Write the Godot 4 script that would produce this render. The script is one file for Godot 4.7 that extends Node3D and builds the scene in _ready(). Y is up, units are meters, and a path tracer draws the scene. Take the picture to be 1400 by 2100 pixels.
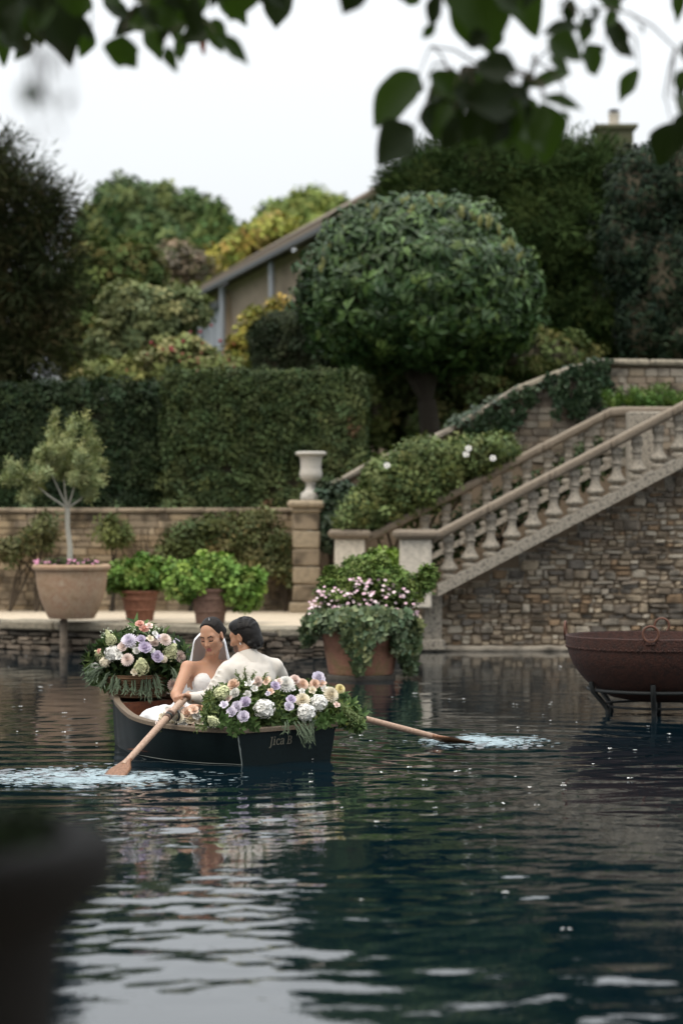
extends Node3D

# Pixel scale of the photograph (1400 x 2100, 85 mm lens) used to turn photo pixels into points at a known distance.
const F := 4958.0
const EYE_Y := 1.25
const LIFE := 1.3
var rng := RandomNumberGenerator.new()
var mats := {}
var names := {}
var leaf_meshes := {}

func at(px: float, py: float, d: float) -> Vector3:
	return Vector3((px - 700.0) / F * d, EYE_Y - (py - 1050.0) / F * d, -d)

func on_water(px: float, py: float) -> Vector3:
	return at(px, py, EYE_Y * F / (py - 1050.0))

func rr(a: float, b: float) -> float:
	return rng.randf_range(a, b)

func rdir() -> Vector3:
	var z := rr(-1, 1)
	var t := rr(0, TAU)
	var s := sqrt(1.0 - z * z)
	return Vector3(s * cos(t), z, s * sin(t))

func numbered(called: String) -> String:
	if not names.has(called):
		names[called] = 0
		return called
	names[called] += 1
	return "%s_%03d" % [called, names[called]]

func tag(o: Node, label: String, category: String, group := "", kind := "") -> Node:
	o.set_meta("label", label)
	if category: o.set_meta("category", category)
	if group: o.set_meta("group", group)
	if kind: o.set_meta("kind", kind)
	return o

func thing(called: String, label: String, category: String, pos := Vector3.ZERO, turn := 0.0, group := "") -> Node3D:
	var o := Node3D.new()
	o.name = numbered(called)
	add_child(o)
	o.position = pos
	o.rotation.y = turn
	tag(o, label, category, group)
	return o

func part(called: String, mesh: Mesh, m: Material, parent: Node, xf := Transform3D()) -> MeshInstance3D:
	var o := MeshInstance3D.new()
	o.name = numbered(called) if parent == self else called
	o.mesh = mesh
	o.material_override = m
	o.transform = xf
	parent.add_child(o, true)
	return o

func structure(called: String, mesh: Mesh, m: Material, label := "") -> MeshInstance3D:
	var o := part(called, mesh, m, self)
	o.set_meta("kind", "structure")
	if label: o.set_meta("label", label)
	return o

func lin(c: Color) -> Color:
	return c.linear_to_srgb()

# ---------------------------------------------------------------- textures and materials
func noise_tex(freq: float, lo: float, hi: float, octaves := 4, size := 512, sd := 1, kind := FastNoiseLite.TYPE_SIMPLEX_SMOOTH, mid := -1.0) -> NoiseTexture2D:
	var n := FastNoiseLite.new()
	n.noise_type = kind
	n.seed = sd
	n.frequency = freq
	n.fractal_octaves = octaves
	var t := NoiseTexture2D.new()
	t.width = size
	t.height = size
	t.seamless = true
	t.noise = n
	var g := Gradient.new()
	g.offsets = PackedFloat32Array([0.0, 0.5, 1.0])
	var m := (lo + hi) * 0.5 if mid < 0.0 else mid
	g.colors = PackedColorArray([lin(Color(lo, lo, lo)), lin(Color(m, m, m)), lin(Color(hi, hi, hi))])
	t.color_ramp = g
	return t

func ramp_tex(freq: float, cols: Array, octaves := 4, size := 512, sd := 1, kind := FastNoiseLite.TYPE_SIMPLEX_SMOOTH, stretch := 1.0) -> ImageTexture:
	# a seamless colour texture from a list of linear colours; stretch > 1 draws it out along u
	var n := FastNoiseLite.new()
	n.noise_type = kind
	n.seed = sd
	n.frequency = freq
	n.fractal_octaves = octaves
	var im := n.get_seamless_image(size, size)
	if stretch > 1.0:
		var sm: Image = im.duplicate()
		sm.resize(int(size / stretch), size, Image.INTERPOLATE_CUBIC)
		var big := Image.create(size, size, false, Image.FORMAT_L8)
		sm.convert(Image.FORMAT_L8)
		sm.resize(size, size, Image.INTERPOLATE_CUBIC)
		big.blit_rect(sm, Rect2i(0, 0, size, size), Vector2i.ZERO)
		im = big
	im.convert(Image.FORMAT_RGB8)
	var out := Image.create(size, size, false, Image.FORMAT_RGB8)
	var lut := []
	for i in 256:
		var f := clampf((i / 255.0 - 0.12) / 0.76, 0.0, 1.0) * (cols.size() - 1)
		var k := mini(int(f), cols.size() - 2)
		lut.append(lin((cols[k] as Color).lerp(cols[k + 1], f - k)))
	var data := im.get_data()
	var res := PackedByteArray()
	res.resize(size * size * 3)
	for i in size * size:
		var c: Color = lut[data[i * 3]]
		res[i * 3] = int(c.r * 255.0)
		res[i * 3 + 1] = int(c.g * 255.0)
		res[i * 3 + 2] = int(c.b * 255.0)
	out = Image.create_from_data(size, size, false, Image.FORMAT_RGB8, res)
	return ImageTexture.create_from_image(out)

func mat(called: String, c: Color, rough := 0.8, o := {}) -> StandardMaterial3D:
	var m := StandardMaterial3D.new()
	m.resource_name = called
	m.albedo_color = lin(c)
	m.roughness = rough
	m.metallic_specular = o.get("spec", 0.4)
	m.metallic = o.get("metal", 0.0)
	if o.has("tex"):
		m.albedo_texture = o.tex
	if o.has("bump"):
		m.heightmap_enabled = true
		m.heightmap_texture = o.bump
		m.heightmap_scale = o.get("depth", 1.0)
	if o.has("tri"):
		m.uv1_triplanar = true
		m.uv1_world_triplanar = o.get("world", true)
		var s = o.tri
		m.uv1_scale = s if s is Vector3 else Vector3(s, s, s)
	if o.has("detail"):
		m.detail_enabled = true
		m.detail_albedo = o.detail
		m.detail_blend_mode = BaseMaterial3D.BLEND_MODE_MUL
		m.detail_uv_layer = BaseMaterial3D.DETAIL_UV_2
		m.uv2_triplanar = true
		m.uv2_world_triplanar = true
		var s2: float = o.get("tri2", 0.3)
		m.uv2_scale = Vector3(s2, s2, s2)
	if o.get("vcol", false):
		m.vertex_color_use_as_albedo = true
	if o.has("back"):
		m.backlight_enabled = true
		m.backlight = o.back
	if o.has("sheen"):
		m.rim_enabled = true
		m.rim = o.sheen
		m.rim_tint = 0.5
	if o.has("sss"):
		m.subsurf_scatter_enabled = true
		m.subsurf_scatter_strength = o.sss
	if o.has("coat"):
		m.clearcoat_enabled = true
		m.clearcoat = o.coat
		m.clearcoat_roughness = o.get("coat_rough", 0.2)
	if o.has("alpha"):
		m.transparency = BaseMaterial3D.TRANSPARENCY_ALPHA
		m.albedo_color.a = o.alpha
	mats[called] = m
	return m

# ---------------------------------------------------------------- mesh builder (faces counter-clockwise seen from outside)
class Builder:
	var v := PackedVector3Array()
	var c := PackedColorArray()
	var uv := PackedVector2Array()
	var ix := PackedInt32Array()
	var col := Color.WHITE
	func add(p: Vector3, t := Vector2.ZERO) -> int:
		v.append(p)
		c.append(col)
		uv.append(t)
		return v.size() - 1
	func tri(a: int, b: int, d: int) -> void:
		ix.append(a)
		ix.append(d)
		ix.append(b)
	func quad(a: int, b: int, d: int, e: int) -> void:
		tri(a, b, d)
		tri(a, d, e)
	func flat_quad(a: Vector3, b: Vector3, d: Vector3, e: Vector3) -> void:
		var i := add(a, Vector2(0, 0))
		add(b, Vector2(1, 0))
		add(d, Vector2(1, 1))
		add(e, Vector2(0, 1))
		quad(i, i + 1, i + 2, i + 3)
	func flat_tri(a: Vector3, b: Vector3, d: Vector3) -> void:
		var i := add(a)
		add(b)
		add(d)
		tri(i, i + 1, i + 2)
	func normals() -> PackedVector3Array:
		var n := PackedVector3Array()
		n.resize(v.size())
		for k in range(0, ix.size(), 3):
			var a := ix[k]
			var b := ix[k + 2]
			var d := ix[k + 1]
			var f := (v[b] - v[a]).cross(v[d] - v[a])
			n[a] += f
			n[b] += f
			n[d] += f
		for k in n.size():
			n[k] = n[k].normalized() if n[k].length_squared() > 1e-20 else Vector3.UP
		return n
	func done(ns := PackedVector3Array()) -> ArrayMesh:
		var arr := []
		arr.resize(Mesh.ARRAY_MAX)
		arr[Mesh.ARRAY_VERTEX] = v
		arr[Mesh.ARRAY_NORMAL] = ns if ns.size() == v.size() else normals()
		arr[Mesh.ARRAY_COLOR] = c
		arr[Mesh.ARRAY_TEX_UV] = uv
		arr[Mesh.ARRAY_INDEX] = ix
		var m := ArrayMesh.new()
		m.add_surface_from_arrays(Mesh.PRIMITIVE_TRIANGLES, arr)
		return m

func add_box(b: Builder, lo: Vector3, hi: Vector3, xf := Transform3D()) -> void:
	var p := []
	for i in 8:
		p.append(xf * Vector3(hi.x if i & 1 else lo.x, hi.y if i & 2 else lo.y, hi.z if i & 4 else lo.z))
	for f in [[4, 5, 7, 6], [1, 0, 2, 3], [5, 1, 3, 7], [0, 4, 6, 2], [6, 7, 3, 2], [0, 1, 5, 4]]:
		b.flat_quad(p[f[0]], p[f[1]], p[f[2]], p[f[3]])

func add_bevel_box(b: Builder, size: Vector3, bev: float, xf := Transform3D(), jit := 0.0) -> void:
	# a box with chamfered edges; smooth inside faces by separate vertices; jit moves the corners
	var h := size * 0.5
	var corner := {}
	for sx in [-1, 1]:
		for sy in [-1, 1]:
			for sz in [-1, 1]:
				var s := Vector3(sx, sy, sz)
				var j := Vector3(rr(-jit, jit), rr(-jit, jit), rr(-jit, jit))
				var c := Vector3(h.x * sx, h.y * sy, h.z * sz) + j
				corner[s] = [xf * (c - Vector3(0, sy, sz) * bev), xf * (c - Vector3(sx, 0, sz) * bev), xf * (c - Vector3(sx, sy, 0) * bev)]
	for a in 3:
		for sg in [-1, 1]:
			var u := (a + 1) % 3
			var w := (a + 2) % 3
			var q := []
			for k in [[-1, -1], [1, -1], [1, 1], [-1, 1]]:
				var s := Vector3()
				s[a] = sg
				s[u] = k[0]
				s[w] = k[1]
				q.append(corner[s][a])
			if sg > 0: b.flat_quad(q[0], q[1], q[2], q[3])
			else: b.flat_quad(q[3], q[2], q[1], q[0])
	for a in 3:
		var u := (a + 1) % 3
		var w := (a + 2) % 3
		for su in [-1, 1]:
			for sw in [-1, 1]:
				var s0 := Vector3()
				s0[a] = -1
				s0[u] = su
				s0[w] = sw
				var s1 := s0
				s1[a] = 1
				var q := [corner[s0][u], corner[s1][u], corner[s1][w], corner[s0][w]]
				if su * sw < 0: b.flat_quad(q[0], q[1], q[2], q[3])
				else: b.flat_quad(q[3], q[2], q[1], q[0])
	for s in corner:
		var q = corner[s]
		if s.x * s.y * s.z > 0: b.flat_tri(q[0], q[1], q[2])
		else: b.flat_tri(q[2], q[1], q[0])

func bevel_box(size: Vector3, bev := 0.01, jit := 0.0) -> ArrayMesh:
	var b := Builder.new()
	add_bevel_box(b, size, bev, Transform3D(), jit)
	return b.done()

func add_lathe(b: Builder, prof: Array, segs := 32, xf := Transform3D(), wob := 0.0) -> void:
	# profile of Vector2(radius, height), listed from the bottom outside upwards
	var n := prof.size()
	var start := b.v.size()
	for i in n:
		for k in segs + 1:
			var t := TAU * (k % segs) / segs
			var r: float = prof[i].x * (1.0 + wob * sin(t * 3.0 + i * 0.4) + wob * 0.6 * sin(t * 5.0 + 1.0))
			b.add(xf * Vector3(cos(t) * r, prof[i].y, -sin(t) * r), Vector2(float(k) / segs * 4.0, float(i) / n * 2.0))
	for i in n - 1:
		for k in segs:
			var a := start + i * (segs + 1) + k
			b.quad(a, a + 1, a + segs + 2, a + segs + 1)

func sharp(prof: Array) -> Array:
	# doubles each profile corner so that rims keep an edge in the smooth normals
	var out := []
	for i in prof.size():
		out.append(prof[i])
		if i > 0 and i < prof.size() - 1:
			var a: Vector2 = (prof[i] - prof[i - 1]).normalized()
			var c: Vector2 = (prof[i + 1] - prof[i]).normalized()
			if a.dot(c) < 0.75:
				out.pop_back()
				var e := minf(0.004, 0.25 * minf(prof[i].distance_to(prof[i - 1]), prof[i].distance_to(prof[i + 1])))
				out.append(prof[i] - a * e)
				out.append(prof[i] + c * e)
	return out

func lathe(prof: Array, segs := 32, wob := 0.0) -> ArrayMesh:
	var b := Builder.new()
	add_lathe(b, sharp(prof), segs, Transform3D(), wob)
	return b.done()

func add_tube(b: Builder, pts: Array, rad, sides := 8, flat := 1.0) -> void:
	var n := pts.size()
	var start := b.v.size()
	var side := Vector3.UP
	var first: Vector3 = (pts[1] - pts[0]).normalized()
	if absf(first.dot(side)) > 0.9: side = Vector3.RIGHT
	for i in n:
		var d: Vector3 = (pts[mini(i + 1, n - 1)] - pts[maxi(i - 1, 0)]).normalized()
		var x := side.cross(d).normalized()
		var y := d.cross(x)
		side = y
		var r: float = rad[i] if rad is Array else rad
		for k in sides:
			var t := TAU * k / sides
			b.add(pts[i] + x * cos(t) * r + y * sin(t) * r * flat, Vector2(float(k) / sides, float(i)))
	for i in n - 1:
		for k in sides:
			var a := start + i * sides + k
			var c := start + i * sides + (k + 1) % sides
			b.quad(a, c, c + sides, a + sides)
	var e0 := b.add(pts[0])
	var e1 := b.add(pts[n - 1])
	for k in sides:
		b.tri(e0, start + (k + 1) % sides, start + k)
		b.tri(e1, start + (n - 1) * sides + k, start + (n - 1) * sides + (k + 1) % sides)

func tube(pts: Array, rad, sides := 8, flat := 1.0) -> ArrayMesh:
	var b := Builder.new()
	add_tube(b, pts, rad, sides, flat)
	return b.done()

func ring(radius: float, thick: float, n := 20, sides := 8) -> ArrayMesh:
	var b := Builder.new()
	for i in n:
		var t := TAU * i / n
		for k in sides:
			var s := TAU * k / sides
			var r := radius + cos(s) * thick
			b.add(Vector3(cos(t) * r, sin(t) * r, sin(s) * thick))
	for i in n:
		for k in sides:
			var a := i * sides + k
			var c := i * sides + (k + 1) % sides
			var d := ((i + 1) % n) * sides + (k + 1) % sides
			var e := ((i + 1) % n) * sides + k
			b.quad(a, e, d, c)
	return b.done()

func prism(poly: Array, d0: float, d1: float) -> ArrayMesh:
	# an outline in x, y (counter-clockwise seen from +z) extruded from z = -d0 (front) to -d1
	var b := Builder.new()
	var pv := PackedVector2Array(poly)
	var tris := Geometry2D.triangulate_polygon(pv)
	for k in range(0, tris.size(), 3):
		var q := [pv[tris[k]], pv[tris[k + 1]], pv[tris[k + 2]]]
		var area: float = (q[1] - q[0]).cross(q[2] - q[0])
		if area < 0: q = [q[0], q[2], q[1]]
		b.flat_tri(Vector3(q[0].x, q[0].y, -d0), Vector3(q[1].x, q[1].y, -d0), Vector3(q[2].x, q[2].y, -d0))
		b.flat_tri(Vector3(q[2].x, q[2].y, -d1), Vector3(q[1].x, q[1].y, -d1), Vector3(q[0].x, q[0].y, -d1))
	for k in pv.size():
		var p := pv[k]
		var q := pv[(k + 1) % pv.size()]
		b.flat_quad(Vector3(p.x, p.y, -d1), Vector3(q.x, q.y, -d1), Vector3(q.x, q.y, -d0), Vector3(p.x, p.y, -d0))
	return b.done()

# ---------------------------------------------------------------- leaves and foliage
func add_leaf(b: Builder, base: Vector3, dir: Vector3, up: Vector3, length: float, wide: float, curl := 0.2, fold := 0.25) -> void:
	dir = dir.normalized()
	var side := dir.cross(up).normalized()
	if side.length_squared() < 0.5: side = dir.cross(Vector3(0.3, 0.8, 0.5)).normalized()
	var n := side.cross(dir).normalized()
	var m := base + dir * length * 0.48 + n * length * curl * 0.25
	var t := base + dir * length - n * length * curl * 0.5
	var l := m - side * wide * 0.5 + n * wide * fold
	var r := m + side * wide * 0.5 + n * wide * fold
	var i := b.add(base)
	b.add(l)
	b.add(m)
	b.add(r)
	b.add(t)
	b.tri(i, i + 3, i + 2)
	b.tri(i, i + 2, i + 1)
	b.tri(i + 1, i + 2, i + 4)
	b.tri(i + 2, i + 3, i + 4)

func clump(key: String, n: int, spread: float, length: float, wide: float, droop: float, curl := 0.3, sd := 7) -> ArrayMesh:
	# a spray of n leaves that grows along +y
	var k := "%s%d" % [key, sd]
	if leaf_meshes.has(k): return leaf_meshes[k]
	var keep := rng.state
	rng.seed = hash(k)
	var b := Builder.new()
	for i in n:
		var t := TAU * i * 0.381966 + rr(-0.4, 0.4)
		var h := float(i) / n
		var out := Vector3(cos(t), 0, sin(t))
		var base := Vector3(0, (h - 0.3) * spread, 0) + out * rr(0.0, 0.35) * spread
		var dir := out * rr(0.5, 1.0) + Vector3(0, rr(0.2, 0.9) - droop, 0)
		add_leaf(b, base, dir, Vector3.UP + out * 0.3 + rdir() * 0.5, length * rr(0.75, 1.2), wide * rr(0.8, 1.15), curl * rr(0.4, 1.5))
	rng.state = keep
	leaf_meshes[k] = b.done()
	return leaf_meshes[k]

func aim(pos: Vector3, up: Vector3, size: float, spin := -1.0) -> Transform3D:
	up = up.normalized()
	var x := up.cross(Vector3(0.31, 0.2, 0.93)).normalized()
	if x.length_squared() < 0.5: x = up.cross(Vector3.RIGHT).normalized()
	var z := x.cross(up)
	var bs := Basis(x, up, z).rotated(up, rr(0, TAU) if spin < 0.0 else spin)
	return Transform3D(bs.scaled(Vector3(size, size, size)), pos)

func vary(c: Color, k: float, warm := 0.0) -> Color:
	var f := exp(rr(-k, k))
	var w := rr(-warm, warm)
	return Color(c.r * f * (1.0 + w), c.g * f, c.b * f * (1.0 - w * 0.7))

func scatter(called: String, mesh: Mesh, m: Material, xs: Array, cols: Array, parent: Node) -> MultiMeshInstance3D:
	var mm := MultiMesh.new()
	mm.transform_format = MultiMesh.TRANSFORM_3D
	mm.use_colors = true
	mm.mesh = mesh
	mm.instance_count = xs.size()
	for i in xs.size():
		mm.set_instance_transform(i, xs[i])
		mm.set_instance_color(i, cols[i])
	var o := MultiMeshInstance3D.new()
	o.name = numbered(called) if parent == self else called
	o.multimesh = mm
	o.set_meta("kind", "stuff")
	o.material_override = m
	parent.add_child(o, true)
	return o

# lobes: [centre, radii, count]; leaves sit on and just under the surface of the lobes, never deep inside another lobe
func lobe_points(lobes: Array, xs: Array, cols: Array, pal: Array, size: Vector2, up_mix := 0.5, rnd := 0.5, inner := 0.72, tone := 0.35) -> void:
	for a in lobes:
		var c: Vector3 = a[0]
		var r: Vector3 = a[1]
		for i in int(a[2]):
			var d := rdir()
			var s := rr(inner, 1.0) + (rr(0.0, 0.13) if rng.randf() < 0.3 else (rr(0.1, 0.28) if rng.randf() < 0.06 else 0.0))
			var p := c + d * r * s
			var hid := false
			for o in lobes:
				if o != a and ((p - o[0]) / o[1]).length() < inner * 0.92:
					hid = true
					break
			if hid: continue
			var nrm := (d / r).normalized()
			xs.append(aim(p, nrm + Vector3.UP * up_mix + rdir() * rnd, rr(size.x, size.y)))
			cols.append(vary(pal[rng.randi() % pal.size()], tone, 0.12))

func lobe_px(px: float, py: float, d: float, rx: float, ry: float, rz := -1.0) -> Array:
	# centre at a pixel and distance, radii given in pixels at that distance
	var s := d / F
	return [at(px, py, d), Vector3(rx * s, ry * s, (rx if rz < 0 else rz) * s)]

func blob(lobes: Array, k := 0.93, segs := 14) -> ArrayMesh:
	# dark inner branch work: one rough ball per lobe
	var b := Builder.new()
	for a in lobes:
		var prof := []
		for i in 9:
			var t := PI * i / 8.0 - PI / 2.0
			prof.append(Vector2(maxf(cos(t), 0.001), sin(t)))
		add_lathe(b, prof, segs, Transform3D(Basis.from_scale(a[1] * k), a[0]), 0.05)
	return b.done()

# ---------------------------------------------------------------- smooth bodies: tapered bones and ellipsoids joined on a grid, meshed as surface nets
func bone(a: Vector3, b: Vector3, ra: float, rb: float, k := 0.03) -> Dictionary:
	return {"t": 0, "a": a, "b": b, "ra": ra, "rb": rb, "k": k, "sub": false}

func egg(c: Vector3, r: Vector3, k := 0.03, bs := Basis()) -> Dictionary:
	return {"t": 1, "a": c, "r": r, "bs": bs.inverse(), "rot": bs, "k": k, "sub": false}

func cut(e: Dictionary) -> Dictionary:
	e.sub = true
	return e

func net(b: Builder, prims: Array, cell: float, paint = null, ruffle := 0.0, ruffle_f := 20.0, squash := 0.35) -> void:
	var lo := Vector3.ONE * 1e9
	var hi := -lo
	for e in prims:
		if e.sub: continue
		var m: float = (maxf(e.ra, e.rb) if e.t == 0 else maxf(e.r.x, maxf(e.r.y, e.r.z))) + e.k * 0.3 + ruffle
		var pts: Array = [e.a, e.b] if e.t == 0 else [e.a]
		for p in pts:
			lo = lo.min(p - Vector3.ONE * m)
			hi = hi.max(p + Vector3.ONE * m)
	lo -= Vector3.ONE * cell * 3.0
	hi += Vector3.ONE * cell * 3.0
	var nx := int((hi.x - lo.x) / cell) + 1
	var ny := int((hi.y - lo.y) / cell) + 1
	var nz := int((hi.z - lo.z) / cell) + 1
	var f := PackedFloat32Array()
	f.resize(nx * ny * nz)
	f.fill(1.0)
	for e in prims:
		var k: float = e.k
		var reach: float = k + cell * 2.5
		var a: Vector3 = e.a
		var l: Vector3
		var h: Vector3
		if e.t == 0:
			var m: float = maxf(e.ra, e.rb) + reach
			l = a.min(e.b) - Vector3.ONE * m
			h = a.max(e.b) + Vector3.ONE * m
		else:
			var m: float = maxf(e.r.x, maxf(e.r.y, e.r.z)) + reach
			l = a - Vector3.ONE * m
			h = a + Vector3.ONE * m
		var i0 := maxi(0, int((l.x - lo.x) / cell))
		var i1 := mini(nx - 1, int((h.x - lo.x) / cell) + 1)
		var j0 := maxi(0, int((l.y - lo.y) / cell))
		var j1 := mini(ny - 1, int((h.y - lo.y) / cell) + 1)
		var k0 := maxi(0, int((l.z - lo.z) / cell))
		var k1 := mini(nz - 1, int((h.z - lo.z) / cell) + 1)
		var cap: bool = e.t == 0
		var ba := Vector3()
		var inv := 0.0
		var ra := 0.0
		var dr := 0.0
		var r := Vector3.ONE
		var r2 := Vector3.ONE
		var bs := Basis()
		if cap:
			ba = e.b - a
			inv = 1.0 / maxf(ba.length_squared(), 1e-9)
			ra = e.ra
			dr = e.rb - e.ra
		else:
			r = e.r
			r2 = r * r
			bs = e.bs
		var sub: bool = e.sub
		for kk in range(k0, k1 + 1):
			for jj in range(j0, j1 + 1):
				var row := (kk * ny + jj) * nx
				for ii in range(i0, i1 + 1):
					var p := lo + Vector3(ii, jj, kk) * cell - a
					var d: float
					if cap:
						var t := clampf(p.dot(ba) * inv, 0.0, 1.0)
						d = (p - ba * t).length() - ra - dr * t
					else:
						p = bs * p
						var q := (p / r).length()
						d = q * (q - 1.0) / maxf((p / r2).length(), 1e-6)
					var o := f[row + ii]
					if sub:
						d = -d
						var g := maxf(k - absf(o - d), 0.0) / k
						f[row + ii] = maxf(o, d) + g * g * k * 0.25
					elif d < o + k:
						var g := maxf(k - absf(o - d), 0.0) / k
						f[row + ii] = minf(o, d) - g * g * k * 0.25
	if ruffle > 0.0:
		var nz3 := FastNoiseLite.new()
		nz3.frequency = ruffle_f
		nz3.fractal_octaves = 2
		for kk in nz:
			for jj in ny:
				for ii in nx:
					var i := (kk * ny + jj) * nx + ii
					if absf(f[i]) < ruffle * 2.0 + cell * 3.0:
						var p := lo + Vector3(ii, jj, kk) * cell
						f[i] += ruffle * nz3.get_noise_3d(p.x, p.y * squash, p.z)
	var ids := PackedInt32Array()
	ids.resize(nx * ny * nz)
	ids.fill(-1)
	var off := [0, 1, nx, nx + 1, nx * ny, nx * ny + 1, nx * ny + nx, nx * ny + nx + 1]
	var band := cell * 2.0
	for kk in nz - 1:
		for jj in ny - 1:
			var row := (kk * ny + jj) * nx
			for ii in nx - 1:
				var i := row + ii
				if absf(f[i]) > band: continue
				var neg := 0
				for o in off:
					if f[i + o] < 0.0: neg += 1
				if neg == 0 or neg == 8: continue
				var s := Vector3.ZERO
				var cnt := 0
				for e in [[0, 1], [2, 3], [4, 5], [6, 7], [0, 2], [1, 3], [4, 6], [5, 7], [0, 4], [1, 5], [2, 6], [3, 7]]:
					var fa := f[i + off[e[0]]]
					var fb := f[i + off[e[1]]]
					if (fa < 0.0) != (fb < 0.0):
						var t := fa / (fa - fb)
						var pa := Vector3(e[0] & 1, (e[0] >> 1) & 1, e[0] >> 2)
						var pb := Vector3(e[1] & 1, (e[1] >> 1) & 1, e[1] >> 2)
						s += pa.lerp(pb, t)
						cnt += 1
				var p := lo + (Vector3(ii, jj, kk) + s / cnt) * cell
				if paint != null: b.col = paint.call(p)
				ids[i] = b.add(p, Vector2(p.x * 8.0, p.y * 8.0))
	for kk in range(1, nz - 1):
		for jj in range(1, ny - 1):
			var row := (kk * ny + jj) * nx
			for ii in range(1, nx - 1):
				var i := row + ii
				if ids[i] < 0: continue
				var s0 := f[i] < 0.0
				for ax in 3:
					var step: int = [1, nx, nx * ny][ax]
					if (f[i + step] < 0.0) == s0: continue
					var u: int = [nx, nx * ny, 1][ax]
					var w: int = [nx * ny, 1, nx][ax]
					var q := [ids[i], ids[i - u], ids[i - u - w], ids[i - w]]
					if q.min() < 0: continue
					if s0: b.quad(q[0], q[1], q[2], q[3])
					else: b.quad(q[3], q[2], q[1], q[0])

# ================================================================ the scene
func _ready() -> void:
	rng.seed = 20240517
	# ---- camera, sky, light, exposure
	var cam := Camera3D.new()
	cam.name = "camera"
	cam.position = Vector3(0, EYE_Y * LIFE, 0)
	cam.fov = rad_to_deg(2.0 * atan(1050.0 / F))
	cam.near = 0.1
	cam.far = 400.0
	var ca := CameraAttributesPhysical.new()
	ca.frustum_focal_length = 85.0 * 24.0 / 36.0
	ca.frustum_focus_distance = 12.3 * LIFE
	ca.exposure_aperture = 1.2
	cam.attributes = ca
	add_child(cam)
	cam.current = true
	var we := WorldEnvironment.new()
	we.name = "environment"
	var env := Environment.new()
	env.tonemap_mode = Environment.TONE_MAPPER_LINEAR
	env.tonemap_exposure = 1.75
	env.background_mode = Environment.BG_SKY
	var sm := ProceduralSkyMaterial.new()
	sm.sky_top_color = lin(Color(3.9, 4.0, 4.12))   # an overcast sky is brightest overhead
	sm.sky_horizon_color = lin(Color(0.44, 0.46, 0.475))
	sm.sky_curve = 3.0
	sm.ground_bottom_color = Color(0.2, 0.22, 0.2)
	sm.ground_horizon_color = Color(0.5, 0.52, 0.5)
	var sky := Sky.new()
	sky.sky_material = sm
	env.sky = sky
	env.background_energy_multiplier = 1.0
	env.sdfgi_enabled = true
	env.ssao_enabled = true
	env.ssil_enabled = true
	we.environment = env
	add_child(we)
	var sun := DirectionalLight3D.new()
	sun.name = "sun"
	sun.light_energy = 0.45
	sun.light_angular_distance = 30.0
	sun.light_color = Color(1.0, 0.97, 0.93)
	sun.shadow_enabled = true
	sun.rotation_degrees = Vector3(-58, -35, 0)
	add_child(sun)
	make_materials()
	build_water()
	build_ground()
	build_terrace_wall()
	build_stair_wall()
	build_stairs()
	build_upper_wall()
	build_house()
	build_trees()
	build_hedges()
	build_garden_pots()
	build_water_planter()
	build_cauldron()
	build_boat()
	build_people()
	build_flowers()
	build_petals_and_foam()
	build_near_pot()
	build_branches()
	# the plan above is drawn at 1 : 1.3; bring the whole place to life size
	for c in get_children():
		if c is Node3D and not (c is Camera3D or c is Light3D):
			c.transform = Transform3D(Basis.from_scale(Vector3.ONE * LIFE), Vector3.ZERO) * c.transform

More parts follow.
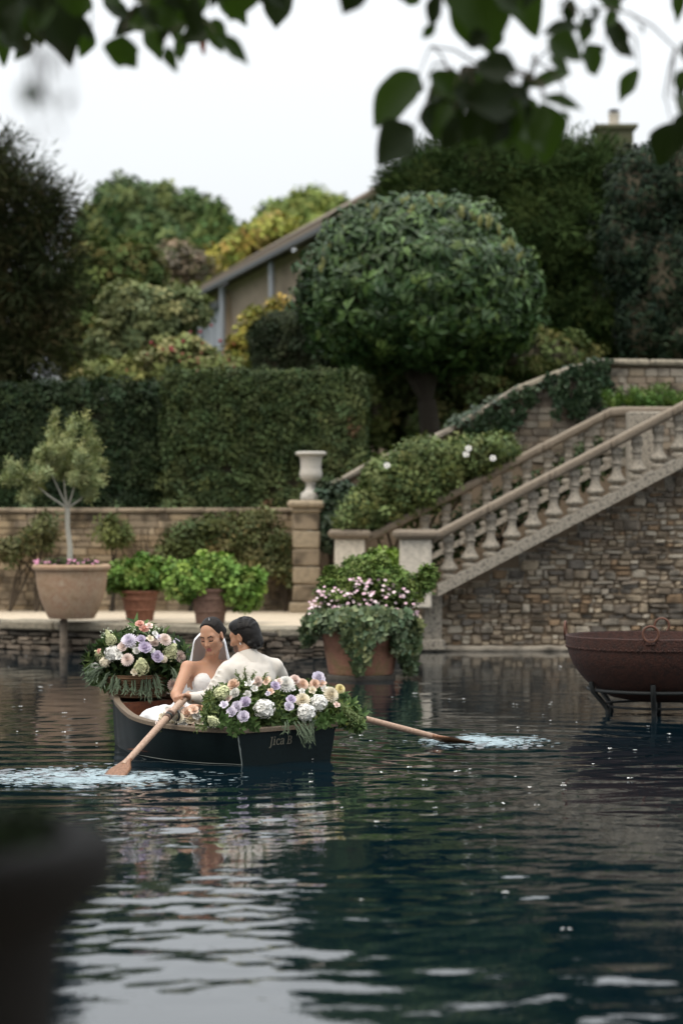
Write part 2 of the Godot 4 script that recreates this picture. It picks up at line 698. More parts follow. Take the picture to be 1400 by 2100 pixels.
func make_materials() -> void:
	var fine := noise_tex(0.03, 0.62, 1.25, 5, 512, 3)
	var coarse := noise_tex(0.012, 0.45, 1.2, 4, 512, 11, FastNoiseLite.TYPE_SIMPLEX_SMOOTH, 0.95)
	var bump := noise_tex(0.05, 0.0, 1.0, 5, 512, 5)
	var blot := noise_tex(0.008, 0.12, 1.1, 3, 512, 21, FastNoiseLite.TYPE_SIMPLEX_SMOOTH, 0.92)
	mats["fine"] = fine
	mats["coarse"] = coarse
	mats["bumpy"] = bump
	var tones := [Color(0.38, 0.31, 0.225), Color(0.43, 0.35, 0.25), Color(0.31, 0.25, 0.185), Color(0.5, 0.44, 0.35), Color(0.28, 0.235, 0.185), Color(0.34, 0.235, 0.145), Color(0.38, 0.335, 0.27), Color(0.21, 0.185, 0.155)]
	for i in tones.size():
		mat("rubble%d" % i, tones[i], 0.92, {"tex": fine, "tri": 3.0, "bump": bump, "depth": 1.2, "detail": blot, "tri2": 0.55})
	var dark := [Color(0.16, 0.135, 0.105), Color(0.21, 0.17, 0.13), Color(0.115, 0.1, 0.082), Color(0.28, 0.225, 0.17)]
	for i in dark.size():
		mat("wet%d" % i, dark[i], 0.8, {"tex": fine, "tri": 3.0, "bump": bump, "depth": 1.2, "detail": blot, "tri2": 0.8})
	var pale := [Color(0.42, 0.32, 0.2), Color(0.36, 0.27, 0.17), Color(0.47, 0.37, 0.25), Color(0.33, 0.26, 0.18)]
	for i in pale.size():
		mat("garden%d" % i, pale[i], 0.93, {"tex": fine, "tri": 3.0, "bump": bump, "depth": 1.0, "detail": blot, "tri2": 0.5})
	mat("mortar", Color(0.27, 0.205, 0.14), 0.95, {"tex": fine, "tri": 4.0, "bump": bump, "depth": 1.0})
	mat("dark_mortar", Color(0.06, 0.052, 0.043), 0.95, {"tex": fine, "tri": 4.0})
	mat("baluster_stone", Color(0.34, 0.305, 0.25), 0.9, {"tex": noise_tex(0.014, 0.2, 1.15, 4, 512, 13, FastNoiseLite.TYPE_SIMPLEX_SMOOTH, 0.95), "tri": 2.6, "bump": bump, "depth": 0.8, "detail": fine, "tri2": 4.0})
	mat("rail_stone", Color(0.25, 0.205, 0.155), 0.95, {"tex": noise_tex(0.06, 0.35, 1.35, 4, 512, 9), "tri": 2.0, "bump": bump, "depth": 1.5})
	mat("limestone", Color(0.55, 0.5, 0.42), 0.9, {"tex": noise_tex(0.015, 0.7, 1.1, 5, 512, 14), "tri": 1.4, "bump": bump, "depth": 0.5})
	mat("urn_stone", Color(0.5, 0.47, 0.42), 0.9, {"tex": noise_tex(0.03, 0.5, 1.2, 5, 512, 17, FastNoiseLite.TYPE_SIMPLEX_SMOOTH, 1.0), "tri": 3.0, "bump": bump, "depth": 0.8})
	mat("pier_stone", Color(0.36, 0.29, 0.2), 0.92, {"tex": noise_tex(0.015, 0.7, 1.15, 5, 512, 19), "tri": 1.2, "bump": bump, "depth": 1.0, "detail": fine, "tri2": 4.0})
	mat("gravel", Color(0.56, 0.47, 0.35), 0.95, {"tex": noise_tex(0.15, 0.6, 1.25, 3, 512, 31), "tri": 1.6, "bump": bump, "depth": 1.2})
	mat("coping", Color(0.3, 0.265, 0.2), 0.92, {"tex": coarse, "tri": 2.0, "bump": bump, "depth": 1.0, "detail": fine, "tri2": 4.0})
	mat("soil", Color(0.04, 0.03, 0.02), 0.95, {"tex": fine, "tri": 4.0})
	mat("lawn", Color(0.05, 0.08, 0.025), 0.95, {"tex": fine, "tri": 1.0})
	mat("terracotta", Color(0.27, 0.12, 0.075), 0.85, {"tex": coarse, "tri": 2.2, "world": true, "bump": bump, "depth": 0.5, "detail": fine, "tri2": 3.0})
	mat("old_terracotta", Color(1, 1, 1), 0.88, {"tex": ramp_tex(0.006, [Color(0.13, 0.085, 0.04), Color(0.23, 0.11, 0.075), Color(0.3, 0.15, 0.1), Color(0.2, 0.15, 0.07)], 4, 512, 5), "tri": 1.3, "bump": bump, "depth": 0.5, "detail": fine, "tri2": 3.0})
	mat("buff_clay", Color(1, 1, 1), 0.85, {"tex": ramp_tex(0.006, [Color(0.3, 0.2, 0.12), Color(0.42, 0.3, 0.2), Color(0.36, 0.22, 0.14), Color(0.46, 0.36, 0.26)], 4, 512, 8), "tri": 1.2, "bump": bump, "depth": 0.4, "detail": fine, "tri2": 3.0})
	mat("grey_clay", Color(0.2, 0.12, 0.09), 0.88, {"tex": coarse, "tri": 2.0, "bump": bump, "depth": 0.6, "detail": fine, "tri2": 3.0})
	mat("rust", Color(1, 1, 1), 0.78, {"tex": ramp_tex(0.02, [Color(0.02, 0.01, 0.008), Color(0.034, 0.014, 0.01), Color(0.055, 0.019, 0.012), Color(0.028, 0.013, 0.01)], 5, 512, 12), "tri": 1.6, "bump": bump, "depth": 0.5, "spec": 0.45})
	mat("rust_light", Color(0.11, 0.048, 0.03), 0.7, {"tex": fine, "tri": 5.0})
	mat("iron", Color(0.035, 0.038, 0.038), 0.6, {"metal": 0.3, "tex": fine, "tri": 5.0})
	mat("bark", Color(0.05, 0.04, 0.03), 0.95, {"tex": fine, "tri": 3.0, "bump": bump, "depth": 2.0})
	mat("olive_bark", Color(0.42, 0.4, 0.34), 0.92, {"tex": noise_tex(0.05, 0.5, 1.2, 4, 256, 44), "tri": 5.0})
	mat("twig", Color(0.06, 0.045, 0.03), 0.9)
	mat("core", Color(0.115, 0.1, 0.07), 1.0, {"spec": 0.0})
	mat("leaf", Color(1, 1, 1), 0.6, {"vcol": true, "back": Color(0.35, 0.42, 0.2), "spec": 0.25})
	mat("gloss_leaf", Color(1, 1, 1), 0.42, {"vcol": true, "back": Color(0.14, 0.22, 0.06), "spec": 0.34})
	mat("dark_leaf", Color(1, 1, 1), 0.5, {"vcol": true, "back": Color(0.1, 0.14, 0.06), "spec": 0.16})
	mat("soft_leaf", Color(1, 1, 1), 0.75, {"vcol": true, "back": Color(0.4, 0.45, 0.25), "spec": 0.1})
	mat("slate", Color(0.2, 0.16, 0.125), 0.95, {"tex": noise_tex(0.08, 0.55, 1.3, 4, 512, 61), "tri": 0.35})
	mat("barn_wall", Color(0.3, 0.235, 0.18), 0.95, {"tex": noise_tex(0.02, 0.6, 1.3, 4, 512, 63), "tri": 0.3})
	mat("barn_quoin", Color(0.38, 0.3, 0.22), 0.95)
	mat("grey_paint", Color(0.27, 0.29, 0.33), 0.7, {"tex": noise_tex(0.02, 0.8, 1.1, 3, 256, 64), "tri": 0.4})
	mat("lead", Color(0.24, 0.26, 0.29), 0.6)
	mat("gutter", Color(0.05, 0.055, 0.06), 0.6)
	mat("water", Color(0.001, 0.007, 0.0112), 0.02, {"spec": 0.55, "bump": noise_tex(0.035, 0.0, 1.0, 3, 512, 91), "tri": 0.75, "depth": 0.03})
	mat("white_petal", Color(0.8, 0.79, 0.76), 0.7, {"back": Color(0.3, 0.3, 0.28)})

# ---------------------------------------------------------------- water
func build_water() -> void:
	var wr := RandomNumberGenerator.new()
	wr.seed = 5
	var ws := []
	for i in 28:
		var lam := 0.085 * pow(5.6, i / 27.0)
		var th := wr.randf_range(-0.85, 0.85)
		var k := TAU / lam
		var slope := 0.0072 if lam > 0.2 else 0.0068
		ws.append([k * sin(th), k * cos(th), wr.randf() * TAU, slope / k])
	var low := FastNoiseLite.new()
	low.seed = 9
	low.frequency = 0.55
	low.fractal_octaves = 2
	var chop := FastNoiseLite.new()
	chop.seed = 3
	chop.frequency = 7.5
	chop.fractal_octaves = 3
	var zs := PackedFloat32Array()
	var d := 2.4
	while d < 23.2:
		zs.append(d)
		d += 0.035 if d < 4.4 else (0.02 if d < 14.2 else 0.04)
	var xs := PackedFloat32Array()
	var x := -4.6
	while x < 5.0:
		xs.append(x)
		x += 0.02 if (x > -2.0 and x < 1.7) else 0.045
	var left_hit := on_water(205, 1592)
	var right_hit := on_water(950, 1526)
	var b := Builder.new()
	b.col = Color.WHITE
	var nx := xs.size()
	var hs := PackedFloat32Array()
	hs.resize(nx * zs.size())
	for j in zs.size():
		for i in nx:
			var px := xs[i]
			var pz := -zs[j]
			var h := 0.0
			for w in ws:
				h += w[3] * sin(w[0] * px + w[1] * pz + w[2])
			var calm := clampf((23.0 - zs[j]) / 9.0, 0.35, 1.0) * clampf(zs[j] / 8.5, 0.6, 1.0)
			h *= (0.66 + 1.1 * low.get_noise_2d(px * 0.6, pz)) * calm
			for k in 2:
				var c := left_hit if k == 0 else right_hit
				var dx := (px - c.x + (0.18 if k == 0 else -0.12)) * (0.6 if k == 0 else 0.75)
				var dz := pz - c.z
				var r := sqrt(dx * dx + dz * dz)
				if r < 2.6:
					h += 0.0055 * sin(TAU * r / 0.29) * exp(-r * 1.25) * smoothstep(0.12, 0.35, r)
				if r < 0.42:
					var q := 1.0 - r / 0.42
					h += (0.03 if k == 0 else 0.022) * q * chop.get_noise_2d(px, pz * 1.4)
			hs[j * nx + i] = h
			b.add(Vector3(px, h, pz))
	for j in zs.size() - 1:
		for i in nx - 1:
			var a := j * nx + i
			b.quad(a, a + 1, a + nx + 1, a + nx)
	# the calm rest of the pond, outside the rippled middle
	for q in [[-40.0, -4.6], [xs[nx - 1], 40.0]]:
		var s := b.v.size()
		for j in zs.size():
			var h0 := hs[j * nx] if q[1] < 0 else hs[j * nx + nx - 1]
			b.add(Vector3(q[0], h0 if q[1] > 0 else 0.0, -zs[j]))
			b.add(Vector3(q[1], 0.0 if q[1] > 0 else h0, -zs[j]))
		for j in zs.size() - 1:
			b.quad(s + j * 2, s + j * 2 + 1, s + j * 2 + 3, s + j * 2 + 2)
	structure("water", b.done(), mats.water, "dark teal rippled pond water mirroring sky and trees")

# ---------------------------------------------------------------- stone work
var stone_shapes := []

func stones(parent: Node, inside: Callable, x0: float, x1: float, y0: float, y1: float, ch: Vector2, sw: Vector2, z: float, kinds: Array, most := 300, proud := 0.02, turn := Basis(), gap := 0.008, wild := 1.0) -> void:
	if stone_shapes.is_empty():
		for i in 8:
			stone_shapes.append(bevel_box(Vector3.ONE, 0.15, 0.085))
		for i in 4:
			stone_shapes.append(bevel_box(Vector3.ONE, 0.05, 0.015))
	var all := []
	var y := y0
	while y < y1:
		var h := rr(ch.x, ch.y)
		var x := x0 - rr(0.0, sw.x)
		while x < x1:
			var w := rr(sw.x, sw.y)
			if rng.randf() < 0.12 * wild: w *= 0.6
			var c := Vector2(x + w * 0.5, y + h * 0.5)
			if inside.call(c.x, c.y, w, h):
				if wild > 0.5 and h > 0.058 and rng.randf() < 0.55:
					# two thin stones in place of one tall one, cut at different lengths
					var q := rr(0.35, 0.65)
					for k in 2:
						var hk := h * (q if k == 0 else 1.0 - q)
						var yk := y + (hk * 0.5 if k == 0 else h - hk * 0.5)
						if rng.randf() < 0.35 and w > 0.1:
							var e := rr(0.35, 0.65)
							all.append([Vector2(x + w * e * 0.5, yk), Vector2(w * e - gap, hk - gap * 0.7)])
							all.append([Vector2(x + w * (1.0 + e) * 0.5, yk), Vector2(w * (1.0 - e) - gap, hk - gap * 0.7)])
						else:
							all.append([Vector2(c.x, yk), Vector2(w - gap, hk - gap * 0.7)])
				else:
					all.append([c, Vector2(w - gap, h - gap * 0.8)])
			x += w
		y += h
	all.sort_custom(func(a, b): return a[1].x * a[1].y > b[1].x * b[1].y)
	var xs := []
	var cs := []
	for i in all.size():
		var s: Vector2 = all[i][1]
		var c: Vector2 = all[i][0]
		var hh := s.y * (rr(0.72, 1.12) if wild > 0.5 else 1.0)
		var bs := Basis.from_euler(Vector3(rr(-0.06, 0.06), rr(-0.1, 0.1), rr(-0.075, 0.075)) * wild) * Basis.from_scale(Vector3(s.x, hh, 0.12))
		var pos := turn * Vector3(c.x, c.y + (rr(-0.1, 0.1) * s.y if wild > 0.5 else 0.0), z - 0.06 + rr(0.0, proud))
		var m: Material = mats[kinds[rng.randi() % kinds.size()]]
		var shape: Mesh = stone_shapes[rng.randi() % 8 if wild > 0.5 else 8 + rng.randi() % 4]
		if i < most:
			part("stone", shape, m, parent, Transform3D(turn * bs, pos))
		else:
			xs.append(Transform3D(turn * bs, pos))
			cs.append((m as StandardMaterial3D).albedo_color.srgb_to_linear())
	if xs.size():
		if not mats.has("small_stone"):
			mat("small_stone", Color(1, 1, 1), 0.92, {"vcol": true, "tex": mats.fine, "tri": 3.0, "bump": mats.bumpy, "depth": 1.2})
		var o := scatter("small_stones", stone_shapes[0], mats.small_stone, xs, cs, parent)
		o.set_meta("kind", "stuff")

func build_ground() -> void:
	# pond bed, so that the water is not a bottomless sheet
	var bed := Builder.new()
	add_box(bed, Vector3(-40, -1.4, -30), Vector3(40, -1.2, 4))
	structure("pond_bed", bed.done(), mats.soil)
	# gravel terrace: its edge comes nearer to the right
	var edge := [Vector2(-12.0, 23.0), Vector2(-3.1, 22.05), Vector2(-1.5, 21.2), Vector2(-0.55, 20.55), Vector2(0.05, 20.9), Vector2(0.75, 21.9)]
	var g := Builder.new()
	for i in edge.size() - 1:
		var p: Vector2 = edge[i]
		var q: Vector2 = edge[i + 1]
		g.flat_quad(Vector3(p.x, 0.262, -p.y - 0.22), Vector3(q.x, 0.262, -q.y - 0.22), Vector3(q.x, 0.262, -25.2), Vector3(p.x, 0.262, -25.2))
	structure("terrace", g.done(), mats.gravel, "pale gravel terrace between pond and garden wall")
	var bank := thing("pond_retaining_wall", "low dark wet stone retaining wall along the pond under the gravel terrace", "wall")
	var n := 0
	for i in edge.size() - 1:
		var p: Vector2 = edge[i]
		var q: Vector2 = edge[i + 1]
		var dir := (q - p).normalized()
		var len := p.distance_to(q)
		# frame: x along the edge, y up, z towards the water
		var bx := Vector3(dir.x, 0, -dir.y)
		var bs := Basis(bx, Vector3.UP, bx.cross(Vector3.UP))
		var o := Vector3(p.x, 0, -p.y)
		var back := Builder.new()
		add_box(back, Vector3(0, -1.2, -0.35), Vector3(len, 0.2, -0.05), Transform3D(bs, o))
		part("backing", back.done(), mats.dark_mortar, bank)
		var holder := Node3D.new()
		holder.name = "face"
		holder.transform = Transform3D(bs, o)
		bank.add_child(holder, true)
		if p.x < -10: continue
		stones(holder, func(x, _y, w, _h): return x + w * 0.5 < len + 0.04, 0.0, len, -0.12, 0.185, Vector2(0.045, 0.075), Vector2(0.1, 0.24), 0.0, ["wet0", "wet1", "wet2", "wet1", "wet3"], 60, 0.03)
		var x := 0.0
		while x < len - 0.05:
			var w := minf(rr(0.35, 0.7), len - x)
			part("coping_stone", bevel_box(Vector3(w - 0.008, 0.075, 0.4), 0.014, 0.004), mats.coping, holder, Transform3D(Basis(), Vector3(x + w * 0.5, 0.2265 + rr(-0.004, 0.0), -0.155)))
			x += w
			n += 1
	# garden behind the walls, rising gently
	var l := Builder.new()
	for k in [[24.75, 1.18, 27.0, 1.22], [27.0, 1.22, 34.0, 1.7], [34.0, 1.7, 130.0, 4.2]]:
		l.flat_quad(Vector3(-90, k[1], -k[0]), Vector3(90, k[1], -k[0]), Vector3(90, k[3], -k[2]), Vector3(-90, k[3], -k[2]))
	structure("lawn", l.done(), mats.lawn)
	# bank on the photographer's side
	var nb := Builder.new()
	add_box(nb, Vector3(-12, -1.2, -2.45), Vector3(12, 0.3, 8.0))
	structure("path", nb.done(), mats.gravel, "gravel path on the photographer's bank")

func build_terrace_wall() -> void:
	var w := thing("garden_wall", "honey coloured coursed stone garden wall under the clipped hedge", "wall")
	var b := Builder.new()
	add_box(b, Vector3(-9.0, 0.2, -24.72), Vector3(-0.34, 1.25, -24.258))
	part("backing", b.done(), mats.mortar, w)
	stones(w, func(x, y, _w, _h): return x < -0.4 and y < 1.22, -3.9, -0.42, 0.25, 1.22, Vector2(0.055, 0.085), Vector2(0.12, 0.3), -24.24, ["garden0", "garden1", "garden2", "garden3"], 300, 0.012, Basis(), 0.009, 0.25)
	var x := -3.9
	while x < -0.45:
		var s := minf(rr(0.3, 0.55), -0.40 - x)
		part("coping_stone", bevel_box(Vector3(s - 0.008, 0.05, 0.5), 0.012, 0.004), mats.garden3, w, Transform3D(Basis(), Vector3(x + s * 0.5, 1.265, -24.46)))
		x += s
	# pier with its moulded cap
	var pier := thing("stone_pier", "weathered square stone pier carrying the white urn", "pier", at(628, 1256, 23.9) * Vector3(1, 0, 1) + Vector3(0, 0.26, 0))
	for i in 5:
		part("block", bevel_box(Vector3(0.27 + rr(-0.006, 0.006), 0.17, 0.27), 0.016, 0.006), mats.pier_stone if i % 2 else mats.garden3, pier, Transform3D(Basis(Vector3.UP, rr(-0.015, 0.015)), Vector3(rr(-0.003, 0.003), 0.19 + i * 0.176, 0)))
	part("base", bevel_box(Vector3(0.33, 0.1, 0.33), 0.015), mats.pier_stone, pier, Transform3D(Basis(), Vector3(0, 0.05, 0)))
	part("neck", bevel_box(Vector3(0.30, 0.05, 0.30), 0.02), mats.pier_stone, pier, Transform3D(Basis(), Vector3(0, 1.005, 0)))
	part("cap", bevel_box(Vector3(0.37, 0.075, 0.37), 0.025, 0.004), mats.pier_stone, pier, Transform3D(Basis(), Vector3(0, 1.068, 0)))
	var urn := thing("garden_urn", "white weathered stone urn on the square pier", "urn", pier.position + Vector3(0.045, 1.105, 0))
	var s := 0.485 / 0.5
	part("plinth", bevel_box(Vector3(0.21, 0.05, 0.21) * s, 0.008), mats.urn_stone, urn, Transform3D(Basis(), Vector3(0, 0.025 * s, 0)))
	var foot := [Vector2(0.105, 0.05), Vector2(0.1, 0.075), Vector2(0.07, 0.09), Vector2(0.055, 0.12), Vector2(0.045, 0.15), Vector2(0.06, 0.165), Vector2(0.045, 0.178)]
	for i in foot.size(): foot[i] *= s
	part("stem", lathe(foot, 28), mats.urn_stone, urn)
	var bowl := [Vector2(0.045, 0.178), Vector2(0.085, 0.2), Vector2(0.112, 0.235), Vector2(0.118, 0.27), Vector2(0.11, 0.3), Vector2(0.106, 0.33), Vector2(0.108, 0.4), Vector2(0.118, 0.445), Vector2(0.15, 0.46), Vector2(0.16, 0.475), Vector2(0.155, 0.49), Vector2(0.135, 0.498), Vector2(0.12, 0.49), Vector2(0.1, 0.42), Vector2(0.001, 0.4)]
	for i in bowl.size(): bowl[i] *= s
	part("bowl", lathe(bowl, 32), mats.urn_stone, urn)

const RAIL_D := 21.6
const FAR_D := 23.2
func rail_y(px: float) -> float:   # pixel height of the top of the front handrail
	return 1090.0 - (px - 890.0) * 0.527

func build_stair_wall() -> void:
	var w := thing("stair_wall", "rough rubble stone wall carrying the staircase above the pond", "wall")
	var d := 21.72
	var k := d / F
	var poly := []
	for p in [[868, 1420], [1560, 1420], [1560, 870], [1540, 880], [905, 1215], [868, 1215]]:
		poly.append(Vector2((p[0] - 700) * k, EYE_Y - (p[1] - 1050) * k))
	part("backing", prism(poly, d + 0.062, d + 0.5), mats.mortar, w)
	var x0 := (903 - 700) * k
	var inside := func(x, y, sw_, sh):
		var px: float = 700.0 + (x - sw_ * 0.5) / k
		var top: float = EYE_Y - (rail_y(px) + 134.0 - 1050.0) * k
		return x - sw_ * 0.5 > x0 - 0.02 and y + sh * 0.5 < top
	stones(w, inside, x0, 3.25, -0.1, 1.75, Vector2(0.045, 0.1), Vector2(0.06, 0.18), -d - 0.05, ["rubble0", "rubble1", "rubble2", "rubble3", "rubble4", "rubble5", "rubble6", "rubble7", "rubble0"], 300, 0.045)
	# worn ledge at the waterline and the smooth pier under the newel post
	var lb := Builder.new()
	var pts := []
	for i in 30:
		pts.append(Vector3(x0 - 0.2 + i * 0.09, 0.02 + rr(-0.008, 0.008), -d + rr(-0.02, 0.03)))
	add_tube(lb, pts, 0.032, 7)
	part("waterline_ledge", lb.done(), mats.rubble6, w)
	var c := at(885, 1275, d)
	part("corner_pier", bevel_box(Vector3(0.17, 0.62, 0.3), 0.015, 0.004), mats.baluster_stone, w, Transform3D(Basis(), Vector3(c.x, 0.2, -d - 0.08)))
	part("corner_pier_foot", bevel_box(Vector3(0.24, 0.1, 0.36), 0.015, 0.004), mats.baluster_stone, w, Transform3D(Basis(), Vector3(c.x, 0.06, -d - 0.07)))

func baluster_mesh(h: float) -> ArrayMesh:
	# double-bellied garden baluster
	var p := [Vector2(0.05, 0.0), Vector2(0.056, 0.02), Vector2(0.062, 0.06), Vector2(0.066, 0.1), Vector2(0.055, 0.135), Vector2(0.034, 0.16), Vector2(0.033, 0.175), Vector2(0.045, 0.185), Vector2(0.062, 0.205), Vector2(0.075, 0.245), Vector2(0.076, 0.275), Vector2(0.066, 0.315), Vector2(0.05, 0.37), Vector2(0.038, 0.44), Vector2(0.034, 0.52), Vector2(0.036, 0.6), Vector2(0.048, 0.63), Vector2(0.05, 0.65), Vector2(0.038, 0.67), Vector2(0.036, 0.74), Vector2(0.044, 0.8), Vector2(0.056, 0.84)]
	var q := []
	for v in p: q.append(Vector2(v.x * 1.1, v.y * h))
	return lathe(q, 20)

func build_balustrade(called: String, label: String, d: float, xs: Array, top: Callable, drop: float, newel: Array, end_px: float, flat_from := 9999.0) -> void:
	var k := d / F
	var t := thing(called, label, "balustrade")
	var h := drop * k
	var body := baluster_mesh(h)
	var cap := bevel_box(Vector3(0.095, h * 0.16, 0.095), 0.006)
	for px in xs:
		var top_y: float = top.call(px)
		var p := at(px, top_y + 24.0 + drop, d)
		var o := part("baluster", body, mats.baluster_stone, t, Transform3D(Basis.from_euler(Vector3(rr(-0.02, 0.02), rr(0, 6), rr(-0.02, 0.02))), p))
		part("abacus", cap, mats.baluster_stone, o, Transform3D(Basis.from_euler(Vector3(0, -o.rotation.y, 0)), Vector3(0, h * 0.92, 0)))
	# newel post with its cap
	var nx0: float = newel[0]
	var nx1: float = newel[1]
	var c := at((nx0 + nx1) * 0.5, 1095, d)
	var wide := (nx1 - nx0) * k
	part("newel_post", bevel_box(Vector3(wide, 0.62, wide), 0.012, 0.003), mats.limestone, t, Transform3D(Basis(), Vector3(c.x, c.y - 0.35, c.z)))
	part("newel_cap", bevel_box(Vector3(wide + 0.13, 0.085, wide + 0.13), 0.03, 0.004), mats.rail_stone, t, Transform3D(Basis(), Vector3(c.x, c.y, c.z)))
	# handrail: a rounded bar following the slope
	var b := Builder.new()
	var rail := []
	var n := 26
	for i in n + 1:
		var px := lerpf(nx1 + 2.0, end_px, float(i) / n)
		var y: float = top.call(px)
		rail.append(at(px, y + 12.0, d))
	var prof := []
	for a in 12:
		var th := TAU * (a + 0.5) / 12.0
		prof.append(Vector2(signf(cos(th)) * pow(absf(cos(th)), 0.6) * 0.115, signf(sin(th)) * pow(absf(sin(th)), 0.6) * 0.05))
	for i in rail.size():
		var j := 1.0 + rr(-0.03, 0.03)
		for q in prof: b.add(rail[i] + Vector3(0, q.y * j, q.x))
	for i in rail.size() - 1:
		# a worn joint every few steps, where one rail stone meets the next
		if i % 5 == 4: continue
		for a in 12:
			var p0 := i * 12 + a
			var p1 := i * 12 + (a + 1) % 12
			b.quad(p0, p0 + 12, p1 + 12, p1)
	part("handrail", b.done(), mats.rail_stone, t)
	for i in rail.size() - 1:
		if i % 5 != 4: continue
		var rb := Builder.new()
		var e := rail[i + 1] as Vector3
		var s := rail[i] as Vector3
		var fs := [0.0, 0.44, 0.47, 0.53, 0.56, 1.0]
		var ks := [1.0, 1.0, 0.86, 0.86, 1.0, 1.0]
		for w in 6:
			for q in prof: rb.add(s.lerp(e, fs[w]) + Vector3(0, q.y * ks[w], q.x * ks[w]))
		for w in 5:
			for a in 12: rb.quad(w * 12 + a, w * 12 + a + 12, w * 12 + (a + 1) % 12 + 12, w * 12 + (a + 1) % 12)
		part("rail_joint", rb.done(), mats.rail_stone, t)
	# sloping base course
	var base := Builder.new()
	var z0 := -d + 0.16
	var z1 := -d - 0.17
	var pts := []
	for px in [nx1 + 12.0, minf(end_px, flat_from)]:
		var y: float = top.call(px)
		pts.append(at(px, y + 24.0 + drop - 4.0, d))
	if end_px > flat_from: pts.append(at(end_px, top.call(end_px) + 24.0 + drop - 4.0, d))
	for i in pts.size() - 1:
		var p: Vector3 = pts[i]
		var q: Vector3 = pts[i + 1]
		var dn := Vector3(0, -0.1 if d < 22.0 else -0.05, 0)
		var f := Vector3(0, 0, z0)
		var g := Vector3(0, 0, z1)
		var P := Vector3(p.x, p.y, 0)
		var Q := Vector3(q.x, q.y, 0)
		base.flat_quad(P + f, Q + f, Q + g, P + g)
		base.flat_quad(P + dn + f, Q + dn + f, Q + f, P + f)
		base.flat_quad(Q + dn + g, P + dn + g, P + g, Q + g)
		base.flat_quad(P + dn + g, P + dn + f, P + f, P + g)
		base.flat_quad(P + dn + g, Q + dn + g, Q + dn + f, P + dn + f)
		base.flat_quad(Q + dn + f, Q + dn + g, Q + g, Q + f)
	part("stringer", base.done(), mats.baluster_stone, t)

func build_stairs() -> void:
	var xs := []
	for i in 15: xs.append(920.0 + i * 42.9)
	build_balustrade("front_balustrade", "weathered stone stair balustrade above the rubble wall beside the pond", RAIL_D, xs, rail_y, 92.0, [819.0, 884.0], 1540.0)
	var fx := []
	for i in 10: fx.append(872.0 + i * 41.8)
	var far_y := func(px: float) -> float: return 1093.0 - (minf(px, 1253.0) - 752.0) * 0.519
	build_balustrade("back_balustrade", "stone stair balustrade overgrown by the climbing rose", FAR_D, fx + [1300.0], far_y, 92.0, [686.0, 748.0], 1400.0, 1253.0)
	var lp := thing("landing_post", "square stone post where the rose-covered balustrade meets the landing", "post", Vector3(at(1310, 900, FAR_D).x, 0, -FAR_D + 0.3))
	var py := at(1310, 848, FAR_D).y
	part("shaft", bevel_box(Vector3(0.3, 0.72, 0.3), 0.012), mats.baluster_stone, lp, Transform3D(Basis(), Vector3(0, py - 0.36, 0)))
	# stone steps between the balustrades
	var st := thing("staircase", "stone garden staircase climbing between the two balustrades", "staircase")
	for i in 13:
		var px := 890.0 + i * 60.0
		var p := at(px, rail_y(px) + 118.0, RAIL_D)
		var w := 62.0 * RAIL_D / F
		part("step", bevel_box(Vector3(w + 0.05, 0.16, FAR_D - RAIL_D - 0.36), 0.012, 0.004), mats.baluster_stone, st, Transform3D(Basis(), Vector3(p.x + w * 0.5, p.y - 0.16, -(RAIL_D + FAR_D) * 0.5)))

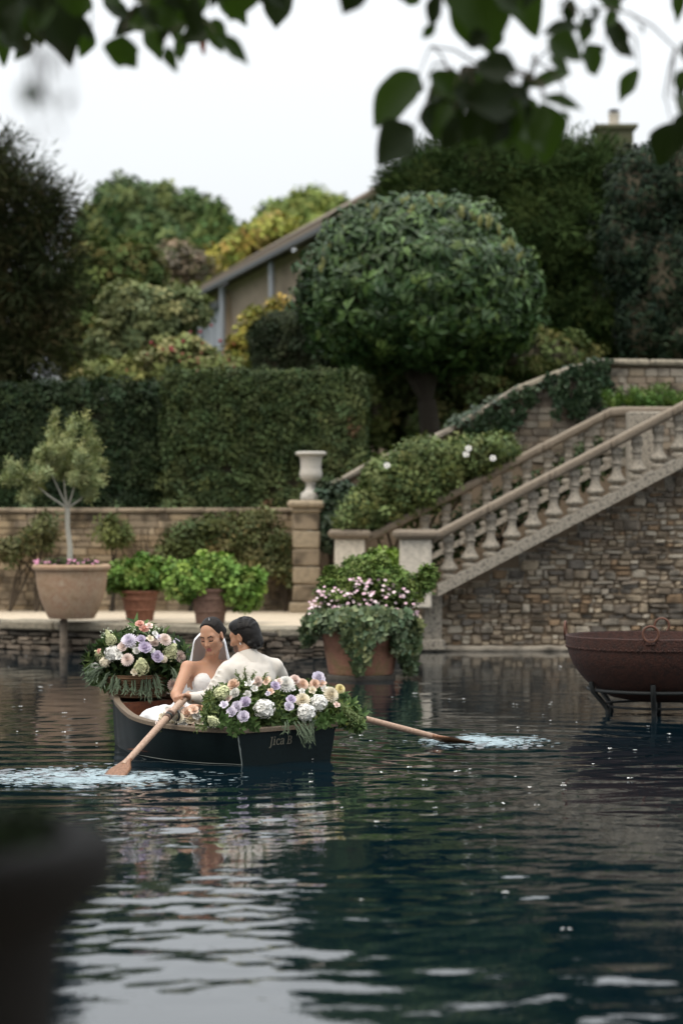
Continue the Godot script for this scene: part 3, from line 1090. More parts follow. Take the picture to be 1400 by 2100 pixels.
func build_upper_wall() -> void:
	var d := 24.35
	var k := d / F
	var w := thing("upper_wall", "stone retaining wall with sloping coping and ivy behind the stairs", "wall")
	var top := [[652, 1006], [700, 985], [775, 944], [850, 915], [930, 878], [990, 842], [1060, 798], [1150, 762], [1240, 742], [1420, 746], [1560, 746]]
	var poly := []
	for i in top.size():
		poly.push_front(Vector2((top[i][0] - 700) * k, EYE_Y - (top[i][1] - 1050) * k))
	poly.append(Vector2((652 - 700) * k, 0.2))
	poly.append(Vector2((1560 - 700) * k, 0.2))
	var pts := PackedVector2Array(poly)
	part("backing", prism(poly, d + 0.022, d + 0.5), mats.mortar, w)
	var inside := func(x, y, sw_, sh):
		return Geometry2D.is_point_in_polygon(Vector2(x - sw_ * 0.4, y + sh * 0.6 + 0.03), pts) and Geometry2D.is_point_in_polygon(Vector2(x + sw_ * 0.4, y + sh * 0.6 + 0.03), pts)
	stones(w, inside, (930 - 700) * k, (1480 - 700) * k, 1.75, 2.85, Vector2(0.06, 0.085), Vector2(0.09, 0.2), -d, ["rubble6", "rubble4", "rubble2", "rubble0", "rubble6"], 300, 0.02, Basis(), 0.009, 0.4)
	for i in top.size() - 1:
		var a := at(top[i][0], top[i][1], d)
		var c := at(top[i + 1][0], top[i + 1][1], d)
		var n := maxi(1, int(a.distance_to(c) / 0.3))
		for j in n:
			var p := a.lerp(c, (j + 0.5) / n)
			var ln := a.distance_to(c) / n
			part("coping_stone", bevel_box(Vector3(ln - 0.006, 0.07, 0.62), 0.02, 0.005), mats.rubble6 if i % 2 else mats.coping, w, Transform3D(Basis(Vector3.BACK, atan2(c.y - a.y, c.x - a.x)), Vector3(p.x, p.y, -d - 0.25)))
	# ivy hanging over the wall, in strands
	var iv := thing("wall_ivy", "dark ivy strands hanging over the upper retaining wall", "ivy")
	var xs := []
	var cs := []
	for s in [[1135, 770, 90], [1150, 768, 70], [1165, 765, 110], [1180, 758, 90], [1195, 760, 120], [1205, 756, 80], [1215, 752, 90], [1232, 745, 95], [1240, 745, 60], [1080, 800, 50], [1040, 830, 60], [1010, 850, 70], [980, 865, 60], [1000, 850, 60], [1060, 815, 60], [955, 885, 40], [1190, 800, 60], [1200, 800, 60], [1030, 850, 40], [985, 880, 40]]:
		for i in 13:
			var f := rng.randf()
			var p := at(s[0] + rr(-5, 5) + 8.0 * sin(f * 5.0 + s[0]), s[1] + f * s[2] - 8.0, d - 0.1 + rr(-0.04, 0.02))
			xs.append(aim(p, Vector3(0, -0.6, 1) + rdir() * 0.5, rr(0.7, 1.1)))
			cs.append(vary(Color(0.035, 0.06, 0.03), 0.4, 0.1))
	for i in 120:
		var f := rng.randf()
		var px := lerpf(930, 1240, f)
		var py := lerpf(872, 742, pow(f, 0.85))
		xs.append(aim(at(px + rr(-12, 12), py + rr(-5, 9), d + rr(-0.1, 0.4)), Vector3(0, 1, 0.6) + rdir() * 0.6, rr(0.7, 1.2)))
		cs.append(vary(Color(0.035, 0.055, 0.03), 0.4, 0.1))
	scatter("leaves", clump("ivy", 7, 0.05, 0.06, 0.05, 0.5), mats.gloss_leaf, xs, cs, iv)
	# low green plants on the landing
	var lg := thing("landing_plant", "low bright green plants growing along the landing coping", "plant")
	xs = []
	cs = []
	for i in 240:
		xs.append(aim(at(rr(1240, 1420), 836 - absf(rr(0, 1) * rr(0, 1)) * 42.0, 23.6 + rr(-0.25, 0.25)), Vector3.UP + rdir() * 0.5, rr(0.7, 1.2)))
		cs.append(vary(Color(0.08, 0.14, 0.03), 0.35, 0.2))
	scatter("leaves", clump("small", 14, 0.07, 0.045, 0.02, 0.2), mats.leaf, xs, cs, lg)

# ---------------------------------------------------------------- the barn behind the garden and the chimney
func build_house() -> void:
	var near := Vector3(-0.077 + 0.24, 0, -(38.0 - 1.06))
	var far := Vector3(-3.1, 0, -51.2)
	var along := (far - near).normalized()
	var len := near.distance_to(far)
	var out := Vector3(along.z, 0, -along.x)          # towards the camera side
	if out.dot(-near) < 0: out = -out
	var ye := EYE_Y + 4.445
	var bs := Basis(along, Vector3.UP, out)
	if bs.determinant() < 0: bs = Basis(-along, Vector3.UP, out)
	var t := thing("barn", "brown stone barn with sloping tiled roof and grey door", "barn")
	t.position = near
	var dirx := Transform3D(Basis(along, Vector3.UP, out), Vector3.ZERO)
	var wall := Builder.new()
	add_box(wall, Vector3(0, 1.0, -4.0), Vector3(len, ye, 0.0), dirx)
	part("wall", wall.done(), mats.barn_wall, t)
	var rf := Builder.new()
	var r0 := Vector3(-0.4, ye - 0.02, 0.35)
	var r1 := Vector3(len + 0.25, ye - 0.02, 0.35)
	var g0 := Vector3(-0.4, ye + 1.35, -2.0)
	var g1 := Vector3(len + 0.25, ye + 1.35, -2.0)
	var b0 := Vector3(-0.4, ye - 0.02, -4.35)
	var b1 := Vector3(len + 0.25, ye - 0.02, -4.35)
	var th := Vector3(0, 0.08, 0)
	for q in [[r0 + th, r1 + th, g1 + th, g0 + th], [g0 + th, g1 + th, b1 + th, b0 + th], [r0, r1, r1 + th, r0 + th], [r1, g1, g1 + th, r1 + th], [g1, b1, b1 + th, g1 + th], [r0, g0, g1, r1], [g0, b0, b1, g1], [g0, r0, r0 + th, g0 + th], [b0, g0, g0 + th, b0 + th]]:
		rf.flat_quad(dirx * q[0], dirx * q[1], dirx * q[2], dirx * q[3])
	var roof := part("roof", rf.done(), mats.slate, t)
	var gb := Builder.new()
	gb.flat_tri(dirx * Vector3(len, ye, 0), dirx * Vector3(len, ye, -4), dirx * Vector3(len, ye + 1.2, -2))
	part("gable", gb.done(), mats.barn_wall, t)
	# stone-tile courses as slightly raised bands
	for i in 8:
		var f := (i + 0.5) / 8.0
		var c := Builder.new()
		add_box(c, Vector3(-0.4, -0.03, -0.16), Vector3(len + 0.25, 0.035, 0.14), Transform3D(dirx.basis * Basis(Vector3.RIGHT, 0.528), dirx * (r0 + th).lerp(g0 + th, f) - dirx.basis * Vector3(r0.x, 0, 0)))
		part("tile_course", c.done(), mats.slate, roof)
	var gut := Builder.new()
	add_box(gut, Vector3(-0.4, ye - 0.11, 0.3), Vector3(len + 0.2, ye - 0.03, 0.4), dirx)
	part("gutter", gut.done(), mats.gutter, t)
	var s_of := func(px: float) -> float:
		var q := (px - 700.0) / F
		# where the wall line is seen at that pixel column
		return (near.x - q * -near.z) / (q * -along.z - along.x)
	for a in [[585.0, 0.085], [482.0, 0.1]]:
		var s: float = s_of.call(a[0])
		var p := Builder.new()
		add_tube(p, [dirx * Vector3(s, 1.4, 0.24), dirx * Vector3(s, ye - 0.12, 0.24)], a[1] * 0.62, 8)
		part("downpipe", p.done(), mats.lead, t)
	var d0: float = s_of.call(466.0)
	var d1: float = s_of.call(411.0)
	var dr := Node3D.new()
	dr.name = "door"
	t.add_child(dr, true)
	var n := 9
	for i in n:
		var p := Builder.new()
		var u0 := lerpf(d0, d1, float(i) / n)
		var u1 := lerpf(d0, d1, float(i + 1) / n)
		add_box(p, Vector3(u0 + 0.012, 1.4, 0.02), Vector3(u1 - 0.012, ye - 0.42, 0.07 + 0.012 * (i % 2)), dirx)
		part("plank", p.done(), mats.grey_paint, dr)
	for a in [[d0 - 0.45, d0], [d1, d1 + 0.5]]:
		var q := Builder.new()
		add_box(q, Vector3(a[0], 1.2, 0.01), Vector3(a[1], ye - 0.2, 0.12), dirx)
		part("door_jamb", q.done(), mats.barn_quoin, t)
	var li := Builder.new()
	add_box(li, Vector3(d0 - 0.1, ye - 0.42, 0.02), Vector3(d1 + 0.1, ye - 0.3, 0.2), dirx)
	part("lintel", li.done(), mats.gutter, t)
	# chimney beyond the dark trees
	var c := at(1258, 300, 46)
	var ch := thing("chimney", "mossy stone chimney stack with a pale clay pot behind the dark trees", "chimney", Vector3(c.x, 2.0, c.z))
	var ct := at(1258, 268, 46).y - 2.0
	part("stack", bevel_box(Vector3(0.66, ct, 0.66), 0.03, 0.01), mat("mossy_stone", Color(0.1, 0.1, 0.06), 0.95, {"tex": mats.fine, "tri": 2.0}), ch, Transform3D(Basis(), Vector3(0, ct * 0.5, 0)))
	part("stack_cap", bevel_box(Vector3(0.82, 0.09, 0.82), 0.02, 0.01), mats.mossy_stone, ch, Transform3D(Basis(), Vector3(0, ct + 0.03, 0)))
	part("chimney_pot", lathe([Vector2(0.11, 0), Vector2(0.115, 0.06), Vector2(0.1, 0.07), Vector2(0.105, 0.22), Vector2(0.12, 0.23), Vector2(0.12, 0.25), Vector2(0.09, 0.25), Vector2(0.085, 0.1)], 20), mats.limestone, ch, Transform3D(Basis(), Vector3(0.0, ct + 0.07, 0)))
	part("cowl", lathe([Vector2(0.11, 0.0), Vector2(0.115, 0.02), Vector2(0.06, 0.05), Vector2(0.001, 0.06)], 20), mats.gutter, ch, Transform3D(Basis(), Vector3(0.0, ct + 0.36, 0)))
	part("cowl_strut", tube([Vector3(0, ct + 0.2, 0), Vector3(0, ct + 0.37, 0)], 0.02, 6), mats.gutter, ch)

# ---------------------------------------------------------------- trees and shrubs
func limbs(lobes: Array, foot: Vector3, r: float) -> ArrayMesh:
	# tapered trunk with a limb to each lobe of the crown
	var b := Builder.new()
	var mid := Vector3.ZERO
	for a in lobes: mid += a[0]
	mid /= lobes.size()
	var fork := foot.lerp(Vector3(mid.x, mid.y, mid.z), 0.5)
	add_tube(b, [foot, foot.lerp(fork, 0.5) + Vector3(r * 0.4, 0, 0), fork], [r * 1.25, r, r * 0.8], 9)
	for a in lobes:
		var e: Vector3 = a[0]
		var m := fork.lerp(e, 0.5) + Vector3(rr(-1, 1), rr(0, 1), rr(-1, 1)) * r
		add_tube(b, [fork, m, e, e + Vector3(rr(-0.5, 0.5), 0.8, rr(-0.5, 0.5)) * a[1].y * 0.7], [r * 0.6, r * 0.42, r * 0.25, r * 0.05], 6)
	return b.done()

func tree(called: String, label: String, lobes: Array, pal: Array, leaf: Mesh, m: Material, size: Vector2, foot: Vector3, r: float, per: float, o := {}) -> Node3D:
	var t := thing(called, label, o.get("category", "tree"), foot, 0.0, o.get("group", ""))
	var local := []
	for a in lobes:
		var ar: float = (a[1].x * a[1].y + a[1].y * a[1].z + a[1].x * a[1].z) * 4.2
		local.append([a[0] - foot, a[1], int(ar * per)])
	part("trunk", limbs(local, Vector3.ZERO, r), o.get("bark", mats.bark), t)
	var xs := []
	var cs := []
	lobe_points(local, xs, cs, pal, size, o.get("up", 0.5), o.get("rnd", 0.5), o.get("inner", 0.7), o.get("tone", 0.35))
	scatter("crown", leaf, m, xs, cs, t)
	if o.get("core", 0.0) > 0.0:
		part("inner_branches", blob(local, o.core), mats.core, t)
	return t

func lobes_of(d: float, list: Array) -> Array:
	var out := []
	for a in list:
		out.append(lobe_px(a[0], a[1], d + (a[4] if a.size() > 4 else 0.0), a[2], a[3] if a.size() > 3 else a[2]))
	return out

func build_trees() -> void:
	var far_leaf := clump("far", 16, 0.5, 0.34, 0.2, 0.25)
	var mid_leaf := clump("mid", 16, 0.22, 0.14, 0.08, 0.25)
	var needle := clump("needle", 34, 0.32, 0.16, 0.016, 0.05, 0.2)
	var laurel := clump("laurel", 9, 0.09, 0.15, 0.052, 0.55, 0.45)
	# far trees against the sky
	var lb := lobes_of(72, [[215, 470, 52, 60], [255, 420, 55, 48], [320, 425, 50, 42], [300, 480, 70, 50], [375, 455, 42, 55], [395, 430, 22, 34], [190, 510, 40, 50], [350, 510, 80, 40]])
	tree("broadleaf_tree", "wide dark green tree against the sky beyond the barn roof end", lb, [Color(0.07, 0.115, 0.04), Color(0.08, 0.12, 0.05), Color(0.11, 0.135, 0.045)], far_leaf, mats.leaf, Vector2(0.45, 0.85), Vector3(at(290, 0, 72).x, 2.5, -72), 0.3, 24.0, {"inner": 0.45})
	lb = lobes_of(70, [[435, 478, 32, 50], [450, 455, 22, 30], [480, 500, 30, 38], [430, 520, 50, 40]])
	tree("broadleaf_tree", "small fresh green tree between the wide dark tree and the barn roof", lb, [Color(0.07, 0.12, 0.035), Color(0.1, 0.14, 0.04)], far_leaf, mats.leaf, Vector2(0.45, 0.8), Vector3(at(455, 0, 70).x, 2.5, -70), 0.2, 24.0, {"inner": 0.45})
	lb = lobes_of(80, [[575, 460, 42, 40], [635, 425, 38, 34], [610, 455, 50, 40], [685, 435, 30, 28], [545, 490, 40, 40], [660, 470, 50, 50]])
	tree("broadleaf_tree", "yellow-green tree rising behind the barn roof ridge", lb, [Color(0.2, 0.25, 0.06), Color(0.24, 0.27, 0.08), Color(0.14, 0.19, 0.05)], far_leaf, mats.leaf, Vector2(0.45, 0.85), Vector3(at(610, 0, 80).x, 2.5, -80), 0.3, 20.0, {"inner": 0.45})
	# dark weeping conifer at the edge of the garden
	lb = lobes_of(31, [[-30, 380, 100, 110], [40, 420, 80, 90], [90, 450, 55, 70], [10, 540, 60, 90], [100, 540, 50, 70], [30, 650, 90, 100], [-40, 600, 80, 160], [70, 730, 70, 80], [-20, 760, 90, 70], [110, 610, 40, 60]])
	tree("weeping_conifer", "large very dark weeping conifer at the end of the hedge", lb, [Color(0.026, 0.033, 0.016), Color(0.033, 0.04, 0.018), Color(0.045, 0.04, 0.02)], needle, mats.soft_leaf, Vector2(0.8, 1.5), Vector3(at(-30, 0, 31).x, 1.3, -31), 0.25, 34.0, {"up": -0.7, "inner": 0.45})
	# mixed shrubs behind the hedge
	var sh := [
		["brown-green autumn shrub beside the dark conifer", [[190, 575, 60, 60], [150, 640, 50, 70], [230, 545, 60, 50], [285, 560, 50, 50], [180, 720, 70, 80]], [Color(0.075, 0.105, 0.036), Color(0.085, 0.11, 0.04), Color(0.1, 0.095, 0.036)], 35.0],
		["grey-green loose shrub in the middle of the border", [[270, 640, 60, 55], [330, 660, 65, 60], [250, 720, 70, 70], [380, 640, 45, 40], [330, 740, 70, 60]], [Color(0.16, 0.185, 0.085), Color(0.19, 0.2, 0.1), Color(0.13, 0.15, 0.07)], 33.0],
		["straw-coloured bare twiggy bush in front of the far trees", [[365, 530, 40, 30], [395, 545, 34, 26], [335, 545, 35, 35], [350, 590, 34, 34]], [Color(0.24, 0.2, 0.15), Color(0.2, 0.165, 0.125), Color(0.15, 0.15, 0.08)], 42.0],
		["tall green shrub beside the barn door jamb", [[372, 655, 20, 34], [360, 620, 24, 30]], [Color(0.09, 0.11, 0.045), Color(0.11, 0.12, 0.05)], 38.0]]
	for a in sh:
		lb = lobes_of(a[3], a[1])
		tree("garden_shrub", a[0], lb, a[2], mid_leaf, mats.soft_leaf, Vector2(0.4, 0.85), Vector3(lb[0][0].x, 1.5, -a[3]), 0.06, 120.0, {"inner": 0.35, "category": "shrub"})
	# rose bush with red hips in front of the barn door
	lb = lobes_of(30, [[350, 750, 60, 45], [420, 760, 60, 38], [300, 772, 60, 35], [470, 765, 40, 30], [385, 722, 34, 28], [230, 778, 70, 30]])
	var rose := tree("rose_bush", "rose bush dotted with red hips behind the hedge", lb, [Color(0.17, 0.19, 0.075), Color(0.15, 0.17, 0.06), Color(0.21, 0.2, 0.095)], mid_leaf, mats.soft_leaf, Vector2(0.5, 0.9), Vector3(at(380, 0, 30).x, 1.4, -30), 0.04, 60.0, {"inner": 0.3, "category": "shrub"})
	var hip := lathe([Vector2(0.001, -0.022), Vector2(0.02, -0.01), Vector2(0.024, 0.006), Vector2(0.012, 0.022), Vector2(0.001, 0.026)], 8)
	mat("hip_red", Color(0.2, 0.018, 0.025), 0.6)
	for i in 34:
		var p := at(clampf(rng.randfn(375, 62), 200, 480), clampf(rng.randfn(735, 30), 662, 785), 29.35 + rr(-0.2, 0.2))
		part("red_hip", hip, mats.hip_red, rose, Transform3D(Basis.from_scale(Vector3.ONE * rr(0.5, 1.1)), p - rose.position))
	# golden creeper over the barn's verge and golden shrub before it
	lb = lobes_of(49.5, [[384, 588, 28, 38], [412, 565, 34, 36], [450, 543, 36, 36], [490, 520, 38, 32], [535, 494, 38, 30], [578, 474, 34, 24], [372, 615, 12, 20]])
	tree("golden_creeper", "yellow-green creeper spilling over the barn roof verge", lb, [Color(0.24, 0.25, 0.05), Color(0.29, 0.27, 0.06), Color(0.17, 0.2, 0.04), Color(0.27, 0.2, 0.055)], clump("crp", 14, 0.25, 0.16, 0.12, 0.5), mats.leaf, Vector2(0.8, 1.2), Vector3(at(380, 0, 50.5).x, 2.2, -50.5), 0.06, 34.0, {"inner": 0.5, "category": "creeper"})
	lb = lobes_of(31, [[540, 680, 46, 48], [505, 725, 34, 45], [570, 650, 26, 30], [545, 740, 50, 40]])
	tree("golden_shrub", "yellow-green shrub between the barn door and the dark topiary", lb, [Color(0.26, 0.24, 0.045), Color(0.19, 0.2, 0.04), Color(0.3, 0.22, 0.05)], mid_leaf, mats.leaf, Vector2(0.45, 0.8), Vector3(at(540, 0, 31).x, 1.4, -31), 0.05, 100.0, {"inner": 0.4, "category": "shrub"})
	# dark yew and laurel mass over the stairs
	lb = lobes_of(31, [[900, 420, 110, 100], [860, 370, 55, 50], [1000, 380, 120, 95], [1100, 370, 110, 80], [1190, 400, 100, 100], [1120, 500, 170, 130], [1180, 620, 150, 120], [960, 520, 150, 120], [1260, 560, 90, 200], [840, 430, 50, 60], [1080, 650, 160, 120]])
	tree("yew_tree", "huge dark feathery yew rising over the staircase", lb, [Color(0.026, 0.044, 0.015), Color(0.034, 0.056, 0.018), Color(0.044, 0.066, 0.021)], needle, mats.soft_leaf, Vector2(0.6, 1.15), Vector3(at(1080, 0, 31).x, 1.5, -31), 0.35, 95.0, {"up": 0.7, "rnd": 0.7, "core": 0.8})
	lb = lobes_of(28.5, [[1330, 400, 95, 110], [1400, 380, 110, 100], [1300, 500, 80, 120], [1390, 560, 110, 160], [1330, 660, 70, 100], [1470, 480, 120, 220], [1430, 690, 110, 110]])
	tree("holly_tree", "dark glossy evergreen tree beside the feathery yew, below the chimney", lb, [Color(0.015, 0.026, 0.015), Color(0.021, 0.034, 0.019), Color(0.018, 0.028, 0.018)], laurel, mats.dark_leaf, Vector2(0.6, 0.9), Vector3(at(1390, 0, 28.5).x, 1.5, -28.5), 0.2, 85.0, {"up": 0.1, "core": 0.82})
	# the clipped round laurel
	lb = lobes_of(26.8, [[862, 590, 228, 165], [840, 500, 165, 90], [960, 620, 140, 130], [740, 620, 115, 120], [870, 660, 205, 85], [900, 500, 130, 85]])
	tree("portugal_laurel", "big rounded glossy laurel clipped to a dome above the stairs", lb, [Color(0.032, 0.066, 0.02), Color(0.044, 0.086, 0.024), Color(0.028, 0.056, 0.018), Color(0.075, 0.125, 0.034), Color(0.024, 0.048, 0.016)], laurel, mats.gloss_leaf, Vector2(0.75, 1.2), Vector3(at(885, 0, 26.9).x, 1.2, -26.9), 0.13, 115.0, {"up": 0.15, "rnd": 0.35, "inner": 0.86, "core": 0.86, "tone": 0.3})
	# young reddish shoots standing up from the top of the laurel
	var shoots := Builder.new()
	for i in 70:
		var th := rr(-1.35, 1.35)
		var px := 862.0 + sin(th) * 215.0
		var py := 590.0 - cos(th) * 172.0 + rr(-2, 26)
		var base := at(px, py, 26.8 - rr(-0.3, 1.0)) - Vector3(0, 0.03, 0)
		for k in 4:
			add_leaf(shoots, base + Vector3(0, rr(0.0, 0.05), 0), Vector3(rr(-0.6, 0.6), 1, rr(-0.6, 0.6)), Vector3.BACK, rr(0.08, 0.15), 0.035, 0.4)
	var lt: Node3D = get_node("portugal_laurel")
	part("young_shoots", shoots.done(), mat("shoot_leaf", Color(0.13, 0.14, 0.045), 0.6, {"back": Color(0.3, 0.3, 0.15)}), lt, Transform3D(Basis(), -lt.position)).set_meta("kind", "stuff")
	# dark undergrowth in the shade below the laurel
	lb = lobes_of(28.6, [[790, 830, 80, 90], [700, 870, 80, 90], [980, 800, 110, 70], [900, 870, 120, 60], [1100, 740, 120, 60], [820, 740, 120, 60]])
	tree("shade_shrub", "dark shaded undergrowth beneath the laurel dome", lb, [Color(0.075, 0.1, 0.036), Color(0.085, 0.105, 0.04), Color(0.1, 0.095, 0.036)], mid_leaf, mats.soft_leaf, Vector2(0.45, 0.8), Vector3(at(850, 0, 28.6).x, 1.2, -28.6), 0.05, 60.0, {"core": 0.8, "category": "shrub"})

# ---------------------------------------------------------------- clipped hedges
func hedge(called: String, label: String, lo: Vector3, hi: Vector3, pal: Array, per: float, leaf: Mesh, soft := 0.05) -> void:
	var t := thing(called, label, "hedge", Vector3((lo.x + hi.x) * 0.5, lo.y, (lo.z + hi.z) * 0.5))
	var o := t.position
	var nz := FastNoiseLite.new()
	nz.seed = hash(label)
	nz.frequency = 0.9
	var xs := []
	var cs := []
	var s := hi - lo
	var faces := [[s.x * s.y, 0], [s.x * s.z, 1], [s.y * s.z, 2], [s.y * s.z, 3], [s.x * s.y * 0.15, 4]]
	for f in faces:
		for i in int(f[0] * per):
			var u := rng.randf()
			var v := rng.randf()
			var p: Vector3
			var n: Vector3
			match f[1]:
				0:
					p = Vector3(lo.x + s.x * u, lo.y + s.y * v, hi.z)
					n = Vector3.BACK
				1:
					p = Vector3(lo.x + s.x * u, hi.y, lo.z + s.z * v)
					n = Vector3.UP
				2:
					p = Vector3(hi.x, lo.y + s.y * u, lo.z + s.z * v)
					n = Vector3.RIGHT
				3:
					p = Vector3(lo.x, lo.y + s.y * u, lo.z + s.z * v)
					n = Vector3.LEFT
				4:
					p = Vector3(lo.x + s.x * u, lo.y + s.y * v, lo.z)
					n = Vector3.FORWARD
			var bulge := soft * nz.get_noise_3d(p.x * 1.5, p.y * 1.5, p.z * 1.5) - rng.randf() * rng.randf() * 0.09 + (rr(0.02, 0.08) if rng.randf() < 0.07 else 0.0)
			p += n * bulge
			xs.append(aim(p - o, n + rdir() * 0.65 + Vector3(0, 0.25, 0), rr(0.7, 1.25)))
			var w := nz.get_noise_3d(p.x * 1.1 + 40.0, p.y * 0.6, p.z) * 0.5 + 0.5
			var c: Color = pal[0]
			if w > 0.56 and pal.size() > 1: c = pal[1]
			if w > 0.7 and pal.size() > 2 and rng.randf() < 0.7: c = pal[2]
			cs.append(vary(c, 0.45, 0.15))
	scatter("leaves", leaf, mats.leaf, xs, cs, t)
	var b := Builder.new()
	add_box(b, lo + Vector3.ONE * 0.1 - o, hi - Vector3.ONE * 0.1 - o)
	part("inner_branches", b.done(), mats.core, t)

func build_hedges() -> void:
	var small := clump("hedge", 20, 0.1, 0.05, 0.026, 0.25)
	var p0 := at(345, 1046, 24.9)
	var p1 := at(741, 772, 24.9)
	hedge("clipped_hedge", "tall clipped hedge with brown patches next to the urn", Vector3(p0.x, 1.29, -25.9), Vector3(p1.x, p1.y, -24.85), [Color(0.046, 0.066, 0.024), Color(0.066, 0.086, 0.033), Color(0.1, 0.062, 0.034)], 420.0, small)
	p0 = at(-140, 1046, 25.3)
	p1 = at(343, 798, 25.2)
	hedge("clipped_hedge", "darker green clipped hedge beside the brown-patched one", Vector3(p0.x, 1.29, -26.1), Vector3(p1.x, p1.y, -25.15), [Color(0.022, 0.036, 0.015), Color(0.03, 0.046, 0.018)], 420.0, small)
	# rounded dark topiary block between barn and laurel
	p0 = at(524, 790, 28.3)
	p1 = at(735, 668, 28.3)
	hedge("yew_topiary", "dark clipped yew block in front of the barn", Vector3(p0.x, 1.3, -29.6), Vector3(p1.x, p1.y, -28.3), [Color(0.024, 0.034, 0.016), Color(0.035, 0.048, 0.022)], 300.0, small, 0.1)
	# soft shoulders of the topiary
	var lb := lobes_of(28.7, [[610, 672, 78, 30], [690, 650, 70, 26]])
	tree("topiary_crown", "rounded top of dark yew growing into the laurel", lb, [Color(0.03, 0.042, 0.02), Color(0.042, 0.055, 0.026)], small, mats.leaf, Vector2(0.8, 1.2), Vector3(at(650, 0, 28.9).x, 2.0, -28.9), 0.05, 260.0, {"core": 0.85, "category": "topiary"})
	# climbing rose over the back balustrade
	var rl := lobes_of(23.3, [[760, 1045, 55, 48], [830, 1005, 60, 65], [900, 965, 70, 62], [965, 940, 60, 45], [1020, 925, 45, 35], [860, 940, 60, 40], [790, 985, 45, 50], [720, 1065, 38, 30], [880, 1010, 50, 40]])
	var pos := Vector3(at(800, 0, 24).x, 0.3, -24.0)
	var cr := thing("climbing_rose", "climbing rose with a few white blooms smothering the stair balustrade", "climber", pos)
	var xs := []
	var cs := []
	var lv := []
	for a in rl:
		lv.append([a[0] - pos, Vector3(a[1].x, a[1].y, 0.32), int(a[1].x * a[1].y * 9000.0)])
	lobe_points(lv, xs, cs, [Color(0.085, 0.115, 0.038), Color(0.115, 0.15, 0.055), Color(0.065, 0.09, 0.032), Color(0.14, 0.16, 0.06)], Vector2(0.7, 1.2), 0.1, 0.8, 0.35, 0.35)
	scatter("leaves", clump("rosel", 9, 0.08, 0.06, 0.036, 0.5), mats.leaf, xs, cs, cr)
	var st := Builder.new()
	for i in 7:
		var e: Vector3 = lv[i][0]
		add_tube(st, [Vector3(rr(-0.2, 0.2), 0, 0), e * 0.5 + Vector3(0, 0.1, 0.1), e, e + Vector3(rr(0.1, 0.4), rr(0.0, 0.15), 0.1)], [0.02, 0.014, 0.009, 0.003], 6)
	part("stems", st.done(), mats.twig, cr)
	var wb := bloom_ruffled(0.03, 3, 6)
	for p in [[793, 955], [955, 932], [960, 920], [1010, 940]]:
		part("white_rose", wb, mats.white_petal, cr, aim(at(p[0], p[1], 22.92) - pos, Vector3(0, 0.4, 1), 1.0))
	# shrubs that fill the strip between the back balustrade and the upper wall
	var sl := []
	for i in 9: sl.append([880.0 + i * 44.0, 1093.0 - (128.0 + i * 44.0) * 0.519 + 95.0, 34.0, 44.0])
	tree("border_shrub", "dark green shrubs showing between the balusters of the back balustrade", lobes_of(23.78, sl), [Color(0.05, 0.075, 0.03), Color(0.06, 0.09, 0.035)], clump("rosel", 9, 0.08, 0.06, 0.036, 0.5), mats.leaf, Vector2(0.8, 1.3), Vector3(at(1000, 0, 23.85).x, 0.6, -23.85), 0.02, 150.0, {"inner": 0.4, "category": "shrub"})
	# dark ivy on the pier side
	lb = lobes_of(23.9, [[668, 1030, 26, 34], [690, 1065, 34, 40], [700, 1020, 34, 30], [668, 1090, 18, 40]])
	tree("ivy_clump", "dark ivy between the urn pier and the climbing rose", lb, [Color(0.03, 0.05, 0.028), Color(0.04, 0.062, 0.034)], clump("ivy", 7, 0.05, 0.06, 0.05, 0.5), mats.gloss_leaf, Vector2(0.8, 1.2), Vector3(at(675, 0, 24).x, 0.27, -24.0), 0.03, 420.0, {"inner": 0.5, "category": "ivy"})
	# espaliered shrubs on the garden wall
	var wl := clump("wallsh", 12, 0.1, 0.065, 0.035, 0.3)
	var ws := [
		["olive-green wall shrub trained beside the pier", [[480, 1100, 60, 45], [530, 1075, 40, 35], [560, 1130, 48, 45], [590, 1165, 34, 35], [520, 1140, 50, 40]], [Color(0.085, 0.1, 0.038), Color(0.11, 0.12, 0.05), Color(0.13, 0.115, 0.05)]],
		["dark green wall shrub behind the pelargonium pots", [[390, 1105, 50, 34], [360, 1130, 34, 26], [430, 1085, 34, 26]], [Color(0.06, 0.08, 0.028), Color(0.08, 0.095, 0.035)]],
		["small wall shrub to the side of the olive trunk", [[228, 1090, 32, 28], [245, 1105, 24, 20]], [Color(0.08, 0.1, 0.03), Color(0.1, 0.115, 0.04)]],
		["thin straggly wall shrub behind the olive crown", [[90, 1085, 34, 28], [70, 1110, 30, 20], [20, 1130, 26, 24]], [Color(0.09, 0.1, 0.04), Color(0.12, 0.11, 0.05)]]]
	for a in ws:
		lb = []
		for q in a[1]:
			var e := lobe_px(q[0], q[1], 23.95, q[2], q[3])
			lb.append([e[0], Vector3(e[1].x, e[1].y, 0.2)])
		tree("wall_shrub", a[0], lb, a[2], wl, mats.leaf, Vector2(0.7, 1.2), Vector3(lb[0][0].x, 0.262, -24.05), 0.022, 170.0, {"inner": 0.2, "rnd": 0.9, "category": "shrub"})
	# thin bare stems on the wall
	for a in [[20, 1245, 60, 1130], [75, 1250, 100, 1160], [110, 1248, 70, 1140], [585, 1250, 575, 1150], [300, 1245, 300, 1120]]:
		var sb := Builder.new()
		var p := at(a[0], a[1], 24.0)
		var q := at(a[2], a[3], 24.08)
		p.y = 0.262
		for i in 4:
			add_tube(sb, [p, p.lerp(q, 0.5) + Vector3(rr(-0.08, 0.08), 0, 0), q + Vector3(rr(-0.15, 0.15), rr(-0.05, 0.2), 0)], [0.018, 0.012, 0.004], 6)
		var o := part("bare_climber", sb.done(), mats.twig, self)
		tag(o, "bare brown climber stems against the honey stone garden wall", "climber", "bare climber stems on the garden wall")

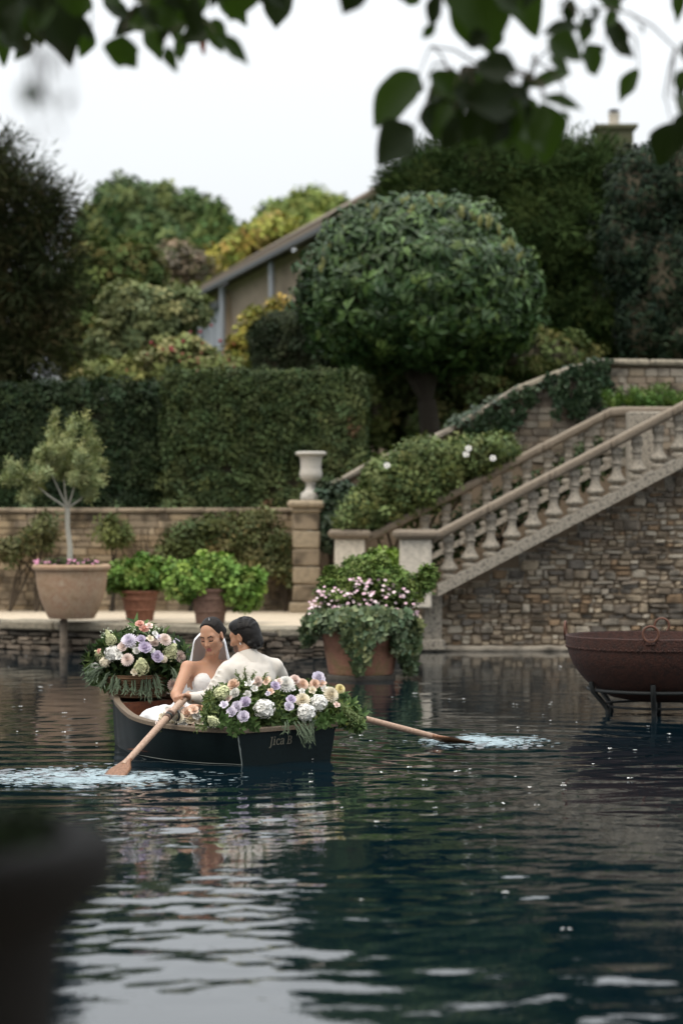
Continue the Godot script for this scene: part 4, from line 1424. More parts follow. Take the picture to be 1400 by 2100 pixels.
# ---------------------------------------------------------------- potted plants on the terrace
func pot_profile(r_top: float, r_foot: float, h: float, rim := 0.1) -> Array:
	return [Vector2(0.001, 0.0), Vector2(r_foot, 0.0), Vector2(lerpf(r_foot, r_top, 0.3), h * 0.32), Vector2(lerpf(r_foot, r_top, 0.33) + 0.008, h * 0.335), Vector2(lerpf(r_foot, r_top, 0.36) + 0.008, h * 0.365), Vector2(lerpf(r_foot, r_top, 0.38), h * 0.38), Vector2(lerpf(r_foot, r_top, 0.68), h * 0.68), Vector2(lerpf(r_foot, r_top, 0.7) + 0.008, h * 0.695), Vector2(lerpf(r_foot, r_top, 0.73) + 0.008, h * 0.725), Vector2(lerpf(r_foot, r_top, 0.75), h * 0.74), Vector2(r_top * 0.97, h * (1.0 - rim)), Vector2(r_top * 1.06, h * (1.0 - rim * 0.9)), Vector2(r_top * 1.08, h * 0.98), Vector2(r_top * 1.02, h), Vector2(r_top * 0.9, h), Vector2(r_top * 0.88, h * 0.9), Vector2(0.001, h * 0.88)]

func build_garden_pots() -> void:
	# olive tree in the big clay bowl
	var d := 21.55
	var s := d / F
	var c := at(147, 1268, d)
	var pot := thing("clay_bowl_planter", "large wide buff clay bowl planter under the olive tree", "planter", Vector3(c.x, 0, -d))
	var py := c.y
	var hh := at(147, 1157, d).y - py
	var R := 77.0 * s
	part("bowl", lathe([Vector2(0.001, py), Vector2(R * 0.6, py), Vector2(R * 0.7, py + hh * 0.12), Vector2(R * 0.83, py + hh * 0.35), Vector2(R * 0.92, py + hh * 0.6), Vector2(R * 0.96, py + hh * 0.88), Vector2(R * 1.03, py + hh * 0.9), Vector2(R * 1.05, py + hh * 0.96), Vector2(R * 1.0, py + hh), Vector2(R * 0.9, py + hh), Vector2(R * 0.86, py + hh * 0.9), Vector2(0.001, py + hh * 0.88)], 44, 0.004), mats.buff_clay, pot)
	part("soil", lathe([Vector2(R * 0.88, py + hh * 0.93), Vector2(R * 0.5, py + hh * 0.95), Vector2(0.001, py + hh * 0.96)], 30), mats.soil, pot)
	part("pedestal", bevel_box(Vector3(0.07, py + 1.15, 0.07), 0.02, 0.008), mats.wet3, pot, Transform3D(Basis(), Vector3(-0.07, (py - 1.15) * 0.5, 0)))
	# the olive
	var base := Vector3(at(143, 1150, d).x, py + hh * 0.93, -d)
	var ol := thing("olive_tree", "small grey-green olive tree with a pale trunk in the clay bowl", "tree", base)
	var tb := Builder.new()
	var fork := at(139, 1042, d) - base
	add_tube(tb, [Vector3(0.0, -0.05, 0), fork * 0.35 + Vector3(0.012, 0, 0), fork * 0.7 + Vector3(-0.006, 0, 0), fork], [0.03, 0.024, 0.022, 0.024], 10)
	var xs := []
	var cs := []
	var limb_ends := []
	for e in [[68, 990, 0.0], [105, 965, 0.1], [128, 975, -0.12], [158, 985, 0.08], [182, 1000, -0.05]]:
		var q := at(e[0], e[1], d) - base + Vector3(0, 0, e[2])
		limb_ends.append(q)
		add_tube(tb, [fork, fork.lerp(q, 0.5) + Vector3(rr(-0.02, 0.02), -0.015, 0), q], [0.012, 0.008, 0.005], 7)
	for e in [[40, 965, 0.1], [70, 1000, -0.12], [18, 985, 0.0], [100, 930, 0.12], [112, 880, 0.0], [135, 900, -0.1], [150, 890, 0.1], [175, 900, 0.0], [190, 935, -0.1], [198, 960, 0.05], [160, 985, 0.12], [120, 960, -0.15], [185, 1015, 0.0], [95, 975, 0.15], [150, 940, -0.15], [75, 950, 0.0], [170, 950, 0.15], [130, 930, 0.15], [60, 1020, 0.05], [195, 990, 0.1], [110, 915, -0.1]]:
		var q := at(e[0], e[1], d) - base + Vector3(0, 0, e[2] * 1.3)
		var m := Vector3.ZERO
		var near_d := 1e9
		for l in limb_ends:
			if l.distance_to(q) < near_d:
				near_d = l.distance_to(q)
				m = l
		add_tube(tb, [m, m.lerp(q, 0.5) + Vector3(rr(-0.02, 0.02), 0.01, rr(-0.02, 0.02)), q], [0.005, 0.0035, 0.0015], 5)
		for i in 44:
			var f := rr(0.45, 1.2)
			var o := (m.lerp(q, (f - 0.5) * 2.0) if f > 0.5 else fork.lerp(m, f * 2.0)) + rdir() * rr(0.0, 0.075)
			xs.append(aim(o, (q - m).normalized() + Vector3(0, 0.9, 0) + rdir() * 0.5, rr(0.7, 1.15)))
			cs.append(vary(Color(0.3, 0.32, 0.16) if rng.randf() < 0.7 else Color(0.2, 0.23, 0.1), 0.3, 0.1))
	part("trunk", tb.done(), mats.olive_bark, ol)
	scatter("crown", clump("olive", 12, 0.07, 0.05, 0.012, 0.0), mats.soft_leaf, xs, cs, ol)
	# little pink flowers round the olive's foot
	var pf := thing("trailing_flower", "low pink flowers growing round the olive trunk in the clay bowl", "flower", base)
	xs = []
	cs = []
	for i in 90:
		xs.append(aim(Vector3(rr(-0.26, 0.26), rr(0.0, 0.045), rr(-0.1, 0.24)), Vector3.UP + rdir() * 0.5, rr(0.6, 1.0)))
		cs.append(vary(Color(0.07, 0.09, 0.035), 0.4))
	scatter("leaves", clump("small", 14, 0.07, 0.045, 0.02, 0.2), mats.leaf, xs, cs, pf)
	var fl := bloom_flat(0.014, 5)
	mat("pink_petal", Color(0.55, 0.24, 0.36), 0.7, {"back": Color(0.3, 0.2, 0.2)})
	for i in 46:
		var x := rr(-0.3, 0.16) if rng.randf() < 0.75 else rr(-0.3, 0.3)
		part("floret", fl, mats.pink_petal, pf, aim(Vector3(x, rr(0.03, 0.075), rr(0.0, 0.25)), Vector3(0, 1, 0.7), 1.2))
	# two terracotta pots of scented pelargonium
	for a in [[287, 1279, 22.0, 38.0, 27.0, 62.0, "terracotta", "orange terracotta pot with a lacy green pelargonium", [[265, 1185, 40, 28], [300, 1180, 42, 32], [335, 1180, 34, 26], [290, 1165, 26, 20], [240, 1190, 22, 16]]],
			[431, 1290, 21.4, 38.0, 29.0, 72.0, "grey_clay", "grey-brown ribbed clay pot with a wide bright green pelargonium", [[400, 1190, 46, 36], [445, 1175, 46, 34], [490, 1205, 42, 34], [520, 1195, 24, 22], [375, 1205, 30, 26], [430, 1160, 30, 18], [505, 1225, 26, 22]]]]:
		d = a[2]
		s = d / F
		c = at(a[0], a[1], d)
		var pt := thing("flower_pot", "%s" % a[7], "pot", Vector3(c.x, 0.262, -d))
		part("body", lathe(pot_profile(a[3] * s, a[4] * s, a[5] * s), 32, 0.003), mats[a[6]], pt)
		var lb := []
		for q in a[8]: lb.append(lobe_px(q[0], q[1], d, q[2], q[3]))
		var foot := Vector3(c.x, 0.262 + a[5] * s * 0.86, -d)
		tree("pelargonium", "lacy bright green foliage in the orange terracotta pot" if a[0] < 300 else "spreading bright green foliage in the grey-brown ribbed pot", lb, [Color(0.14, 0.24, 0.045), Color(0.18, 0.28, 0.06), Color(0.1, 0.18, 0.035), Color(0.2, 0.27, 0.07)], clump("pel", 12, 0.07, 0.05, 0.04, 0.15), mats.leaf, Vector2(0.7, 1.2), foot, 0.012, 330.0, {"inner": 0.3, "category": "plant"})
	# bright plant standing at the foot of the stairs, between the newel posts
	d = 21.9
	var fp := thing("flower_pot", "terracotta pot mostly hidden at the foot of the stairs", "pot", Vector3(at(800, 0, d).x, 0.262, -d))
	part("body", lathe(pot_profile(0.17, 0.12, 0.3), 28), mats.terracotta, fp)
	var lb2 := lobes_of(d, [[800, 1165, 32, 30], [820, 1150, 20, 22], [785, 1185, 28, 24]])
	tree("pelargonium", "bright green plant between the two newel posts", lb2, [Color(0.2, 0.29, 0.06), Color(0.15, 0.25, 0.045)], clump("pel", 12, 0.07, 0.05, 0.04, 0.15), mats.leaf, Vector2(0.7, 1.2), Vector3(at(800, 0, d).x, 0.5, -d), 0.012, 330.0, {"inner": 0.3, "category": "plant"})

func build_water_planter() -> void:
	var d := 18.2
	var s := d / F
	var c := at(740, 1388, d)
	var b0 := Vector3(c.x, 0.0, -d)
	var R := 84.0 * s
	var y1 := at(0, 1272, d).y
	var pot := thing("pond_planter", "large weathered terracotta planter standing in the pond", "planter", b0)
	part("plinth", lathe([Vector2(R * 0.8, -1.2), Vector2(R * 0.84, 0.0), Vector2(R * 0.85, 0.02), Vector2(R * 0.83, 0.032), Vector2(0.001, 0.034)], 36), mats.wet2, pot)
	part("body", lathe([Vector2(R * 0.78, 0.034), Vector2(R * 0.8, 0.05), Vector2(R * 0.86, y1 * 0.35), Vector2(R * 0.94, y1 * 0.68), Vector2(R * 0.99, y1 * 0.8), Vector2(R * 1.03, y1 * 0.82), Vector2(R * 1.03, y1 * 0.87), Vector2(R * 1.0, y1 * 0.88), Vector2(R * 1.02, y1 * 0.89), Vector2(R * 1.02, y1 * 0.94), Vector2(R * 1.0, y1 * 0.95), Vector2(R * 1.05, y1 * 0.96), Vector2(R * 1.04, y1), Vector2(R * 0.92, y1), Vector2(R * 0.9, y1 * 0.92), Vector2(0.001, y1 * 0.9)], 48, 0.003), mats.old_terracotta, pot)
	# ivy that spills over the rim
	var iv := thing("trailing_ivy", "variegated ivy spilling over the rim of the pond planter", "ivy", b0 + Vector3(0, y1 * 0.9, 0))
	var o := iv.position
	var xs := []
	var cs := []
	var pal := [Color(0.09, 0.13, 0.065), Color(0.07, 0.11, 0.05), Color(0.15, 0.19, 0.11), Color(0.17, 0.2, 0.09)]
	for i in 1000:
		var th := rr(0, TAU)
		var r := R * rr(0.75, 1.28)
		var drop := maxf(0.0, r - R * 1.02) * rr(0.1, 1.0)
		xs.append(aim(Vector3(cos(th) * r, 0.06 + rr(-0.03, 0.05) - drop, sin(th) * r), Vector3(cos(th), 0.3, sin(th)) + rdir() * 0.6, rr(0.7, 1.2)))
		cs.append(vary(pal[rng.randi() % 4], 0.3, 0.1))
	for a in [[632, 1.1, 50], [645, 1.1, 30], [712, 1.06, 40], [725, 1.06, 70], [735, 1.06, 100], [745, 1.06, 80], [757, 1.07, 45], [780, 1.07, 30], [815, 1.1, 60], [828, 1.14, 85], [838, 1.16, 105], [848, 1.2, 70]]:
		var off: float = (a[0] - 740.0) * s
		for i in int(a[2]):
			var f := rng.randf()
			var z := sqrt(maxf(0.0, pow(R * 1.06, 2) - off * off))
			var p := Vector3(off + rr(-0.03, 0.03) * (1.0 - f * 0.5), 0.05 - f * a[2] * s, z + 0.03 + rr(-0.02, 0.04))
			xs.append(aim(p, Vector3(0, -0.5, 1) + rdir() * 0.6, rr(0.6, 1.1)))
			cs.append(vary(pal[rng.randi() % 4], 0.3, 0.1))
	scatter("leaves", clump("ivy", 7, 0.05, 0.06, 0.05, 0.5, 0.3, 9), mats.gloss_leaf, xs, cs, iv)
	# tall soft green growth and a haze of pink florets
	var gp := thing("pink_pelargonium", "pink flowering pelargonium and loose green growth in the pond planter", "flower", b0 + Vector3(0, y1 * 0.9, 0))
	xs = []
	cs = []
	var lb := []
	for q in [[700, 1215, 50, 36], [750, 1190, 50, 40], [800, 1205, 50, 36], [730, 1170, 26, 24], [770, 1160, 24, 26], [830, 1215, 34, 26], [690, 1180, 18, 14], [870, 1195, 22, 12], [880, 1178, 14, 10]]:
		var e := lobe_px(q[0], q[1], d, q[2], q[3])
		lb.append([e[0] - o, e[1], int(q[2] * q[3] * 0.3)])
	lobe_points(lb, xs, cs, [Color(0.12, 0.18, 0.045), Color(0.09, 0.14, 0.035), Color(0.15, 0.2, 0.06)], Vector2(0.6, 1.0), 0.6, 0.7, 0.2, 0.3)
	scatter("leaves", clump("pel2", 10, 0.07, 0.045, 0.028, 0.15), mats.leaf, xs, cs, gp)
	var fl := bloom_flat(0.013, 5)
	mat("rose_petal", Color(0.66, 0.45, 0.52), 0.7, {"back": Color(0.3, 0.2, 0.2)})
	mat("pale_rose_petal", Color(0.72, 0.58, 0.6), 0.7, {"back": Color(0.3, 0.2, 0.2)})
	for i in 290:
		var px := rr(634, 858)
		var cx := absf(px - 745) / 108.0
		var py := lerpf(1204, 1236, cx * cx) + rr(-20, 38)
		part("floret", fl, mats.rose_petal if rng.randf() < 0.5 else mats.pale_rose_petal, gp, aim(at(px, py, d - rr(0.0, 0.33) * (1.0 - cx * 0.5)) - o, Vector3(rr(-0.4, 0.4), 1, 0.8), rr(0.9, 1.5)))

# ---------------------------------------------------------------- the iron cauldron
func build_cauldron() -> void:
	var d := 15.1
	var c := at(1345, 1303, d)
	var t := thing("iron_cauldron", "huge rusty iron cauldron with ring handles standing in the pond", "cauldron", Vector3(c.x, 0, -d))
	var R := 0.563
	var y := c.y
	var prof := [Vector2(0.001, 0.068), Vector2(0.15, 0.072), Vector2(0.28, 0.098), Vector2(0.36, 0.135), Vector2(0.42, 0.178), Vector2(0.475, 0.235), Vector2(0.52, 0.30), Vector2(0.545, 0.36), Vector2(0.556, 0.41), Vector2(R, y - 0.002), Vector2(R, y), Vector2(R - 0.012, y), Vector2(R - 0.02, 0.41), Vector2(0.5, 0.3), Vector2(0.4, 0.19), Vector2(0.25, 0.11), Vector2(0.001, 0.09)]
	var bowl := part("bowl", lathe(prof, 64, 0.002), mats.rust, t)
	var band := part("rim_band", lathe([Vector2(0.5565, 0.405), Vector2(0.5615, 0.406), Vector2(R + 0.005, y - 0.003), Vector2(R + 0.002, y + 0.003), Vector2(R - 0.006, y + 0.003)], 64, 0.002), mats.rust, t)
	var riv := lathe([Vector2(0.009, 0.0), Vector2(0.007, 0.004), Vector2(0.001, 0.006)], 8)
	for i in 96:
		var a := TAU * i / 96.0
		var n := Vector3(cos(a), 0, sin(a))
		part("rivet", riv, mats.rust, band, aim(n * 0.5605 + Vector3(0, 0.413, 0), n, 1.0, 0.0))
	var hr := ring(0.047, 0.0075, 24, 8)
	for k in 4:
		var a := deg_to_rad(100.9 + 90.0 * k)
		var n := Vector3(cos(a), 0, sin(a))
		var x := Vector3(-n.z, 0, n.x)
		var h := part("ring_handle", hr, mats.rust_light, t, Transform3D(Basis(x, Vector3.UP, x.cross(Vector3.UP)), n * (R + 0.006) + Vector3(0, y + 0.035, 0)))
		part("handle_plate", bevel_box(Vector3(0.06, 0.035, 0.012), 0.004), mats.rust, h, Transform3D(Basis(), Vector3(0, -0.05, 0)))
	var st := thing("cauldron_stand", "dark iron ring stand with splayed legs under the cauldron", "stand", Vector3(c.x, 0, -d))
	var flatten := Basis(Vector3.RIGHT, PI / 2)
	part("upper_ring", ring(0.425, 0.011, 48, 8), mats.iron, st, Transform3D(flatten, Vector3(0, 0.148, 0)))
	part("lower_ring", ring(0.33, 0.008, 48, 8), mats.iron, st, Transform3D(flatten, Vector3(0, 0.045, 0)))
	for k in 6:
		var a := deg_to_rad(100.0 + 60.0 * k)
		var n := Vector3(cos(a), 0, sin(a))
		part("leg", tube([n * 0.452 + Vector3(0, 0.2, 0), n * 0.437 + Vector3(0, 0.14, 0), n * 0.37 + Vector3(0, 0.07, 0), n * 0.335 + Vector3(0, 0.02, 0), n * 0.345 + Vector3(0, -0.04, 0), n * 0.38 + Vector3(0, -0.35, 0), n * 0.4 + Vector3(0, -1.2, 0)], 0.016, 8), mats.iron, st)

# ---------------------------------------------------------------- blooms
func add_petal(b: Builder, base: Vector3, out: Vector3, up: Vector3, length: float, wide: float, cup: float, ruf := 0.0) -> void:
	# a 3 x 4 patch: narrow at the base, rounded at the tip, bowed upwards
	var side := out.cross(up).normalized()
	var start := b.v.size()
	for i in 4:
		var f := i / 3.0
		var w: float = [0.3, 0.85, 1.0, 0.5][i] * wide * 0.5
		for j in 3:
			var s := j - 1.0
			var lift := cup * f * f * length + absf(s) * w * 0.35
			b.add(base + out * length * f * (1.0 - cup * 0.35 * f) + up * (lift + (rr(-ruf, ruf) * length if i > 1 else 0.0)) + side * s * w)
	for i in 3:
		for j in 2:
			var a := start + i * 3 + j
			b.quad(a, a + 1, a + 4, a + 3)

func bloom_ruffled(r: float, rows := 4, per := 7, open := 0.6) -> ArrayMesh:
	# rose, lisianthus: rings of cupped petals, tight in the middle; faces +y
	var b := Builder.new()
	for k in rows:
		var f := float(k) / maxf(1.0, rows - 1.0)
		for i in per - (rows - 1 - k):
			var t := TAU * (i + 0.5 * (k % 2)) / (per - (rows - 1 - k)) + rr(-0.15, 0.15)
			var o := Vector3(cos(t), 0, sin(t))
			var tilt := lerpf(1.2, 0.15 - open * 0.25, f) + rr(-0.12, 0.12)
			var dir := (o * cos(tilt) + Vector3.UP * sin(tilt)).normalized()
			var up := (Vector3.UP * cos(tilt) - o * sin(tilt)).normalized()
			add_petal(b, o * r * 0.1 * f + Vector3(0, r * 0.12 * (1.0 - f), 0), dir, up, r * lerpf(0.62, 1.0, f), r * lerpf(0.6, 0.9, f), lerpf(0.25, 0.3, f), 0.09)
	return b.done()

func bloom_dahlia(r: float) -> ArrayMesh:
	var b := Builder.new()
	for k in 6:
		var f := k / 5.0
		var n := 8 + k * 2
		for i in n:
			var t := TAU * (i + 0.5 * (k % 2)) / n
			var o := Vector3(cos(t), 0, sin(t))
			var tilt := lerpf(1.35, -0.15, f)
			var dir := (o * cos(tilt) + Vector3.UP * sin(tilt)).normalized()
			var up := (Vector3.UP * cos(tilt) - o * sin(tilt)).normalized()
			add_petal(b, o * r * 0.06, dir, up, r * lerpf(0.5, 1.0, f), r * 0.3, 0.18, 0.0)
	return b.done()

func bloom_flat(r: float, n := 5) -> ArrayMesh:
	var b := Builder.new()
	for i in n:
		var t := TAU * i / n
		add_leaf(b, Vector3.ZERO, Vector3(cos(t), 0.3, sin(t)), Vector3.UP, r, r * 0.9, 0.3, 0.1)
	return b.done()

func bloom_cluster(r: float, cone := 0.0, per := 120) -> ArrayMesh:
	# hydrangea head: little four-petalled florets over a dome or a cone
	var b := Builder.new()
	for i in per:
		var y := 1.0 - 1.5 * (i + 0.5) / per
		var t := i * 2.39996
		var s := sqrt(maxf(0.0, 1.0 - y * y))
		var d := Vector3(cos(t) * s, y, sin(t) * s)
		var p := d * r * rr(0.7, 1.05)
		d = (d + rdir() * 0.45).normalized()
		if cone > 0.0:
			p.y = p.y * (1.0 + cone)
			var k := clampf(1.0 - maxf(0.0, p.y) / (r * (1.0 + cone)) * 0.6, 0.2, 1.0)
			p.x *= k
			p.z *= k
		var x := d.cross(Vector3(0.3, 0.5, 0.8)).normalized()
		var z := x.cross(d)
		var a0 := rr(0, TAU)
		for q in 4:
			var a := a0 + q * PI * 0.5
			add_leaf(b, p, x * cos(a) + z * sin(a) + d * 0.35, d, r * 0.25, r * 0.22, 0.3, 0.05)
	return b.done()

func build_flowers() -> void:
	var pet := {
		"white": Color(0.8, 0.79, 0.75), "cream": Color(0.78, 0.71, 0.56), "lavender": Color(0.66, 0.59, 0.73), "lilac": Color(0.74, 0.7, 0.79), "peach": Color(0.8, 0.6, 0.47), "pink": Color(0.8, 0.65, 0.59),
		"coral": Color(0.78, 0.47, 0.39), "lime": Color(0.6, 0.62, 0.36), "blush": Color(0.8, 0.68, 0.62), "yellow": Color(0.75, 0.66, 0.35)}
	for k in pet:
		mat("petal_" + k, pet[k], 0.75, {"back": Color(0.3, 0.3, 0.3), "sheen": 0.2})
	var shapes := {"r": [], "d": [], "h": [], "p": [], "s": []}
	for i in 3:
		shapes.r.append(bloom_ruffled(1.0, 5, 8))
		shapes.d.append(bloom_dahlia(1.0))
	for i in 2:
		shapes.h.append(bloom_cluster(1.0))
		shapes.p.append(bloom_cluster(1.0, 0.7, 130))
		shapes.s.append(bloom_ruffled(1.0, 3, 5, 0.9))
	var leafy := clump("bouq", 11, 0.05, 0.06, 0.026, 0.2)
	var broad := clump("bouqb", 5, 0.04, 0.075, 0.05, 0.3)
	# ---- arrangement over the near end of the boat
	var near_list := [[456, 1420, 37, "h", "lime"], [480, 1405, 28, "r", "peach"], [483, 1422, 24, "r", "white"], [504, 1441, 27, "r", "lavender"], [487, 1450, 26, "r", "lilac"], [476, 1461, 24, "r", "lilac"], [500, 1470, 27, "r", "lilac"], [460, 1445, 20, "s", "lilac"], [542, 1453, 47, "h", "white"], [564, 1407, 22, "r", "lavender"], [530, 1398, 24, "r", "blush"], [546, 1396, 22, "s", "peach"], [586, 1403, 38, "d", "white"], [604, 1395, 24, "r", "pink"], [620, 1403, 28, "d", "peach"], [652, 1391, 30, "r", "lilac"], [645, 1403, 22, "r", "peach"], [660, 1402, 20, "s", "peach"], [619, 1417, 14, "s", "white"], [620, 1435, 34, "d", "cream"], [678, 1424, 36, "d", "cream"], [697, 1412, 22, "d", "yellow"], [654, 1441, 38, "h", "white"], [628, 1461, 42, "h", "white"], [597, 1435, 22, "r", "lavender"], [592, 1449, 22, "r", "lilac"], [690, 1445, 15, "s", "pink"], [512, 1400, 22, "s", "white"], [572, 1398, 18, "s", "blush"], [508, 1424, 18, "s", "white"], [555, 1418, 16, "s", "peach"], [640, 1415, 18, "s", "cream"], [470, 1432, 16, "s", "pink"], [438, 1478, 26, "p", "lime"], [665, 1412, 16, "s", "white"], [550, 1422, 12, "s", "lilac"], [522, 1412, 16, "s", "white"], [600, 1412, 14, "s", "white"]]
	var c := Vector3(-0.3, 0.15, -12.05)
	var f1 := thing("flower_arrangement", "long low flower arrangement draped over the lettered end of the boat", "flowers", c)
	for a in near_list:
		var d: float = 12.18 - (a[1] - 1390.0) / 120.0 * 0.3 + (a[0] - 560.0) * 0.0018
		var p := at(a[0], a[1], d)
		var r: float = a[2] * 0.5 * d / F * (0.92 if a[3] == "h" or a[3] == "p" else 1.05)
		var up := Vector3((a[0] - 570.0) / 260.0 + rr(-0.3, 0.3), 0.7 + rr(-0.2, 0.2), 0.95)
		part("bloom", shapes[a[3]][rng.randi() % shapes[a[3]].size()], mats["petal_" + a[4]], f1, aim(p - c + Vector3(0, 0, 0.02), up, r * 0.94))
	var xs := []
	var cs := []
	var bx := []
	var bc := []
	var greens := [Color(0.06, 0.1, 0.03), Color(0.09, 0.14, 0.045), Color(0.045, 0.075, 0.025), Color(0.13, 0.17, 0.055)]
	for i in 560:
		var px := rr(428, 702)
		var py := rr(1404, 1484)
		if rng.randf() < 0.1:
			px = rr(690, 738)
			py = rr(1440, 1480) + (px - 690) * 0.3
		var edge := absf(px - 565.0) / 150.0
		if py < 1400.0 + edge * edge * 32.0: continue
		var d := 12.22 - (py - 1390.0) / 120.0 * 0.3 + (px - 560.0) * 0.0018 + rr(0.035, 0.14)
		xs.append(aim(at(px, py, d) - c, Vector3((px - 570) / 200.0, 0.5, 1) + rdir() * 0.7, rr(0.4, 0.8)))
		cs.append(vary(greens[rng.randi() % 4], 0.35, 0.1))
		if i % 8 == 0:
			bx.append(aim(at(px, py + 6, d + 0.02) - c, Vector3(0, 0.1, 1) + rdir() * 0.5, rr(0.35, 0.6)))
			bc.append(vary(greens[rng.randi() % 3], 0.3))
	scatter("foliage", leafy, mats.leaf, xs, cs, f1)
	for a in [[470, 1488], [490, 1492], [512, 1480], [455, 1480], [478, 1502], [520, 1490], [700, 1478], [655, 1488], [676, 1478]]:
		for i in 2:
			bx.append(aim(at(a[0] + rr(-6, 6), a[1] - 4 + rr(-5, 5), 11.83 + (a[0] - 480.0) * 0.0018) - c, Vector3(rr(-0.4, 0.4), -0.3, 1), rr(0.4, 0.65)))
			bc.append(vary(Color(0.09, 0.15, 0.05), 0.25))
	scatter("broad_leaves", broad, mats.leaf, bx, bc, f1)
	# feathery pieces: hanging grey-green strands, wispy tips at both ends
	var hang := Builder.new()
	for a in [[600, 1480, 20, 50], [612, 1478, 20, 55], [622, 1478, 14, 60], [630, 1480, 2, 52], [638, 1478, -8, 50], [585, 1478, 6, 34], [645, 1478, -14, 40], [618, 1486, 10, 40]]:
		for i in 3:
			var p := at(a[0] + rr(-4, 4), a[1] + rr(-3, 3), 11.97 + (a[0] - 560.0) * 0.0018)
			var q := at(a[0] + a[2] + rr(-14, 14), a[1] + a[3] * rr(0.6, 1.1), 11.93 + (a[0] - 560.0) * 0.0018)
			add_tube(hang, [p, p.lerp(q, 0.5) + Vector3(rr(-0.01, 0.01), 0.008, 0.012), q], [0.002, 0.0024, 0.0006], 4)
			for k in 5:
				var o := p.lerp(q, 0.2 + 0.16 * k)
				add_leaf(hang, o - Vector3.ZERO, (q - p).normalized() + rdir() * 0.7, Vector3.BACK, 0.028, 0.0042, 0.2)
	mat("grey_green", Color(0.1, 0.135, 0.085), 0.7, {"back": Color(0.2, 0.25, 0.15)})
	part("hanging_fronds", hang.done(), mats.grey_green, f1, Transform3D(Basis(), -c))
	var wisp := Builder.new()
	for a in [[690, 1455, 50, 18], [700, 1450, 40, 30], [705, 1462, 40, 16], [690, 1440, 30, 22], [430, 1480, -14, -34], [440, 1470, -8, -44], [450, 1462, -26, -24], [425, 1492, -22, 4], [505, 1400, -4, -24], [495, 1398, -12, -18], [515, 1396, 8, -18], [540, 1395, 6, -14]]:
		for i in 4:
			var p := at(a[0] + rr(-3, 3), a[1] + rr(-3, 3), 12.05 + (a[0] - 560.0) * 0.0018)
			var q := at(a[0] + a[2] * rr(0.7, 1.2), a[1] + a[3] * rr(0.7, 1.2) + rr(-6, 6), 12.0 + (a[0] - 560.0) * 0.0018)
			add_tube(wisp, [p, p.lerp(q, 0.5) + Vector3(0, 0.01, 0), q], [0.0018, 0.0014, 0.0006], 4)
			for k in 9:
				add_leaf(wisp, p.lerp(q, 0.12 + 0.1 * k), (q - p).normalized() * 0.6 + rdir(), Vector3.UP, 0.022, 0.007, 0.2)
	mat("wispy_green", Color(0.12, 0.16, 0.06), 0.7, {"back": Color(0.3, 0.35, 0.15)})
	part("wispy_sprays", wisp.done(), mats.wispy_green, f1, Transform3D(Basis(), -c))
	# ---- basket arrangement on the raised far end
	var far_list := [[287, 1281, 20, "r", "coral"], [296, 1291, 22, "r", "coral"], [306, 1284, 18, "s", "pink"], [290, 1312, 21, "r", "lavender"], [297, 1329, 29, "r", "lavender"], [308, 1310, 17, "s", "cream"], [316, 1319, 21, "r", "blush"], [338, 1312, 31, "d", "blush"], [362, 1318, 19, "s", "lilac"], [350, 1338, 34, "p", "lime"], [370, 1346, 29, "d", "pink"], [322, 1347, 27, "r", "lavender"], [265, 1314, 36, "d", "lilac"], [254, 1327, 26, "r", "blush"], [281, 1335, 17, "r", "white"], [232, 1340, 38, "h", "white"], [262, 1353, 29, "d", "blush"], [290, 1368, 36, "p", "lime"], [228, 1312, 26, "p", "lime"], [206, 1349, 28, "p", "lime"], [216, 1358, 26, "h", "cream"], [196, 1368, 22, "h", "white"], [204, 1335, 12, "s", "coral"], [354, 1403, 27, "d", "pink"], [318, 1300, 14, "s", "white"], [326, 1308, 16, "s", "lilac"], [336, 1352, 18, "h", "cream"], [312, 1334, 14, "s", "white"], [245, 1345, 20, "s", "white"], [276, 1378, 16, "s", "cream"], [272, 1325, 16, "s", "white"], [221, 1298, 12, "p", "lime"]]
	var e := at(282, 1420, 13.05)
	var f2 := thing("flower_arrangement", "tall rounded flower arrangement in a wicker basket behind the bride", "flowers", e)
	for a in far_list:
		var d: float = 13.0 - 0.16 * (1.0 - pow((a[0] - 283.0) / 95.0, 2.0)) + rr(-0.03, 0.03)
		var p := at(a[0], a[1], d)
		var r: float = a[2] * 0.5 * d / F * (0.92 if a[3] == "h" or a[3] == "p" else 1.05)
		var up := Vector3((a[0] - 285.0) / 100.0, 0.5 - (a[1] - 1340.0) / 90.0, 0.9)
		if a[3] == "p": up.y += 0.8
		part("bloom", shapes[a[3]][rng.randi() % shapes[a[3]].size()], mats["petal_" + a[4]], f2, aim(p - e, up, r * 0.92))
	xs = []
	cs = []
	for i in 620:
		var th := rr(0, TAU)
		var rad := sqrt(rng.randf())
		var px := 285.0 + cos(th) * rad * 92.0
		var py := 1352.0 + sin(th) * rad * 56.0
		if py < 1335.0 - 40.0 * (1.0 - absf(px - 290.0) / 95.0): continue
		xs.append(aim(at(px, py, 13.03 + rr(-0.06, 0.12)) - e, Vector3((px - 285) / 90.0, -(py - 1340) / 70.0, 0.8) + rdir() * 0.6, rr(0.6, 1.2)))
		cs.append(vary([Color(0.035, 0.06, 0.022), Color(0.05, 0.085, 0.03), Color(0.028, 0.045, 0.02), Color(0.08, 0.12, 0.04)][rng.randi() % 4], 0.35, 0.1))
	scatter("foliage", leafy, mats.leaf, xs, cs, f2)
	var fr := Builder.new()
